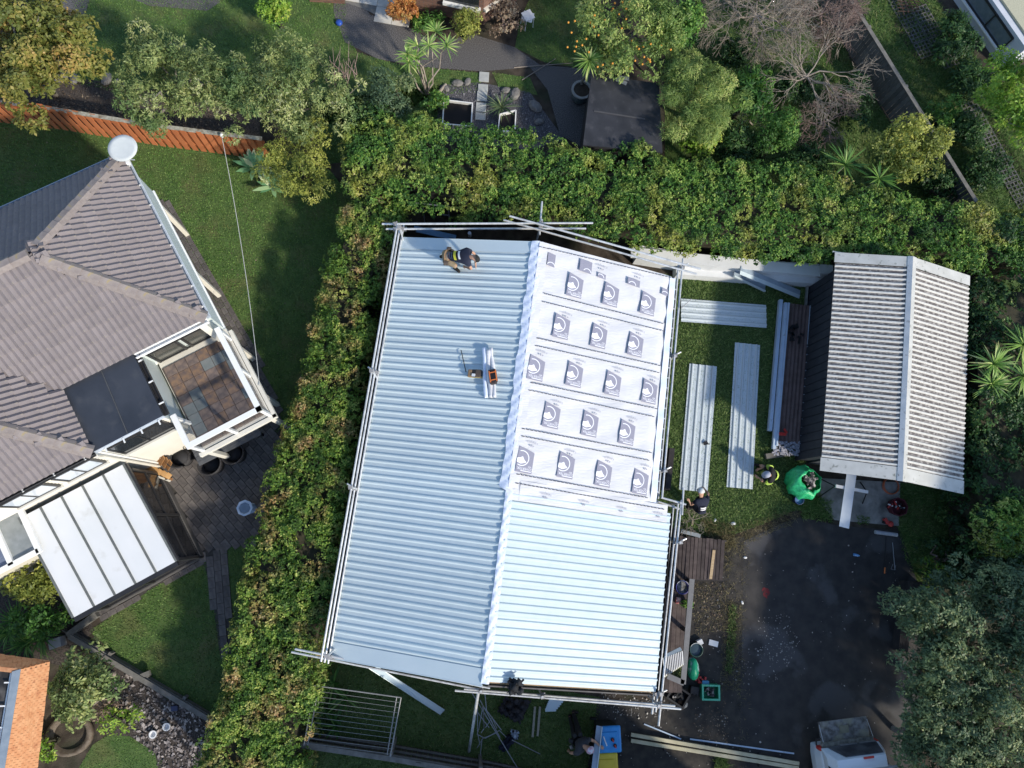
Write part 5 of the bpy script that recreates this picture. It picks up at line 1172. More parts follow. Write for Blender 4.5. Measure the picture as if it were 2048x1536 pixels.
# leafless trees
def bare(name, label, base, roots, mat, depth, L, r, spread, kids, up, mn=.006):
    t = thing(name, label, 'tree', g(*base)); mb = MB(); b = g(*base)
    f = g(roots[0], roots[1], roots[2]); limb(mb, b, f, r*1.5, r*1.2, n=7, bend=.08); tk = mb.build('trunk', mat, t, smooth=True)
    mb = MB()
    for k in range(roots[3]):
        a = 2*math.pi*(k+.4*rng.random())/roots[3]; d = Vector((math.cos(a), math.sin(a), .25+.3*rng.random())).normalized()
        grow(mb, f, d, L*(.8+.4*rng.random()), r, depth, spread, kids, up, mn)
    mb.build('branches', mat, t, smooth=True); return t
bare('bare_tree', 'large leafless tree with pale tangled twigs at the top edge', (1505,75), (1512,32,1.5,9), m_bare, 5, .66, .036, .5, 3, .0, .005)
bare('bare_tree', 'pinkish leafless tree tangle next to the grey paling fence', (1640,60), (1640,30,1.3,7), m_pink, 5, .5, .024, .55, 3, .0, .005)
bare('bare_tree', 'small pale leafless tree in the middle of the rough grass', (1610,185), (1613,153,1.3,7), m_bare, 4, .62, .03, .42, 3, .0, .005)
bare('bare_tree', 'reddish leafless bush below the small pale bare tree', (1640,275), (1645,245,.9,6), m_pink, 4, .40, .02, .6, 3, .05)
bare('dead_shrub', 'small grey dead shrub among the mandarins', (1235,115), (1232,98,1.3,4), m_bare, 3, .32, .018, .5, 3, .0)
bare('dead_shrub', 'small grey dead shrub left of the rounded green shrub', (1505,250), (1500,235,.8,5), m_bare, 3, .3, .018, .6, 3, .1)
bare('dead_shrub', 'dry grey twiggy plant below the worker at the scaffold corner', (1385,1050), (1385,1040,.4,6), m_bare, 3, .22, .012, .6, 3, .2, .004)
# tall trees beyond the lower right that shade the driveway
def offtree(name, label, x, y, zc, r, rz, mt, n):
    t = thing(name, label, 'tree', (x, y, 0)); mb = MB(); limb(mb, (x,y,0), (x,y,zc), .16, .08, n=8); mb.build('trunk', m_bark, t, smooth=True)
    cl = []
    for i in range(n):
        d = nrm(rng.normal(size=(1,3)))[0]*(.4+.6*rng.random()**.5); cl.append((x+d[0]*r, y+d[1]*r, zc+d[2]*rz, .4+.35*rng.random()))
    crown('crown', cl, 16, 5, .2, .12, Lf[mt], t)
offtree('shade_tree', 'tall tree beyond the bottom right corner shading the ute', 14.2, -10.6, 4.6, 1.9, 1.4, 'dark', 60)
offtree('shade_tree', 'tall tree beyond the right edge shading the rough grass', 19.5, -4.8, 5.6, 2.1, 1.6, 'dark', 70)
# ================================================================== things in the yard
def one(name, label, cat, mb, mat, group=None, smooth=False, bevel=0): return tag(mb.build(name, mat, smooth=smooth, bevel=bevel), label, cat, group)
def plank(name, label, cat, a, b, w, h, mat, group=None, bevel=0): return one(name, label, cat, MB().bar(a, b, w, h), mat, group, bevel=bevel)
m_red = M('red_plastic', (.45,.03,.025), (.52,.05,.04), rough=.4); m_blue = M('navy_bucket', (.03,.05,.16), (.04,.06,.2), rough=.4)
m_green = M('green_crate', (.02,.28,.13), (.03,.33,.16), rough=.45); m_orange = M('orange_plastic', (.75,.20,.05), (.8,.25,.08), rough=.45)
m_wh2 = M('white_plastic', (.72,.73,.74), (.78,.78,.78), rough=.5)
# new roofing sheets lying on the lawn
m_gsheet = M('ground_roof_steel', (.58,.64,.67), (.63,.69,.71), scale=1.2, rough=.36, spec=.6, metal=.15)
def lay(label, c00, c10, c01, z):       # corner, along width, along length
    o = g(*c00, z); x = g(*c10, z)-o; y = g(*c01, z)-o; W, Ln = x.length, y.length; mb = ribsheet(Ln, n=4, sp=W/4.06)
    x.normalize(); n = x.cross(y.normalized())
    zz = 1 if n.z > 0 else 1
    m2 = MB(); m2.add([o+x*v[0]+y.normalized()*v[1]+UP*v[2] for v in mb.v], mb.f)
    ob = one('roofing_sheet', label, 'roofing sheet', m2, m_gsheet, 'new roofing sheets on the back lawn'); s = ob.modifiers.new('thickness','SOLIDIFY'); s.thickness = .004; return ob
lay('ribbed roofing sheet lying crosswise at the top of the back lawn', (1362,597), (1362,643), (1532,610), .06)
lay('ribbed roofing sheet nearest the scaffold, lying lengthwise on the grass', (1379,727), (1434,733), (1358,979), .05)
lay('ribbed roofing sheet in the middle of the back lawn, being cut by the kneeling worker', (1470,685), (1520,690), (1453,974), .05)
one('steel_offcut', 'small dark offcut on the sheet nearest the scaffold', 'offcut', MB().box(g(1411,886,.11), (.14,.10,.012), rz=.4).box(g(1416,888,.11), (.1,.03,.03), rz=0), m_black)
# stack of old brown sheets with pale strips
OS = thing('old_sheet_stack', 'stack of old brown roofing sheets edged by pale blue strips beside the garage', 'sheet stack', g(1580,760,0))
m_old = M('old_brown_sheet', (.115,.078,.07), (.16,.11,.10), scale=5, rough=.8, c3=(.18,.17,.16), s3=9, t3=(.64,.76))
m_strip = M('pale_blue_strip', (.42,.52,.66), (.5,.6,.72), scale=3, rough=.5, c3=(.25,.27,.3), s3=6, t3=(.62,.78))
for k in range(4):
    o_ = g(1573+k*.6,606,.10+.05*k); x = g(1620,612,.10+.05*k)-o_; y = g(1551,888,.10+.05*k)-o_; rb = ribsheet(y.length, n=6, sp=x.length/6.1, h=.02); x.normalize(); y.normalize()
    m2 = MB(); m2.add([o_+x*v[0]+y*v[1]+UP*v[2] for v in rb.v], rb.f); ob = m2.build('sheet', m_old, OS)
MB().bar(g(1596,612,.05), g(1574,888,.05), .6, .09).build('pallet', m_gp, OS)
MB().bar(g(1561,600,.16), g(1539,862,.16), .11, .14).build('edge_strip', m_strip, OS)
MB().bar(g(1571,606,.26), g(1547,898,.26), .09, .12).build('edge_strip', m_strip, OS); MB().bar(g(1577,606,.3), g(1553,892,.3), .05, .1).build('edge_strip', m_strip, OS)
MB().bar(g(1622,612,.26), g(1601,912,.26), .09, .1).build('edge_strip', m_strip, OS)
mb = MB()
for _ in range(150):
    c = g(1546+rng.random()*54, 884+rng.random()*26, .25+.06*rng.random()); mb.box(c, (.03+.05*rng.random(), .03+.04*rng.random(), .03), rz=rng.random()*3)
stuff(mb.build('screws_and_rubble', M('rubble_grey',(.20,.2,.24),(.42,.42,.46),scale=20), OS))
plank('fence_post_offcut', 'short grey mossy post lying below the old sheet stack', 'post', g(1531,913,.08), g(1575,907,.08), .16, .12, m_gp)
tk = MB(); 
for _ in range(14):
    c = g(1590+rng.normal()*6, 665+rng.normal()*9, .34); tk.box(c, (.10+.12*rng.random(), .05, .06), rz=rng.random()*3)
one('tool_heap', 'dark heap of tools and cable on the old brown sheets', 'tools', tk, m_black)
one('drill', 'red power tool lying on the lower end of the old sheets', 'power tool', MB().box(g(1565,868,.36), (.22,.09,.09), rz=-.1).box(g(1571,862,.36), (.06,.16,.07), rz=.5), m_red, bevel=.015)
# folded flashings against the wall
FL = thing('folded_flashing', 'long folded pale blue flashing lying diagonally below the white wall', 'flashing', g(1540,565,0))
a, b = g(1481,541,.95), g(1600,590,.10); d = (b-a).normalized(); s = UP.cross(d).normalized()
MB().slab([a, b, b+s*.17-UP*.02, a+s*.17-UP*.02], .006).build('flange', M('blue_grey_flashing',(.34,.42,.5),rough=.4), FL); MB().slab([a, b, b-s*.12-UP*.02, a-s*.12-UP*.02], .006).build('lip', m_flash, FL)
FL = thing('folded_flashing', 'short folded pale blue flashing tray leaning at the wall foot', 'flashing', g(1500,570,0))
a, b = g(1467,553,.62), g(1529,583,.10); d = (b-a).normalized(); s = UP.cross(d).normalized()
MB().slab([a, b, b+s*.28+UP*.0, a+s*.28], .006).build('tray', M('blue_grey_flashing',(.34,.42,.5),rough=.4), FL); MB().bar(a+UP*.03, b+UP*.03, .05, .07).build('lip', m_flash, FL)
# green rubble sack
GBG = thing('green_sack', 'bulging green plastic sack full of rubbish next to the garage corner', 'sack', g(1592,965,0))
mb = MB(); rings = []; b0, b1 = g(1592,968,0), g(1624,962,.62)
for k in range(9):
    t = k/8; c = lerp(b0, b1, t**1.2)+UP*(.05*math.sin(t*3)); r = (.36+.17*math.sin(t*2.6))*(1-.30*t**3)
    rings.append([c+Vector((math.cos(a_)*r*(1+.10*math.sin(a_*5+k*.7)+.05*math.sin(a_*13+k*.4)), math.sin(a_)*r*1.0*(1+.10*math.sin(a_*7+k*.9)+.05*math.sin(a_*15)), .06*math.sin(a_*3+k)*t+(.18*math.sin(a_+.9) if k == 8 else 0)+.25*t*math.cos(a_+2.6))) for a_ in np.linspace(0, 2*math.pi, 40, endpoint=False)])
n_ = 40; mb.add([p for r in rings for p in r], [(k*n_+i, k*n_+(i+1)%n_, (k+1)*n_+(i+1)%n_, (k+1)*n_+i) for k in range(8) for i in range(n_)])
sk = mb.build('sack', M('green_film',(.02,.40,.15),(.05,.58,.24),scale=9,rough=.36,bump=1.0,bscale=11,spec=.5,stretch=(1,1,3)), GBG, smooth=True); sk.modifiers.new('t','SOLIDIFY').thickness = .006
rb = MB()
for _ in range(26):
    c = b1+Vector((rng.normal()*.11, rng.normal()*.13, -.10+.06*rng.random())); rb.box(c, (.07+.12*rng.random(), .05+.08*rng.random(), .05), rz=rng.random()*3)
stuff(rb.build('rubbish', M('mixed_rubbish',(.03,.03,.035),(.6,.56,.52),scale=7,thr=(.45,.6)), GBG))
def bucket(name, label, px, py, r, h, mat, inner=m_black, z=0, group=None, handle=True):
    t = thing(name, label, 'bucket', g(px,py,z), group); c = g(px,py,z)
    MB().lathe(c, [(r*.8,0),(r,h),(r*1.06,h),(r*1.06,h+.02),(r*.95,h+.02),(r*.76,.02),(0,.02)], n=20).build('shell', mat, t, smooth=True)
    MB().lathe(c, [(0,h*.84),(r*.92,h*.8)], n=20).build('contents', inner, t)
    if handle: MB().path([c+Vector((r*math.cos(a_), r*math.sin(a_), h+.03)) for a_ in np.linspace(.3, 2.6, 9)], .006, n=5).build('handle', m_wh2, t)
    return t
m_grey = M('grey_plastic', (.25,.26,.28), (.3,.31,.33))
bucket('bucket', 'dark blue bucket on the grass below the green sack', 1590, 1000, .14, .28, m_blue, M('blue_rag',(.1,.2,.4)))
bucket('bucket', 'purple-blue bucket on the deck beside the scaffold', 1360, 1173, .19, .25, M('purple_bucket',(.05,.05,.22),(.07,.07,.28),rough=.4), M('pale_tools',(.25,.25,.25),(.03,.03,.03),scale=12), z=.3)
bucket('bucket', 'dark green garden bucket right of the grey deck rail', 1386, 1296, .19, .3, M('dark_green_bucket',(.02,.06,.05),(.03,.08,.06),rough=.4), M('water_grey',(.05,.08,.10),rough=.1))
# trestle with long white flashing
TR2 = thing('trestle', 'black legged trestle with white bar in front of the garage', 'trestle', g(1703,980,0))
a, b = g(1671,972,.72), g(1735,984,.72); MB().bar(a, b, .09, .08).build('beam', m_wh2, TR2)
for e, sx in ((a,-1),(b,1)):
    for sy in (-1,1): MB().tube(e-UP*.03, Vector((e.x+sx*.22, e.y+sy*.33, 0)), .018, n=6).build('leg', m_black, TR2)
plank('white_flashing', 'long white flashing with rivet holes balanced across the trestle', 'flashing', g(1704,942,.78), g(1688,1055,.78), .30, .012, M('white_flashing_steel',(.60,.66,.72),(.66,.71,.76),rough=.4))
rg_ = MB(); c = g(1781,972,.06); R = .25
rg_.path([c+Vector((R*math.cos(t), R*1.0*math.sin(t), .01*math.sin(5*t))) for t in np.linspace(0, 2*math.pi, 33)], .016, n=6); rg_.path([c+Vector((R*.95*math.cos(t)+.01, R*.97*math.sin(t), .03)) for t in np.linspace(0, 2*math.pi, 33)], .016, n=6)
one('hose_coil', 'coiled orange hose ring at the garage door', 'hose', rg_, M('orange_hose',(.55,.14,.06),rough=.5))
TB = thing('tool_bag', 'dark red round tool bag full of tools below the orange hose', 'tool bag', g(1787,1014,0)); c = g(1787,1014,0)
MB().lathe(c, [(.24,0),(.28,.2),(.29,.3),(.26,.3),(.24,.06),(0,.06)], n=8).build('bag', M('maroon_fabric',(.07,.012,.02),(.10,.02,.03),rough=.9), TB)
for k in range(11):
    p = c+Vector((rng.normal()*.1, rng.normal()*.1, .25)); MB().bar(p, p+Vector((rng.normal()*.09, rng.normal()*.09, .06)), .035, .035).build('tool', (m_red, m_wh2, m_black, m_grey)[k % 4], TB)
one('circular_saw', 'red power saw on the asphalt below the tool bag', 'power tool', MB().lathe(g(1780,1048,.06), [(.08,0),(.09,.05),(.05,.09)], n=14).box(g(1772,1042,.1), (.1,.18,.08), rz=.5), m_red)
one('saw_handle', 'black saw body touching the red power saw', 'power tool', MB().box(g(1769,1043,.06), (.09,.13,.10), rz=-.5), m_black, bevel=.02)
BR = thing('push_broom', 'wide push broom lying on the asphalt edge with orange-tipped handle', 'broom', g(1772,1066,0))
MB().tube(g(1750,1064,.07), g(1794,1070,.07), .06, n=12).build('head', M('pale_roller',(.40,.42,.46),(.5,.52,.55)), BR)
MB().tube(g(1772,1072,.06), g(1770,1136,.05), .011, n=6).build('handle', m_black, BR); MB().tube(g(1770,1135,.05), g(1769,1147,.05), .02, n=8).build('grip', m_orange, BR)
one('rake_pole', 'dark pole with wire tines lying right of the push broom', 'pole', MB().tube(g(1785,1085,.03), g(1790,1140,.03), .012, n=6).path([g(1786,1128,.03), g(1782,1138,.03), g(1789,1140,.03), g(1792,1130,.03)], .006), m_grey)
one('water_bottle', 'small blue plastic bottle lying on the dark asphalt', 'bottle', MB().tube(g(1707,1109,.04), g(1716,1111,.04), .04, n=10).tube(g(1716,1111,.04), g(1719,1111.5,.04), .02, n=8), M('blue_bottle',(.10,.30,.62),(.2,.45,.75),rough=.2))
# dark timber boxes at driveway edge
m_db = M('black_stained_timber', (.022,.020,.022), (.04,.036,.036), scale=4, rough=.85)
for nm, lab, pts, z in (('timber_box','dark timber box at the right driveway edge',[(1797,1160),(1836,1163),(1832,1212),(1795,1208)],.45),('timber_bench','low dark timber bench below the dark box on the driveway edge',[(1792,1212),(1812,1214),(1802,1300),(1783,1298)],.35)):
    t = thing(nm, lab, 'box' if 'box' in nm else 'bench', g(*pts[0])); P = PX(pts); MB().prism([(p.x,p.y) for p in P], 0, z-.04).build('body', m_db, t); n = 3
    for k in range(n):
        q = [lerp(P[0],P[1],k/n+.01), lerp(P[0],P[1],(k+1)/n-.01), lerp(P[3],P[2],(k+1)/n-.01), lerp(P[3],P[2],k/n+.01)]; MB().prism([(p.x,p.y) for p in q], z-.038, z).build('plank', m_db, t)
# deck and steps on the right side of the house
m_deck = M('dark_deck_board', (.045,.032,.032), (.085,.065,.06), scale=5, rough=.75, rand=.28, stretch=(1,1,1))
DK = thing('deck', 'dark timber deck steps against the right side of the central house', 'deck', g(1395,1120,0))
for k in range(13):
    x = 1352+k*7.6; MB().bar(g(x+3,1072+k*.6+rng.normal(),.30+.008*rng.normal()), g(x-2,1158+k*.2,.30+.008*rng.normal()), (.104,.092,.098)[k%3], .03).build('board', m_deck, DK)
MB().bar(g(1350,1076,.15), g(1450,1082,.15), .05, .26).build('joist', m_db, DK); MB().bar(g(1345,1157,.15), g(1443,1160,.15), .05, .26).build('joist', m_db, DK)
for k in range(4):
    x = 1338+k*9; MB().bar(g(x+5,1158,.296), g(x-6,1385,.296), .125, .03).build('board', m_deck, DK)
MB().bar(g(1384,1158,.75), g(1366,1368,.75), .15, .035).build('top_rail', M('grey_painted_rail',(.16,.16,.165),(.19,.19,.195)), DK)
for t in (.02,.5,.98):
    p = lerp(g(1384,1158,.75), g(1366,1368,.75), t); MB().box((p.x,p.y,.37), (.09,.09,.74)).build('rail_post', m_db, DK)
MB().bar(g(1368,1366,.75), g(1335,1352,.75), .15, .035).build('end_rail', M('grey_painted_rail',(.16,.16,.165)), DK)
plank('timber_stick', 'raw yellow timber stick lying on the dark deck boards', 'timber', g(1428,1100,.33), g(1421,1158,.33), .085, .03, m_timber)
plank('pale_flashing_piece', 'short grey flashing piece at the top edge of the deck', 'flashing', g(1362,1062,.36), g(1401,1072,.33), .11, .01, M('grey_flashing',(.26,.29,.31),rough=.4))
plank('dark_board', 'dark board standing on edge under the scaffold beside the lawn', 'board', g(1340,898,.3), g(1331,980,.3), .16, .5, m_db)
one('red_box', 'small red and white box on the deck', 'box', MB().box(g(1356,1201,.36), (.13,.18,.09), rz=-.2), M('red_white_print',(.45,.06,.06),(.6,.55,.5),scale=9), bevel=.01)
for k, (px, py) in enumerate(((1371,1206),(1354,1344))):
    t = thing('flower_pot', ('small potted plant by the grey rail near the red box','pale potted plant by the lower end of the grey rail')[k], 'pot plant', g(px,py,.31)); c = g(px,py,.31)
    MB().lathe(c, [(.08,0),(.11,.16),(.12,.17),(.1,.17)], n=12).build('pot', m_black, t); crown('leaves', [(c.x,c.y,c.z+.2,.13)], 220, 5, .07, .035, Lf['olive' if k else 'green'], t)
# clutter right of the deck
one('white_carton', 'small white carton with a dark hole beside the green bucket', 'carton', MB().box(g(1399,1284,.07), (.17,.14,.14), rz=.4), m_wh2, bevel=.01)
plank('white_board', 'small white board lying on the dirt right of the green bucket', 'board', g(1418,1284,.03), g(1436,1289,.03), .16, .02, m_wh2)
FS = thing('slatted_rack', 'folded white slatted rack leaning on the deck by the scaffold corner', 'rack', g(1345,1325,.3))
a0, a1, b0_, b1_ = g(1326,1316,.55), g(1364,1302,.85), g(1330,1354,.5), g(1366,1330,.8)
for k in range(12):
    t = k/11; MB().bar(lerp(a0,a1,t), lerp(b0_,b1_,t), .028, .012).build('slat', m_wh2, FS)
for p, q in ((a0,a1),(b0_,b1_)): MB().bar(p-UP*.02, q-UP*.02, .03, .02).build('frame', M('yellowed_plastic',(.5,.5,.3)), FS)
one('blue_grey_board', 'blue-grey board behind the slatted rack', 'board', MB().bar(g(1332,1312,.6), g(1362,1297,.85), .1, .02), M('blue_grey_flashing',(.34,.42,.5)))
one('green_bag', 'bright green and white plastic bag slumped beside the grey rail', 'bag', MB().lathe(g(1381,1334,0), [(.10,0),(.17,.12),(.16,.3),(.08,.4),(0,.42)], n=14, sy=1.9), M('green_white_bag',(.02,.36,.18),(.6,.7,.72),scale=3,thr=(.5,.6),rough=.4,bump=.5,bscale=8), smooth=True)
mb = MB()
for _ in range(10): c = g(1400+rng.normal()*6, 1357+rng.normal()*6, .08); mb.box(c, (.06+.1*rng.random(), .05, .08), rz=rng.random()*3)
one('power_tool_pile', 'pile of red power tools above the green basket', 'power tools', mb, m_red)
one('blue_box', 'small light blue box touching the green basket', 'box', MB().box(g(1410,1366,.08), (.2,.14,.14), rz=-.1), M('light_blue_box',(.12,.35,.55)), bevel=.01)
one('black_case', 'black battery case left of the green basket', 'case', MB().box(g(1388,1380,.1), (.26,.22,.18), rz=-.2).box(g(1386,1388,.12), (.06,.04,.18)).box(g(1393,1389,.12), (.06,.04,.18)), m_black, bevel=.02)
def crate(name, label, px, py, w, d, h, rz, mat, junk):
    t = thing(name, label, 'crate', g(px,py,0)); c = g(px,py,0); X = Vector((math.cos(rz), math.sin(rz), 0)); Y = Vector((-X.y, X.x, 0)); ax = (X,Y,UP)
    mb = MB(); mb.box(c+UP*.015, (w,d,.03), ax=ax)
    for s in (-1,1): mb.box(c+X*s*w/2+UP*h/2, (.025,d+.05,h), ax=ax); mb.box(c+Y*s*d/2+UP*(h/2-.002), (w,.025,h), ax=ax)
    mb.build('basket', mat, t); rm = MB()
    for s in (-1,1): rm.box(c+X*s*(w/2+.01)+UP*(h+.012), (.05,d+.07,.02), ax=ax); rm.box(c+Y*s*(d/2+.01)+UP*(h+.010), (w-.03,.05,.02), ax=ax)
    rm.build('rim', M('pale_green_rim',(.12,.5,.32)) if mat is m_green else mat, t)
    jk = MB()
    for _ in range(16): jk.box(c+X*rng.normal()*w*.18+Y*rng.normal()*d*.18+UP*(.12+.1*rng.random()), (.05+.12*rng.random(), .05, .06), rz=rng.random()*3)
    stuff(jk.build('contents', junk, t))
crate('green_basket', 'green plastic basket of tools on the dirt beside the deck corner', 1416, 1381, .46, .36, .25, -.05, m_green, M('tool_mix',(.03,.03,.03),(.35,.32,.3),scale=9,thr=(.5,.65)))
crate('black_crate', 'black crate of rubbish at the scaffold corner below the deck', 1352, 1388, .5, .4, .25, -.6, m_black, M('rubbish_mix',(.02,.02,.02),(.5,.48,.46),scale=7,thr=(.55,.65)))
for k, (px, py, s) in enumerate([(1360,1404,.09),(1369,1409,.1),(1364,1414,.07),(1413,1397,.06)]):
    one('rock', 'small %s rock below the black crate and green basket' % ('rusty','pale','flat brown','white')[k], 'rock', MB().lathe(g(px,py,0), [(s*.8,0),(s,s*.5),(s*.5,s*.9),(0,s)], n=7, sy=.8, rz=k), M('rock_%d' % k, ((.3,.16,.09),(.45,.42,.36),(.2,.15,.11),(.6,.58,.54))[k]), 'rocks by the crates', smooth=False)
# timbers and batten on the driveway
for k, (p, q, lab) in enumerate((((1262,1469),(1598,1527),'upper of two long pale timber planks across the driveway bottom'),((1262,1481),(1597,1536),'lower of two long pale timber planks across the driveway bottom'))):
    plank('timber_plank', lab, 'plank', g(*p,.14), g(*q,.14), .095, .05, M('pale_pine',(.46,.42,.28),(.56,.51,.36),scale=5,rough=.8,c3=(.22,.18,.12),s3=9,t3=(.68,.74)), 'pale planks on the driveway')
for k, (px, py) in enumerate(((1330,1488),(1520,1520))):
    plank('timber_bearer', 'short dark bearer under the %s ends of the pale planks' % ('left','right')[k], 'timber', g(px,py-14,.05), g(px,py+14,.05), .09, .1, m_db)
one('white_batten', 'thin white batten lying behind the pale planks', 'batten', MB().bar(g(1288,1448,.02), g(1362,1478,.06), .035, .02).bar(g(1380,1478,.03), g(1588,1507,.03), .04, .02), m_strip)
# wheelie bins
def bin_(label, px, py, lid):
    t = thing('wheelie_bin', label, 'bin', g(px,py,0), 'wheelie bins'); c = Vector(g(px,py,1.0)); c.z = 0; w, d = .62, .66
    X = Vector((1,.02,0)).normalized(); Y = Vector((-X.y,X.x,0)); q = lambda sx, sy, z, k=1.: c+X*sx*w/2*k+Y*sy*d/2*k+UP*z
    MB().hexa([q(-1,-1,.06,.78),q(1,-1,.06,.78),q(1,1,.06,.78),q(-1,1,.06,.78)], [q(-1,-1,.94),q(1,-1,.94),q(1,1,.94),q(-1,1,.94)]).build('body', M('dark_green_bin',(.012,.02,.018)), t, bevel=.03)
    MB().hexa([q(-1,-1,.95,1.07),q(1,-1,.95,1.07),q(1,1,.95,1.07),q(-1,1,.95,1.07)], [q(-1,-1,1.02,1.0),q(1,-1,1.02,1.0),q(1,1,1.02,1.0),q(-1,1,1.02,1.0)]).build('lid', lid, t, bevel=.04)
    MB().box(c+UP*1.035, (w*.7,d*.6,.03), ax=(X,Y,UP)).build('lid_panel', lid, t, bevel=.012)
    MB().tube(q(-1.12,-.7,.93), q(-1.12,.7,.93), .018, n=8).build('handle', m_black, t)
    for s in (-1,1): MB().tube(q(-.85,s*.9,.1), q(-.85,s*1.05,.1), .1, n=14).build('wheel', m_black, t)
    return t
bin_('wheelie bin with bright blue lid at the bottom edge', 1219, 1479, M('blue_lid',(.02,.25,.62),(.03,.30,.70),rough=.35,coat=.3))
bin_('wheelie bin with yellow lid cut by the bottom edge', 1213, 1534, M('yellow_lid',(.60,.44,.02),(.68,.5,.03),rough=.35,coat=.3))
tr = thing('clippers', 'pair of dark and red tool pieces lying on the blue bin lid', 'tool', g(1227,1480,1.06))
for k, (x, y) in enumerate(((1225,1479),(1230,1491))): MB().lathe(g(x,y,1.07), [(.05,0),(.05,.03),(.02,.05)], n=10).build('cap', m_black, tr); MB().box(g(x+1,y+2,1.11), (.03,.09,.03), rz=.4).build('grip', m_red, tr)
plank('white_strap', 'short bent white strap on the blue bin lid', 'strap', g(1207,1473,1.07), g(1214,1492,1.07), .03, .01, m_wh2)
HF = thing('long_flashing', 'long blue-grey flashing held upright beside the bins', 'flashing', g(1197,1500,.5))
a, b = g(1204,1453,1.15), g(1191,1565,1.15); MB().slab([a, b, b+Vector((-.14,.02,-.05)), a+Vector((-.14,.02,-.05))], .006).build('face', M('steel_blue_flashing',(.30,.38,.48),(.36,.44,.54),rough=.4), HF)
MB().bar(a+UP*.02, b+UP*.02, .02, .05).build('edge', m_flash, HF)
# folding clothesline
CLN = thing('folding_clothesline', 'grey folding clothesline frame with taut lines in the bottom yard', 'clothesline', g(700,1480,0))
m_cl = M('clothesline_steel', (.24,.24,.235), (.31,.31,.3), rough=.5, metal=.3)
zc = 1.55; c0, c1, c2, c3 = [g(x, y, zc) for x, y in ((629,1371),(802,1395),(781,1511),(608,1489))]
for p, q in ((c0,c1),(c1,c2),(c3,c0)): MB().tube(p, q, .017, n=8).build('frame_tube', m_cl, CLN)
MB().tube(lerp(c0,c1,.05)-UP*.02, lerp(c3,c2,.04)-UP*.02, .016, n=6).build('frame_tube', m_cl, CLN); MB().tube(lerp(c0,c1,.95)-UP*.02, lerp(c3,c2,.96)-UP*.02, .016, n=6).build('frame_tube', m_cl, CLN)
for k in range(1, 12):
    t = k/11.3; MB().tube(lerp(c0,c3,t), lerp(c1,c2,t), .0055, n=4).build('line', m_cl, CLN)
for p in (c3, c2): MB().tube(Vector((p.x,p.y,0)), p, .028, n=8).build('post', m_cl, CLN)
MB().tube(Vector((c3.x,c3.y,.9)), lerp(c3,c0,.5), .012, n=6).build('brace', m_cl, CLN); MB().tube(Vector((c2.x,c2.y,.9)), lerp(c2,c1,.5), .012, n=6).build('brace', m_cl, CLN)
# collapsed rotary dryer
RD = thing('rotary_dryer', 'collapsed rotary clothes dryer tangle of thin bars below the scaffold', 'clothes dryer', g(975,1450,0))
seg = [((943,1384,.9),(1035,1536,.3)),((950,1418,.8),(978,1455,.5)),((955,1415,.9),(955,1468,.4)),((966,1412,.9),(956,1464,.4)),((967,1413,.9),(1003,1460,.5)),((967,1413,.9),(985,1445,.6)),((970,1388,1.0),(973,1420,.9)),((985,1434,.6),(971,1455,.5)),((1000,1460,.5),(970,1477,.3)),((954,1468,.4),(968,1476,.4)),((968,1476,.4),(995,1465,.4)),((956,1470,.3),(960,1490,.2)),((966,1476,.3),(954,1496,.1)),((964,1478,.3),(958,1532,.05)),((968,1457,.5),(962,1466,.5)),((985,1437,.6),(994,1457,.4)),((1000,1462,.5),(1012,1474,.2)),((1024,1480,.3),(1080,1508,.1)),((960,1400,.9),(1000,1475,.4))]
for p, q in seg: MB().tube(g(*p), g(*q), .012, n=5).build('arm', m_grey, RD)
MB().tube(g(968,1455,0), g(966,1412,.95), .02, n=8).build('mast', m_cl, RD)
def drape(name, label, cat, pts, z, mat, thick=.02, amp=.1, n=14):
    P = PX(pts, z); a = np.array([(p.x,p.y) for p in P]); mb = MB(); vs = []; fs = []
    c0_, c1_, c2_, c3_ = P
    for i in range(n+1):
        for j in range(n+1):
            p = lerp(lerp(c0_,c1_,i/n), lerp(c3_,c2_,i/n), j/n); e = min(i, n-i, j, n-j)/n
            p = p+UP*(amp*(math.sin(i*1.1+j*.7)*.4+math.sin(i*.6-j*1.3)*.5+rng.random()*.3)*min(1, e*5))+Vector((math.sin(j*1.9)*.04, math.sin(i*2.3)*.04, 0)); vs.append(p)
    fs = [(i*(n+1)+j, (i+1)*(n+1)+j, (i+1)*(n+1)+j+1, i*(n+1)+j+1) for i in range(n) for j in range(n)]
    o = one(name, label, cat, mb.add(vs, fs), mat, smooth=True); o.modifiers.new('t','SOLIDIFY').thickness = thick; return o
m_tarp = M('charcoal_tarp', (.026,.024,.028), (.04,.038,.042), scale=4, rough=.8, bump=.4, bscale=9)
drape('tarp', 'crumpled charcoal tarp on the grass under the bottom scaffold', 'tarp', [(1010,1395),(1062,1400),(1040,1448),(994,1425)], .12, m_tarp, amp=.16)
drape('dark_cloth', 'black cloth slung over the bottom scaffold tube', 'cloth', [(1017,1356),(1046,1360),(1044,1388),(1017,1387)], 3.5, M('black_cloth',(.012,.013,.016),(.025,.027,.03),rough=.9), amp=.10, n=9)
drape('jacket', 'dark trousers with pale blue shirt dropped on the grass by the dryer', 'clothes', [(996,1496),(1018,1466),(1036,1474),(1008,1505)], .1, M('navy_cloth',(.015,.018,.035)), amp=.1, n=8)
drape('pale_shirt', 'pale blue shirt lying on the dropped dark trousers', 'clothes', [(1021,1459),(1036,1463),(1034,1478),(1024,1470)], .22, M('pale_blue_cloth',(.35,.42,.52)), amp=.1, n=7)
SO = thing('sheet_offcuts', 'fanned stack of pale ribbed sheet offcuts under the bottom scaffold tube', 'offcuts', g(1110,1410,0))
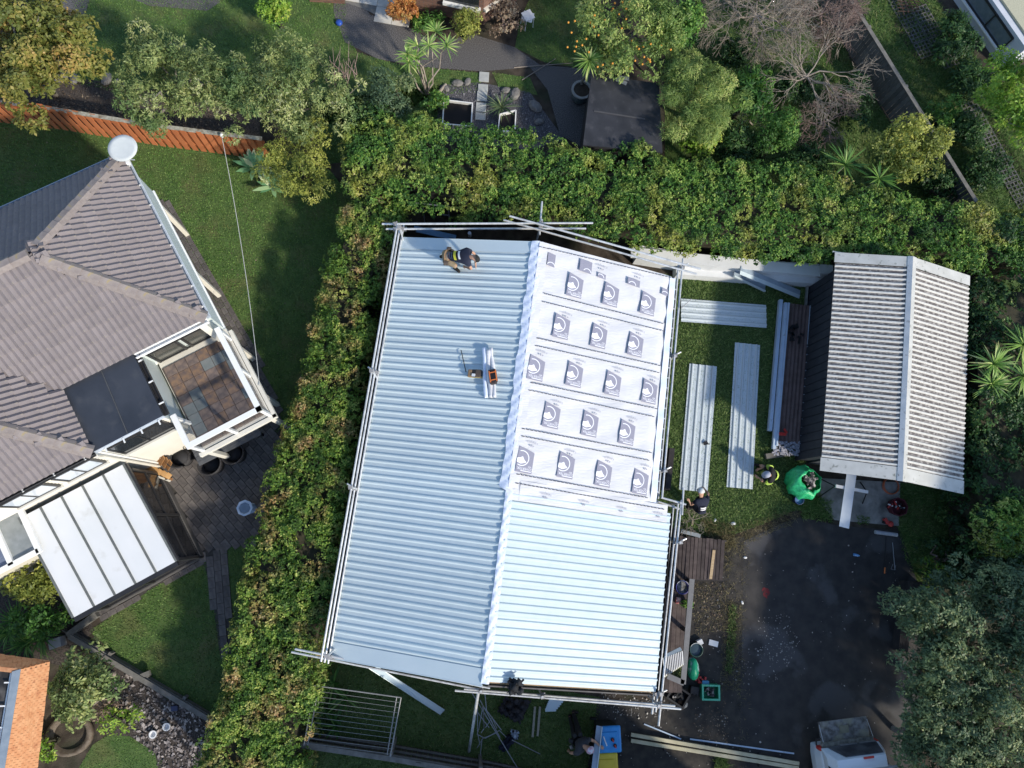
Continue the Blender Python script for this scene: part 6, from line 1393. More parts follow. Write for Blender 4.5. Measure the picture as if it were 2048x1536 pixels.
for k in range(6):
    MB().bar(g(1098-k*1.5,1402+k*3.6,.30-.03*k), g(1129-k*3.4,1398+k*4.2,.34-.03*k), .09, .02).build('offcut', m_flash, SO)
for k, (p, q) in enumerate((((1070,1413),(1065,1474)),((1080,1413),(1075,1472)))):
    plank('batten', ('left','right')[k]+' of two short grey battens on the dark grass', 'batten', g(*p,.04), g(*q,.04), .06, .04, M('grey_batten',(.30,.28,.22),(.36,.34,.28)), 'short battens on the grass')
one('fallen_flashing', 'long pale blue flashing sliding off the lower left roof corner', 'flashing', MB().slab([g(737,1336,1.3), g(757,1334,1.3), g(890,1420,.05), g(881,1429,.05)], .008).bar(g(737,1336,1.3), g(881,1429,.05), .012, .05), m_flash)
one('blue_flashing', 'pale blue flashing lying behind the top left scaffold rail', 'flashing', MB().bar(g(828,455,.6), g(912,474,.35), .12, .02).bar(g(832,462,.6), g(900,477,.36), .06, .05), M('steel_blue_flashing2',(.16,.32,.55),rough=.4))
one('vent_pipe', 'small grey pipe stub behind the top edge of the roof', 'pipe', MB().tube(g(940,472,1.9), g(939,466,2.3), .05, n=12), m_grey)
# on the roof
nL2 = nL
def onL(px, py, h=0): return gpl(px, py, hp(1,1,dz=.03+h), nL)
RL = thing('underlay_roll', 'loosely folded white underlay roll lying on the blue-grey roof slope', 'roll', onL(978,745))
for k, (dx, r) in enumerate(((-7,.055),(1,.07),(8,.05))):
    a, b = onL(975+dx, 700-4*abs(k-1), .07), onL(979+dx+k*1.5, 795, .06); mb = MB(); vs = []
    mb.ptube([lerp(a,b,t)+HV*(.014*math.sin(t*7+k*2))+UP*(.01*math.sin(t*11+k)) for t in np.linspace(0,1,24)], lambda t: r*(1+.12*math.sin(t*9+k*2)+.08*math.sin(t*23)), n=10); mb.build('fold', (m_wrapb, m_wrap, m_wrap)[k], RL, smooth=True)
TPO = thing('tool_pouch', 'tan leather tool pouch on the roof left of the underlay roll', 'tool belt', onL(950,747)); c = onL(950,747,.05)
for k, (dx, w, m) in enumerate(((-9,.12,'tan_leather'),(-1,.14,'black_pouch'),(7,.16,'brown_leather'))):
    MB().box(onL(950+dx,747,.07), (w,.20,.12), ax=(vL,HU,nL)).build('pocket', M(m, {'tan_leather':(.28,.18,.10),'black_pouch':(.02,.02,.022),'brown_leather':(.10,.075,.06)}[m]), TPO, bevel=.02)
MB().box(onL(951,754,.06), (.40,.05,.05), ax=(vL,HU,nL)).build('belt', M('tan_belt',(.42,.34,.16)), TPO, bevel=.01); MB().box(onL(947,750,.14), (.09,.07,.03), ax=(vL,HU,nL)).build('fastener_packet', m_wh2, TPO)
one('hammer_handle', 'thin black rod lying on the roof above the tool pouch', 'rod', MB().tube(onL(922,700,.05), onL(932,744,.05), .012, n=6), m_black)
TO = thing('orange_tool_bag', 'black and orange tool bag sitting on the underlay roll', 'tool bag', onL(986,752)); xa = (vL*.96-HU*.28).normalized(); ya = nL.cross(xa)
MB().box(onL(986,752,.16), (.20,.34,.16), ax=(xa,ya,nL)).build('body', m_black, TO, bevel=.03)
for sx in (-1,1): MB().box(onL(986,752,.245)+xa*sx*.085, (.025,.30,.02), ax=(xa,ya,nL)).build('trim', m_orange, TO); MB().box(onL(986,752,.245)+ya*sx*.10+nL*.002, (.17,.022,.02), ax=(xa,ya,nL)).build('trim', m_orange, TO)
MB().box(onL(987,765,.16), (.17,.09,.14), ax=(xa,ya,nL)).build('pocket', M('dark_grey_canvas',(.05,.04,.04)), TO, bevel=.02)
# ================================================================== left patio things
def wicker(label, px, py, rz):
    t = thing('tub_chair', label, 'chair', g(px,py), 'wicker tub chairs round the patio table'); c = g(px,py,0); m = M('dark_wicker',(.022,.021,.024),(.05,.048,.05),scale=30,rough=.7,bump=.5,bscale=60)
    MB().lathe(c, [(.24,.04),(.27,.38),(.0,.40)], n=20).build('seat', m, t, smooth=True); mb = MB(); vs = []; n = 22
    for i in range(n+1):
        a_ = rz+math.pi*1.35*(i/n-.5); h = .72-.15*abs(i/n-.5)
        for r, z in ((.27,.30),(.34,h),(.31,h+.02),(.24,.40)): vs.append(c+Vector((math.cos(a_)*r, math.sin(a_)*r, z)))
    mb.add(vs, [(i*4+j, (i+1)*4+j, (i+1)*4+j+1, i*4+j+1) for i in range(n) for j in range(3)]).build('backrest', m, t, smooth=True)
    MB().lathe(c+UP*.40, [(.21,0),(.21,.05),(0,.06)], n=16).build('cushion', M('charcoal_cushion',(.03,.03,.034)), t, smooth=True)
    for k in range(4): MB().tube(c+Vector((.19*math.cos(k*1.57+.8), .19*math.sin(k*1.57+.8), 0)), c+Vector((.19*math.cos(k*1.57+.8), .19*math.sin(k*1.57+.8), .08)), .02, n=6).build('leg', m_black, t)
wicker('wicker tub chair at the left end of the patio table, nearer the house', 345, 893, math.pi*.8); wicker('wicker tub chair at the left end of the patio table, nearer the camera', 372, 917, math.pi*1.0)
wicker('wicker tub chair on the near side of the patio table, left one', 434, 931, -1.0); wicker('wicker tub chair on the near side of the patio table, right one', 478, 910, -1.0)
TBL = thing('patio_table', 'long dark patio table half under the balcony', 'table', g(440,905,0)); a, b = g(396,925,.74), g(520,862,.74)
sd = UP.cross((b-a).normalized())
for k in range(6): MB().bar(a+sd*(k*.13-.05), b+sd*(k*.13-.05), .122, .03).build('board', M('charcoal_table_top',(.085,.09,.10),(.11,.115,.125),rough=.6), TBL)
for p in (lerp(a,b,.06)+sd*.02, lerp(a,b,.94)+sd*.02, lerp(a,b,.06)+sd*.55, lerp(a,b,.94)+sd*.55): MB().box((p.x,p.y,.36), (.07,.07,.72)).build('leg', m_black, TBL)
BN = thing('timber_bench', 'orange-brown slatted timber bench by the patio wall', 'bench', g(312,930,0)); m_ob = M('oiled_timber',(.50,.27,.10),(.62,.38,.17),scale=6,rough=.6,rand=.1); m_ob2 = M('brown_timber',(.30,.15,.06),(.36,.19,.08),scale=6,rough=.7,rand=.1)
for k in range(6): MB().bar(lerp(g(284,935,.42), g(338,958,.42), (k+.5)/6), lerp(g(292,926,.42), g(345,949,.42), (k+.5)/6), .135, .03).build('seat_slat', m_ob, BN)
for k in range(6): MB().bar(lerp(g(292,912,.44), g(338,940,.44), (k+.5)/6)+UP*.0, lerp(g(303,896,.85), g(345,925,.85), (k+.5)/6), .135, .025).build('back_slat', m_ob2, BN)
MB().bar(g(282,940,.36), g(340,962,.36), .05, .08).build('front_rail', m_lwall, BN)
for p in ((284,936),(338,958)): MB().box(g(*p,.2), (.07,.07,.4)).build('leg', m_ob2, BN)
BB = thing('bird_bath', 'pale blue octagonal bird bath on the shaded brick patio', 'bird bath', g(488,1018,0)); c = g(490,1016,.7); c.z = 0
MB().lathe(c, [(.16,0),(.14,.05),(.06,.12),(.055,.55),(.1,.62)], n=8).build('pedestal', M('pale_blue_concrete',(.42,.52,.66),(.5,.6,.72)), BB)
MB().lathe(c, [(.08,.6),(.22,.68),(.23,.74),(.17,.74),(.15,.70),(0,.69)], n=8).build('basin', M('pale_blue_concrete',(.42,.52,.66)), BB); MB().lathe(c, [(0,.715),(.155,.715)], n=8).build('water', M('bath_water',(.16,.22,.30),rough=.2,spec=.8), BB)
one('patio_ornament', 'small pale ornament behind the bird bath', 'ornament', MB().lathe(g(507,1012,0), [(.07,0),(.09,.12),(.05,.2),(.07,.26),(0,.32)], n=8), M('pale_blue_concrete',(.42,.52,.66)))
for k, (px, py) in enumerate(((337,1451),(310,1466))):
    t = thing('garden_pot', 'white rimmed small pot on the bark bed, %s one' % ('upper','lower')[k], 'pot', g(px,py), 'white rimmed pots on bark'); c = g(px,py)
    MB().lathe(c, [(.07,0),(.10,.14),(.105,.15),(.075,.15),(.06,.05),(0,.05)], n=16).build('pot', m_wh2, t, smooth=False)
one('blue_box', 'small dark blue box on the bark bed', 'box', MB().box(g(350,1416,.06), (.17,.13,.12), rz=.1), M('slate_blue_box',(.05,.06,.12)))
MO = thing('earth_mound', 'round stone-edged hollow of dark earth below the twiggy shrub', 'planter', g(145,1470,0)); c = g(142,1468,0)
MB().lathe(c, [(.62,0),(.6,.14),(.5,.16),(.42,.03),(0,.0)], n=26, sy=.9).build('edging', M('earth_edging',(.10,.075,.055),(.16,.13,.10),scale=8), MO, smooth=True); MB().lathe(c+UP*.035, [(0,.02),(.43,0)], n=26, sy=.9).build('soil', m_soil, MO)
plank('timber_sleeper', 'weathered grey timber lying off the conservatory corner', 'timber', g(137,1270,.15), g(195,1228,.15), .16, .2, m_gp)
plank('timber_sleeper', 'short weathered crosspiece on the garden edging', 'timber', g(268,1358,.2), g(300,1345,.2), .12, .1, m_gp)
one('grey_crate', 'small grey ribbed box beside the strap-leaved bed', 'box', MB().box(g(115,1285,.15), (.32,.26,.3), rz=.3), m_grey)
# ================================================================== top garden things
PV = [(968,154,.33,.36),(966,176,.33,.26),(964,193,.34,.36),(962,216,.34,.38),(961,232,.34,.3)]
for k, (px, py, w, d) in enumerate(PV):
    one('stepping_stone', 'pale square stepping stone, %s in line from the aggregate path' % ('first','second','third','fourth','fifth')[k], 'stepping stone', MB().box(g(px,py,.03), (w,d,.05), rz=-.06), M('pale_paver_stone',(.36,.37,.36),(.44,.45,.43),scale=6), 'stepping stones', bevel=.01)
def rbed(label, pts, z):
    t = thing('raised_bed', label, 'raised bed', g(*pts[0])); P = PX(pts, z)
    for a, b in zip(P, P[1:]+P[:1]): MB().bar(a-UP*z/2, b-UP*z/2, .035, z).build('side', m_white, t)
    MB().prism([(p.x,p.y) for p in P], 0, z-.12).build('soil', M('dark_compost',(.012,.009,.009)), t)
rbed('white framed raised bed of dark soil left of the stepping stones', [(888,199),(945,206),(942,252),(885,247)], .35)
rbed('white framed raised bed half hidden by the hedge right of the stepping stones', [(1000,228),(1032,220),(1030,262),(996,262)], .3)
for k, (px, py, s) in enumerate([(915,168,.16),(935,165,.13),(892,178,.12),(1012,182,.14),(1030,190,.2),(1070,215,.22),(1078,245,.14),(215,160,.2),(240,168,.16),(125,158,.18),(150,160,.16)]):
    lab = ('left of the first stepping stone','beside the first stepping stone','by the log near the raised bed','right of the second stepping stone','at the pebble bed corner','tall on the path edge','low on the path edge','in the mulch bed left of the fruit trees','next to the fruit tree trunk','under the autumn tree, right','under the autumn tree, left')[k]
    one('garden_rock', 'grey garden rock '+lab, 'rock', MB().lathe(g(px,py,0), [(s*.9,0),(s*1.05,s*.4),(s*.7,s*.8),(0,s*.95)], n=8, sx=1.2, sy=.8, rz=k*1.1), M('garden_rock_grey',(.13,.125,.12),(.22,.21,.2),scale=9,bump=.5,bscale=12))
one('driftwood_log', 'pale log lying beside the raised bed', 'log', MB().tube(g(877,186,.07), g(892,168,.07), .055, .04, n=8), m_bare)
ST = thing('garden_stool', 'white square folding stool on the grass near the brick house', 'stool', g(1055,40,0)); c = g(1056,31,.5)
MB().box(c, (.34,.36,.03), rz=.5).build('seat', m_white, ST); MB().box(c-UP*.06, (.36,.36,.03), rz=.5+.78).build('lower_tray', m_white, ST)
for k in range(4): a_ = .5+k*math.pi/2+.78; MB().tube(c+Vector((.2*math.cos(a_), .2*math.sin(a_), -.02)), Vector((c.x+.22*math.cos(a_), c.y+.22*math.sin(a_), 0)), .015, n=6).build('leg', m_white, ST)
one('blue_ball', 'small deflated blue ball on the aggregate path', 'ball', MB().lathe(g(679,48,0), [(.08,.0),(.12,.06),(.09,.12),(0,.13)], n=12), M('cobalt_blue',(.02,.07,.35),(.03,.09,.42),rough=.4), smooth=True)
t = thing('potted_shrub', 'rusty orange shrub in a terracotta pot by the cream paving', 'shrub', g(797,30)); c = g(797,34,0); MB().lathe(c, [(.16,0),(.24,.3),(.26,.32),(.2,.32)], n=16).build('pot', M('terracotta',(.22,.09,.05)), t)
cc_ = g(795,16,.75); crown('crown', [(cc_.x+.22*rng.normal(), cc_.y+.2*rng.normal(), .65+.2*rng.random(), .16+.08*rng.random()) for _ in range(14)], 110, 5, .07, .045, Lf['rust'], t)
for k, (p, q) in enumerate((((1044,160),(1112,117)),((1028,135),(1145,126)))):
    one('cut_branch', ('short','long')[k]+' pale cut branch lying on the aggregate path', 'branch', MB().tube(g(*p,.03), g(*q,.05), .018, .008, n=6), m_bare)
for k, (px, py, s, lab) in enumerate([(1466,1047,.09,'on the dry grass at the driveway corner'),(1430,1040,.06,'beside the dry twiggy plant'),(1484,1205,.06,'on the asphalt edge below the deck'),(1490,1115,.06,'on the asphalt near the deck')]):
    one('litter_scrap', 'crumpled white scrap of litter '+lab, 'litter', MB().lathe(g(px,py,0), [(s*.7,0),(s,s*.4),(s*.3,s*.7),(0,s*.7)], n=6, sy=.6, rz=k), m_wh2)
# ================================================================== white ute with its tailgate down
UT = thing('ute', 'white ute with canopy and lowered dirty tailgate at the bottom edge', 'ute', g(1700,1560,0))
UA = (g(1700,1470,0)-g(1690,1600,0)).normalized(); UA = Vector((-.085,.996,0)).normalized(); UX = Vector((UA.y,-UA.x,0)); UO = g(1690,1484,.75); UO = Vector((UO.x,UO.y,0))
def up_(x, y, z): return UO+UX*x+UA*y+UP*z
m_car = M('white_car_paint', (.60,.66,.72), (.62,.68,.74), rough=.25, coat=.6)
W2 = .88
def loft(name, secs, mat, parent, smooth=False, bev=0):
    mb = MB(); n = len(secs[0]); mb.add([p for s in secs for p in s], [(k*n+i, k*n+(i+1)%n, (k+1)*n+(i+1)%n, (k+1)*n+i) for k in range(len(secs)-1) for i in range(n)]+[tuple(range(n))[::-1], tuple((len(secs)-1)*n+i for i in range(n))]); return mb.build(name, mat, parent, smooth=smooth, bevel=bev)
sec = lambda y, w0, w1, z0, z1: [up_(-w0,y,z0), up_(-w0*1.02,y,(z0+z1)/2), up_(-w1,y,z1), up_(w1,y,z1), up_(w0*1.02,y,(z0+z1)/2), up_(w0,y,z0)]
loft('body', [sec(0,W2*.96,W2*.93,.38,.98), sec(-.25,W2,W2*.96,.36,1.0), sec(-1.7,W2,W2*.96,.36,1.0), sec(-3.4,W2,W2*.95,.36,1.02), sec(-4.6,W2*.97,W2*.9,.38,.96), sec(-4.95,W2*.85,W2*.8,.42,.8)], m_car, UT, bev=.04)
loft('canopy', [sec(.0,W2*.93,W2*.90,.99,1.02), sec(-.16,W2*.93,W2*.78,1.0,1.55), sec(-1.6,W2*.93,W2*.78,1.0,1.62)], m_car, UT, bev=.05)
loft('cab', [sec(-1.66,W2*.92,W2*.74,1.0,1.60), sec(-2.6,W2*.92,W2*.74,1.0,1.60), sec(-3.3,W2*.92,W2*.8,1.0,1.05)], m_car, UT, bev=.05)
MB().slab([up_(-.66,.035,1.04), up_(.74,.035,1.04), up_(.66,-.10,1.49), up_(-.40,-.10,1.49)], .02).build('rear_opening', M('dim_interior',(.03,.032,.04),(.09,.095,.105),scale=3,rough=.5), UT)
for k in range(2): MB().box(up_(-.05+.55*k,-.12,1.02), (.48,.34,.1), ax=(UX,UA,UP)).build('load_box', M('grey_load',(.12,.12,.125),(.2,.2,.2),scale=6), UT, bevel=.01)
MB().box(up_(-.05,-.02,.99), (1.5,.32,.04), ax=(UX,UA,UP)).build('tray_floor', M('dirty_tray',(.08,.075,.06),(.2,.19,.16),scale=9), UT)
MB().box(up_(0,.34,.80), (1.42,.55,.05), ax=(UX,UA,UP)).build('tailgate', M('muddy_tailgate',(.10,.09,.08),(.26,.25,.24),scale=8,rough=.8,c3=(.30,.28,.2),s3=3), UT, bevel=.015)
MB().box(up_(0,.36,.832), (.26,.2,.012), ax=(UX,UA,UP)).build('tailgate_latch', M('tan_latch',(.24,.22,.15)), UT)
for s in (-1,1): MB().tube(up_(s*.72,.1,.98), up_(s*.70,.55,.83), .008, n=5).build('tailgate_cable', m_galv, UT)
for s in (-1,1): MB().box(up_(s*.80,-.03,.86), (.12,.1,.24), ax=(UX,UA,UP)).build('tail_light', m_red, UT, bevel=.02)
MB().box(up_(.18,-.17,1.585), (.28,.05,.03), ax=(UX,UA,UP)).build('brake_light', m_red, UT)
for y in (-.42,-1.3): MB().bar(up_(-.85,y,1.72), up_(.92,y,1.72), .05, .035).build('roof_bar', m_grey, UT)
for y in (-.42,-1.3):
    for s in (-1,1): MB().box(up_(s*.68,y,1.66), (.05,.05,.1), ax=(UX,UA,UP)).build('roof_bar_foot', m_grey, UT)
for k in range(5): MB().box(up_(-.5+.25*k,-1.05,1.635), (.03,.85,.02), ax=(UX,UA,UP)).build('roof_rib', m_car, UT)
for s in (-1,1): MB().slab([up_(s*.842,-.35,1.30), up_(s*.842,-1.5,1.30), up_(s*.742,-1.5,1.51), up_(s*.742,-.45,1.51)], .012).build('side_window', m_glass, UT)
MB().slab([up_(-.62,-2.65,1.55), up_(.62,-2.65,1.55), up_(.7,-3.28,1.09), up_(-.7,-3.28,1.09)], .012).build('windscreen', m_glass, UT)
for y in (-1.05,-4.05):
    for s in (-1,1):
        wh = MB().tube(up_(s*.70,y,.34), up_(s*.90,y,.34), .34, n=22).build('wheel', m_black, UT); MB().tube(up_(s*.86,y,.34), up_(s*.905,y,.34), .2, n=16).build('rim', m_galv, wh)
MB().path([up_(-.74,.22,.9), up_(-.86,.20,.85), up_(-.85,.03,.78)], .02, n=6).build('bumper_step', m_black, UT)
# ================================================================== people
m_skin = M('skin', (.42,.24,.16), (.48,.28,.19), scale=10, rough=.6)
def skin(name, chains, mat, parent, sub=1, root=0):
    "chains: list of lists of (Vector, radius); points closer than 1 mm are the same joint"
    vs = []; es = []; rs = []; idx = {}
    def vid(p, r):
        k = (round(p.x,3), round(p.y,3), round(p.z,3))
        if k not in idx: idx[k] = len(vs); vs.append(p-Vector(WL[parent.name])); rs.append(r)
        return idx[k]
    for ch in chains:
        ids = [vid(p, r) for p, r in ch]; es += list(zip(ids[:-1], ids[1:]))
    me = bpy.data.meshes.new(name); me.from_pydata([tuple(v) for v in vs], es, []); ob = bpy.data.objects.new(name, me); COL.objects.link(ob); ob.parent = parent; WL[ob.name] = WL[parent.name]
    md = ob.modifiers.new('skin', 'SKIN'); md.use_smooth_shade = True
    if not me.skin_vertices: bpy.context.view_layer.update()
    sv = me.skin_vertices[0].data
    for i, r in enumerate(rs): sv[i].radius = (r, r) if not isinstance(r, tuple) else r
    for i in range(len(vs)): sv[i].use_root = (i == root)
    if sub: s = ob.modifiers.new('sub', 'SUBSURF'); s.levels = sub; s.render_levels = sub
    me.materials.append(mat); return ob
def hand(chs, wr, d, side, up, curl=.5, r=.009):
    "palm and five separate fingers from the wrist"
    d = d.normalized(); s = side.normalized(); u = up.normalized()
    palm = wr+d*.075; chs.append([(wr,.026),(palm,.034)])
    for k, L in enumerate((.072,.08,.075,.06)):
        b = palm+s*((k-1.5)*.021); f1 = b+d*(L*.55)-u*(.012*curl); f2 = f1+d*(L*.4*(1-curl*.6))-u*(L*.5*curl)
        chs.append([(palm,.034),(b+d*.012,.0105),(f1,.0095),(f2,.008)])
    b = wr+d*.03-s*.028; chs.append([(wr,.026),(b,.013),(b+d*.035-s*.02-u*.01,.011),(b+d*.06-s*.018-u*.02,.009)])
def person(label, J, shirt, pants, boots, cap, hair=None, shorts=False, vest=None, sleeve=.55, glove=None, cap_brim=None):
    v = {k: Vector(p) for k, p in J.items()}
    base = Vector((v['pel'].x, v['pel'].y, min(v['anL'].z, v['anR'].z)-.08))
    t = thing('person', label, 'person', base)
    fwd = (v['face']-v['head']).normalized()
    ch = [[(v['pel'],.09),(lerp(v['pel'],v['che'],.5),.085),(v['che'],.085),(v['neck'],.055),(v['head'],.088),(v['head']+(v['head']-v['neck']).normalized()*.07,.075)]]
    ch.append([(v['head'],.088),(v['head']+fwd*.085,.03),(v['head']+fwd*.108,.014)])
    side = (v['shR']-v['shL']).normalized()
    for s in (-1,1): ch.append([(v['head'],.088),(v['head']+side*s*.085,.02),(v['head']+side*s*.098,.016)])
    for S in 'LR':
        ch.append([(v['che'],.085),(v['sh'+S],.05),(lerp(v['sh'+S],v['el'+S],.5),.047),(v['el'+S],.04),(lerp(v['el'+S],v['wr'+S],.4),.038),(v['wr'+S],.026)])
        hand(ch, v['wr'+S], v['wr'+S]-v['el'+S], side*(1 if S == 'R' else -1)*-1, UP, curl=.7)
        ch.append([(v['pel'],.09),(v['hip'+S],.07),(lerp(v['hip'+S],v['kn'+S],.5),.075),(v['kn'+S],.055),(lerp(v['kn'+S],v['an'+S],.35),.053),(v['an'+S],.035)])
    skin('body', ch, m_skin, t)
    if glove:
        for S in 'LR':
            h = []; hand(h, v['wr'+S], v['wr'+S]-v['el'+S], side*(1 if S == 'R' else -1)*-1, UP, curl=.7)
            h = [[(p, r*1.2) for p, r in c] for c in h]; skin('glove', h, glove, t)
    sh = [[(v['pel']+(v['che']-v['pel'])*.12,.145),(lerp(v['pel'],v['che'],.5),.145),(v['che'],.165),(lerp(v['che'],v['neck'],.85),.09)]]
    for S in 'LR': sh.append([(v['che'],.165),(v['sh'+S],.082),(lerp(v['sh'+S],v['el'+S],sleeve),.066)])
    skin('shirt', sh, shirt, t)
    pn = [[(lerp(v['pel'],v['che'],.22),.135),(v['pel'],.155)]]
    for S in 'LR':
        c = [(v['pel'],.155),(v['hip'+S],.105),(lerp(v['hip'+S],v['kn'+S],.55),.092),(lerp(v['hip'+S],v['kn'+S],.92),.08)]
        if not shorts: c += [(lerp(v['kn'+S],v['an'+S],.35),.07),(lerp(v['kn'+S],v['an'+S],.92),.055)]
        pn.append(c)
    skin('shorts' if shorts else 'trousers', pn, pants, t, root=1)
    for S in 'LR': skin('boot', [[(v['an'+S]+UP*.06,.055),(v['an'+S]-UP*.02,.058),(v['an'+S]+(v['toe'+S]-v['an'+S])*.6-UP*.03,.05),(v['toe'+S]-UP*.03,.04)]], boots, t)
    if cap:
        up = (v['head']-v['neck']).normalized(); x = side; y = up.cross(x).normalized(); c0 = v['head']+up*.015; vs = []; mb = MB()
        for k in range(6):
            e = k/5*math.pi/2
            for i in range(16):
                a = 2*math.pi*i/16; vs.append(c0+(x*math.cos(a)*.105+y*math.sin(a)*.118)*math.cos(e)+up*(.115*math.sin(e)+.01))
        mb.add(vs, [(k*16+i, k*16+(i+1)%16, (k+1)*16+(i+1)%16, (k+1)*16+i) for k in range(5) for i in range(16)])
        cp = mb.build('cap', cap, t, smooth=True); vs = []
        bd = fwd-up*fwd.dot(up); bd.normalize(); bx = up.cross(bd)
        n = 11
        for i in range(n):
            a = math.pi*(i/(n-1)-.5); vs += [c0+(bd*math.cos(a)*.10+bx*math.sin(a)*.10)+up*.012, c0+(bd*(.10+.085*math.cos(a))*1+bx*math.sin(a)*.105)-bd*(.10*(1-math.cos(a)))*.6+up*.006]
        mb = MB().add(vs, [(2*i, 2*i+1, 2*i+3, 2*i+2) for i in range(n-1)]); bo = mb.build('brim', cap_brim or cap, cp, smooth=True); bo.modifiers.new('t','SOLIDIFY').thickness = .006
    if hair: crown('hair', [(*(v['head']-fwd*.03+UP*.0), .09)], 900, 3, .04, .012, hair, t, lo=-.9)
    return t, v
m_navy = M('navy_tee', (.012,.016,.035), (.02,.024,.045), scale=6, rough=.9); m_blk = M('black_cotton', (.012,.012,.013), (.022,.022,.022), rough=.9)
m_gtee = M('charcoal_tee', (.035,.037,.044), (.05,.052,.06), scale=5, rough=.9); m_boot = M('dark_boot', (.02,.016,.014), rough=.8); m_tan = M('khaki_canvas', (.20,.16,.10), (.26,.21,.14), rough=.9)
m_hv = M('hi_vis_yellow', (.50,.72,.10), (.56,.78,.14), rough=.7)
def Q(px, py, z): return g(px, py, z)
zr = lambda px, py: onL(px, py, 0).z
# 1: crouching on the roof, head to the right
def R(px, py, h): p = onL(px, py, 0); k = gpl(px, py, Vector((0,0,p.z+h)), UP); return k
J1 = dict(pel=R(893,514,.45), che=R(931,513,.62), neck=R(942,514,.64), head=R(950,516,.62), face=R(957,519,.56), shL=R(935,500,.60), shR=R(936,526,.58), elL=R(949,507,.36), elR=R(943,538,.34), wrL=R(951,527,.16), wrR=R(931,534,.14),
          hipL=R(890,505,.42), hipR=R(892,522,.40), knL=R(908,502,.12), knR=R(912,532,.34), anL=R(886,512,.10), anR=R(908,533,.10), toeL=R(879,513,.08), toeR=R(920,544,.09))
P1_, v1 = person('worker crouching on the steel roof in navy shirt with yellow stripe and black cap', J1, m_navy, m_tan, m_boot, m_blk, sleeve=.6)
def patch(t, name, c, x, y, w, h, mat, lift): 
    n = x.cross(y).normalized(); n = n if n.z > 0 else -n
    MB().add([c-x*w/2-y*h/2+n*lift, c+x*w/2-y*h/2+n*lift, c+x*w/2+y*h/2+n*lift, c-x*w/2+y*h/2+n*lift], [(0,1,2,3)]).build(name, mat, t)
ax1 = (v1['che']-v1['pel']).normalized(); sd1 = UP.cross(ax1).normalized()
mid = lambda t_: lerp(v1['pel'], v1['che'], t_)
def backband(t, name, v, tt, w, half, rad, mat, n=8):
    ax = (v['che']-v['pel']).normalized(); s = (v['shR']-v['shL']).normalized(); b = s.cross(ax); b = b if b.z > 0 else -b; c = lerp(v['pel'], v['che'], tt); vs = []
    for i in range(n+1):
        a = half*(2*i/n-1); p = c+(b*math.cos(a)+s*math.sin(a))*rad; vs += [p-ax*w/2, p+ax*w/2]
    MB().add(vs, [(2*i, 2*i+1, 2*i+3, 2*i+2) for i in range(n)]).build(name, mat, t)
backband(P1_, 'yellow_stripe', v1, .60, .075, .85, .172, M('yellow_print',(.62,.60,.05))); backband(P1_, 'white_stripe', v1, .84, .06, .7, .182, m_wh2)
for k in range(4): backband(P1_, 'pale_print', v1, .14+.10*k, .014, .6, .168, M('blue_grey_print',(.12,.16,.25)))
mb = MB(); c = lerp(v1['pel'], v1['che'], .1)
for i in range(18):
    a = 2*math.pi*i/18; a2 = 2*math.pi*(i+1)/18; r = .175; f = lambda a_: c+(sd1*math.cos(a_)+ax1.cross(sd1)*math.sin(a_))*r
    mb.bar(f(a), f(a2), .07, .014, up=ax1)
tbelt = mb.build('tool_belt', M('tan_leather',(.28,.18,.10)), P1_)
for a in (.2,2.9,-.6): MB().box(c+(sd1*math.cos(a)+ax1.cross(sd1)*math.sin(a))*.21, (.13,.09,.16)).build('pouch', M('brown_leather',(.10,.075,.06)), tbelt, bevel=.02)
# 2: squatting by the sheet, grey cap
J2 = dict(pel=Q(1547,950,.34), che=Q(1543,950,.62), neck=Q(1539,950,.76), head=Q(1535,949,.84), face=Q(1526,950,.80), shL=Q(1541,963,.68), shR=Q(1543,937,.68), elL=Q(1533,966,.42), elR=Q(1534,932,.44), wrL=Q(1517,955,.22), wrR=Q(1519,938,.22),
          hipL=Q(1546,956,.30), hipR=Q(1547,943,.30), knL=Q(1522,961,.48), knR=Q(1524,932,.48), anL=Q(1534,959,.10), anR=Q(1520,931,.10), toeL=Q(1522,960,.06), toeR=Q(1508,929,.06))
P2_, v2 = person('worker squatting beside the cut sheet in hi-vis yellow top and grey cap', J2, m_blk, m_blk, m_boot, M('grey_cap',(.34,.37,.46),(.4,.43,.5),rough=.8), shorts=True, sleeve=.5)
for tt in (.35,.75): backband(P2_, 'hi_vis_band', v2, tt, .12, 1.5, .172, m_hv)
for S in 'LR':
    for k in range(4):
        p = lerp(v2['sh'+S], v2['el'+S], .15+.2*k); d = (v2['el'+S]-v2['sh'+S]).normalized(); mb = MB(); x = d.orthogonal().normalized(); y = d.cross(x)
        for i in range(10):
            a, b = 2*math.pi*i/10, 2*math.pi*(i+1)/10; rr = .083-.012*k*.5
            mb.bar(p+(x*math.cos(a)+y*math.sin(a))*rr, p+(x*math.cos(b)+y*math.sin(b))*rr, .022, .006, up=d)
        mb.build('sleeve_stripe', m_hv, P2_)
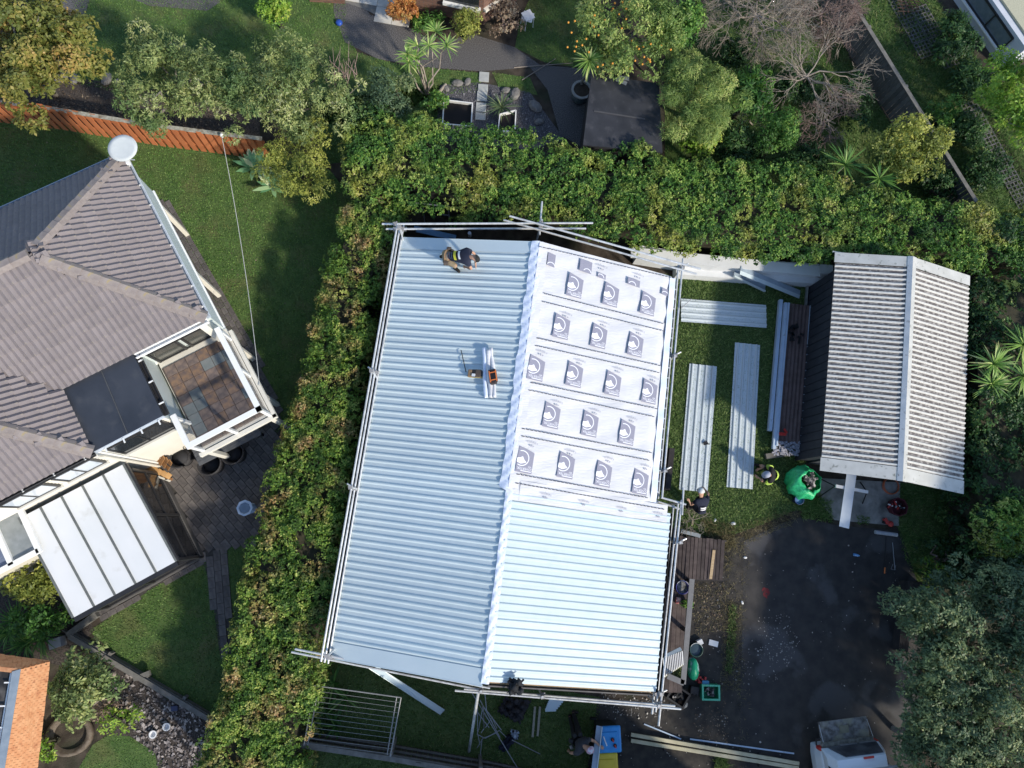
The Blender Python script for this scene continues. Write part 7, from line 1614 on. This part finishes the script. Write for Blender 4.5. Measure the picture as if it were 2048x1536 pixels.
# 3: standing at the scaffold corner, bent over the sheet
J3 = dict(pel=Q(1402,1022,.92), che=Q(1403,1004,1.18), neck=Q(1402,992,1.30), head=Q(1402,984,1.38), face=Q(1400,974,1.32), shL=Q(1391,1003,1.22), shR=Q(1414,1000,1.22), elL=Q(1382,1010,1.02), elR=Q(1416,986,.92), wrL=Q(1379,1003,1.10), wrR=Q(1408,978,.72),
          hipL=Q(1397,1022,.90), hipR=Q(1407,1022,.90), knL=Q(1388,1012,.50), knR=Q(1396,1010,.50), anL=Q(1377,1018,.10), anR=Q(1387,1014,.10), toeL=Q(1376,1007,.06), toeR=Q(1387,1003,.06))
P3_, v3 = person('worker in navy shirt with white back print bending by the scaffold corner', J3, m_navy, m_navy, m_boot, M('white_cap',(.66,.68,.66),(.72,.73,.7),rough=.8), cap_brim=m_blk, sleeve=.55)
backband(P3_, 'white_back_print', v3, .78, .05, .45, .184, m_wh2); backband(P3_, 'white_back_print', v3, .56, .04, .45, .172, m_wh2)
# 4: standing at the bottom, reaching to the flashing
J4 = dict(pel=Q(1157,1484,.95), che=Q(1164,1490,1.30), neck=Q(1171,1494,1.46), head=Q(1178,1499,1.55), face=Q(1189,1503,1.52), shL=Q(1176,1478,1.34), shR=Q(1155,1506,1.34), elL=Q(1189,1482,1.16), elR=Q(1141,1506,1.08), wrL=Q(1200,1492,1.16), wrR=Q(1138,1502,.86),
          hipL=Q(1160,1478,.92), hipR=Q(1152,1489,.92), knL=Q(1154,1450,.50), knR=Q(1146,1458,.50), anL=Q(1146,1424,.10), anR=Q(1139,1432,.10), toeL=Q(1158,1426,.06), toeR=Q(1151,1436,.06))
P4_, v4 = person('worker in charcoal shirt and pink patterned cap reaching to the flashing by the bins', J4, m_gtee, m_blk, m_boot, M('pink_patterned_cap',(.55,.32,.40),(.62,.62,.68),scale=14,thr=(.47,.53),rough=.8), sleeve=.5)
mb = MB(); c = v4['pel']+UP*.06
for i in range(18):
    a, b = 2*math.pi*i/18, 2*math.pi*(i+1)/18; mb.bar(c+Vector((math.cos(a),math.sin(a),0))*.175, c+Vector((math.cos(b),math.sin(b),0))*.175, .012, .07)
tb4 = mb.build('tool_belt', m_black, P4_)
for a in (1.4,2.1,2.9,3.6): MB().box(c+Vector((math.cos(a),math.sin(a),-.03))*.22, (.11,.10,.16), rz=a).build('pouch', M('dark_pouch',(.03,.03,.03),(.3,.29,.26),scale=6,thr=(.55,.65)), tb4, bevel=.02)
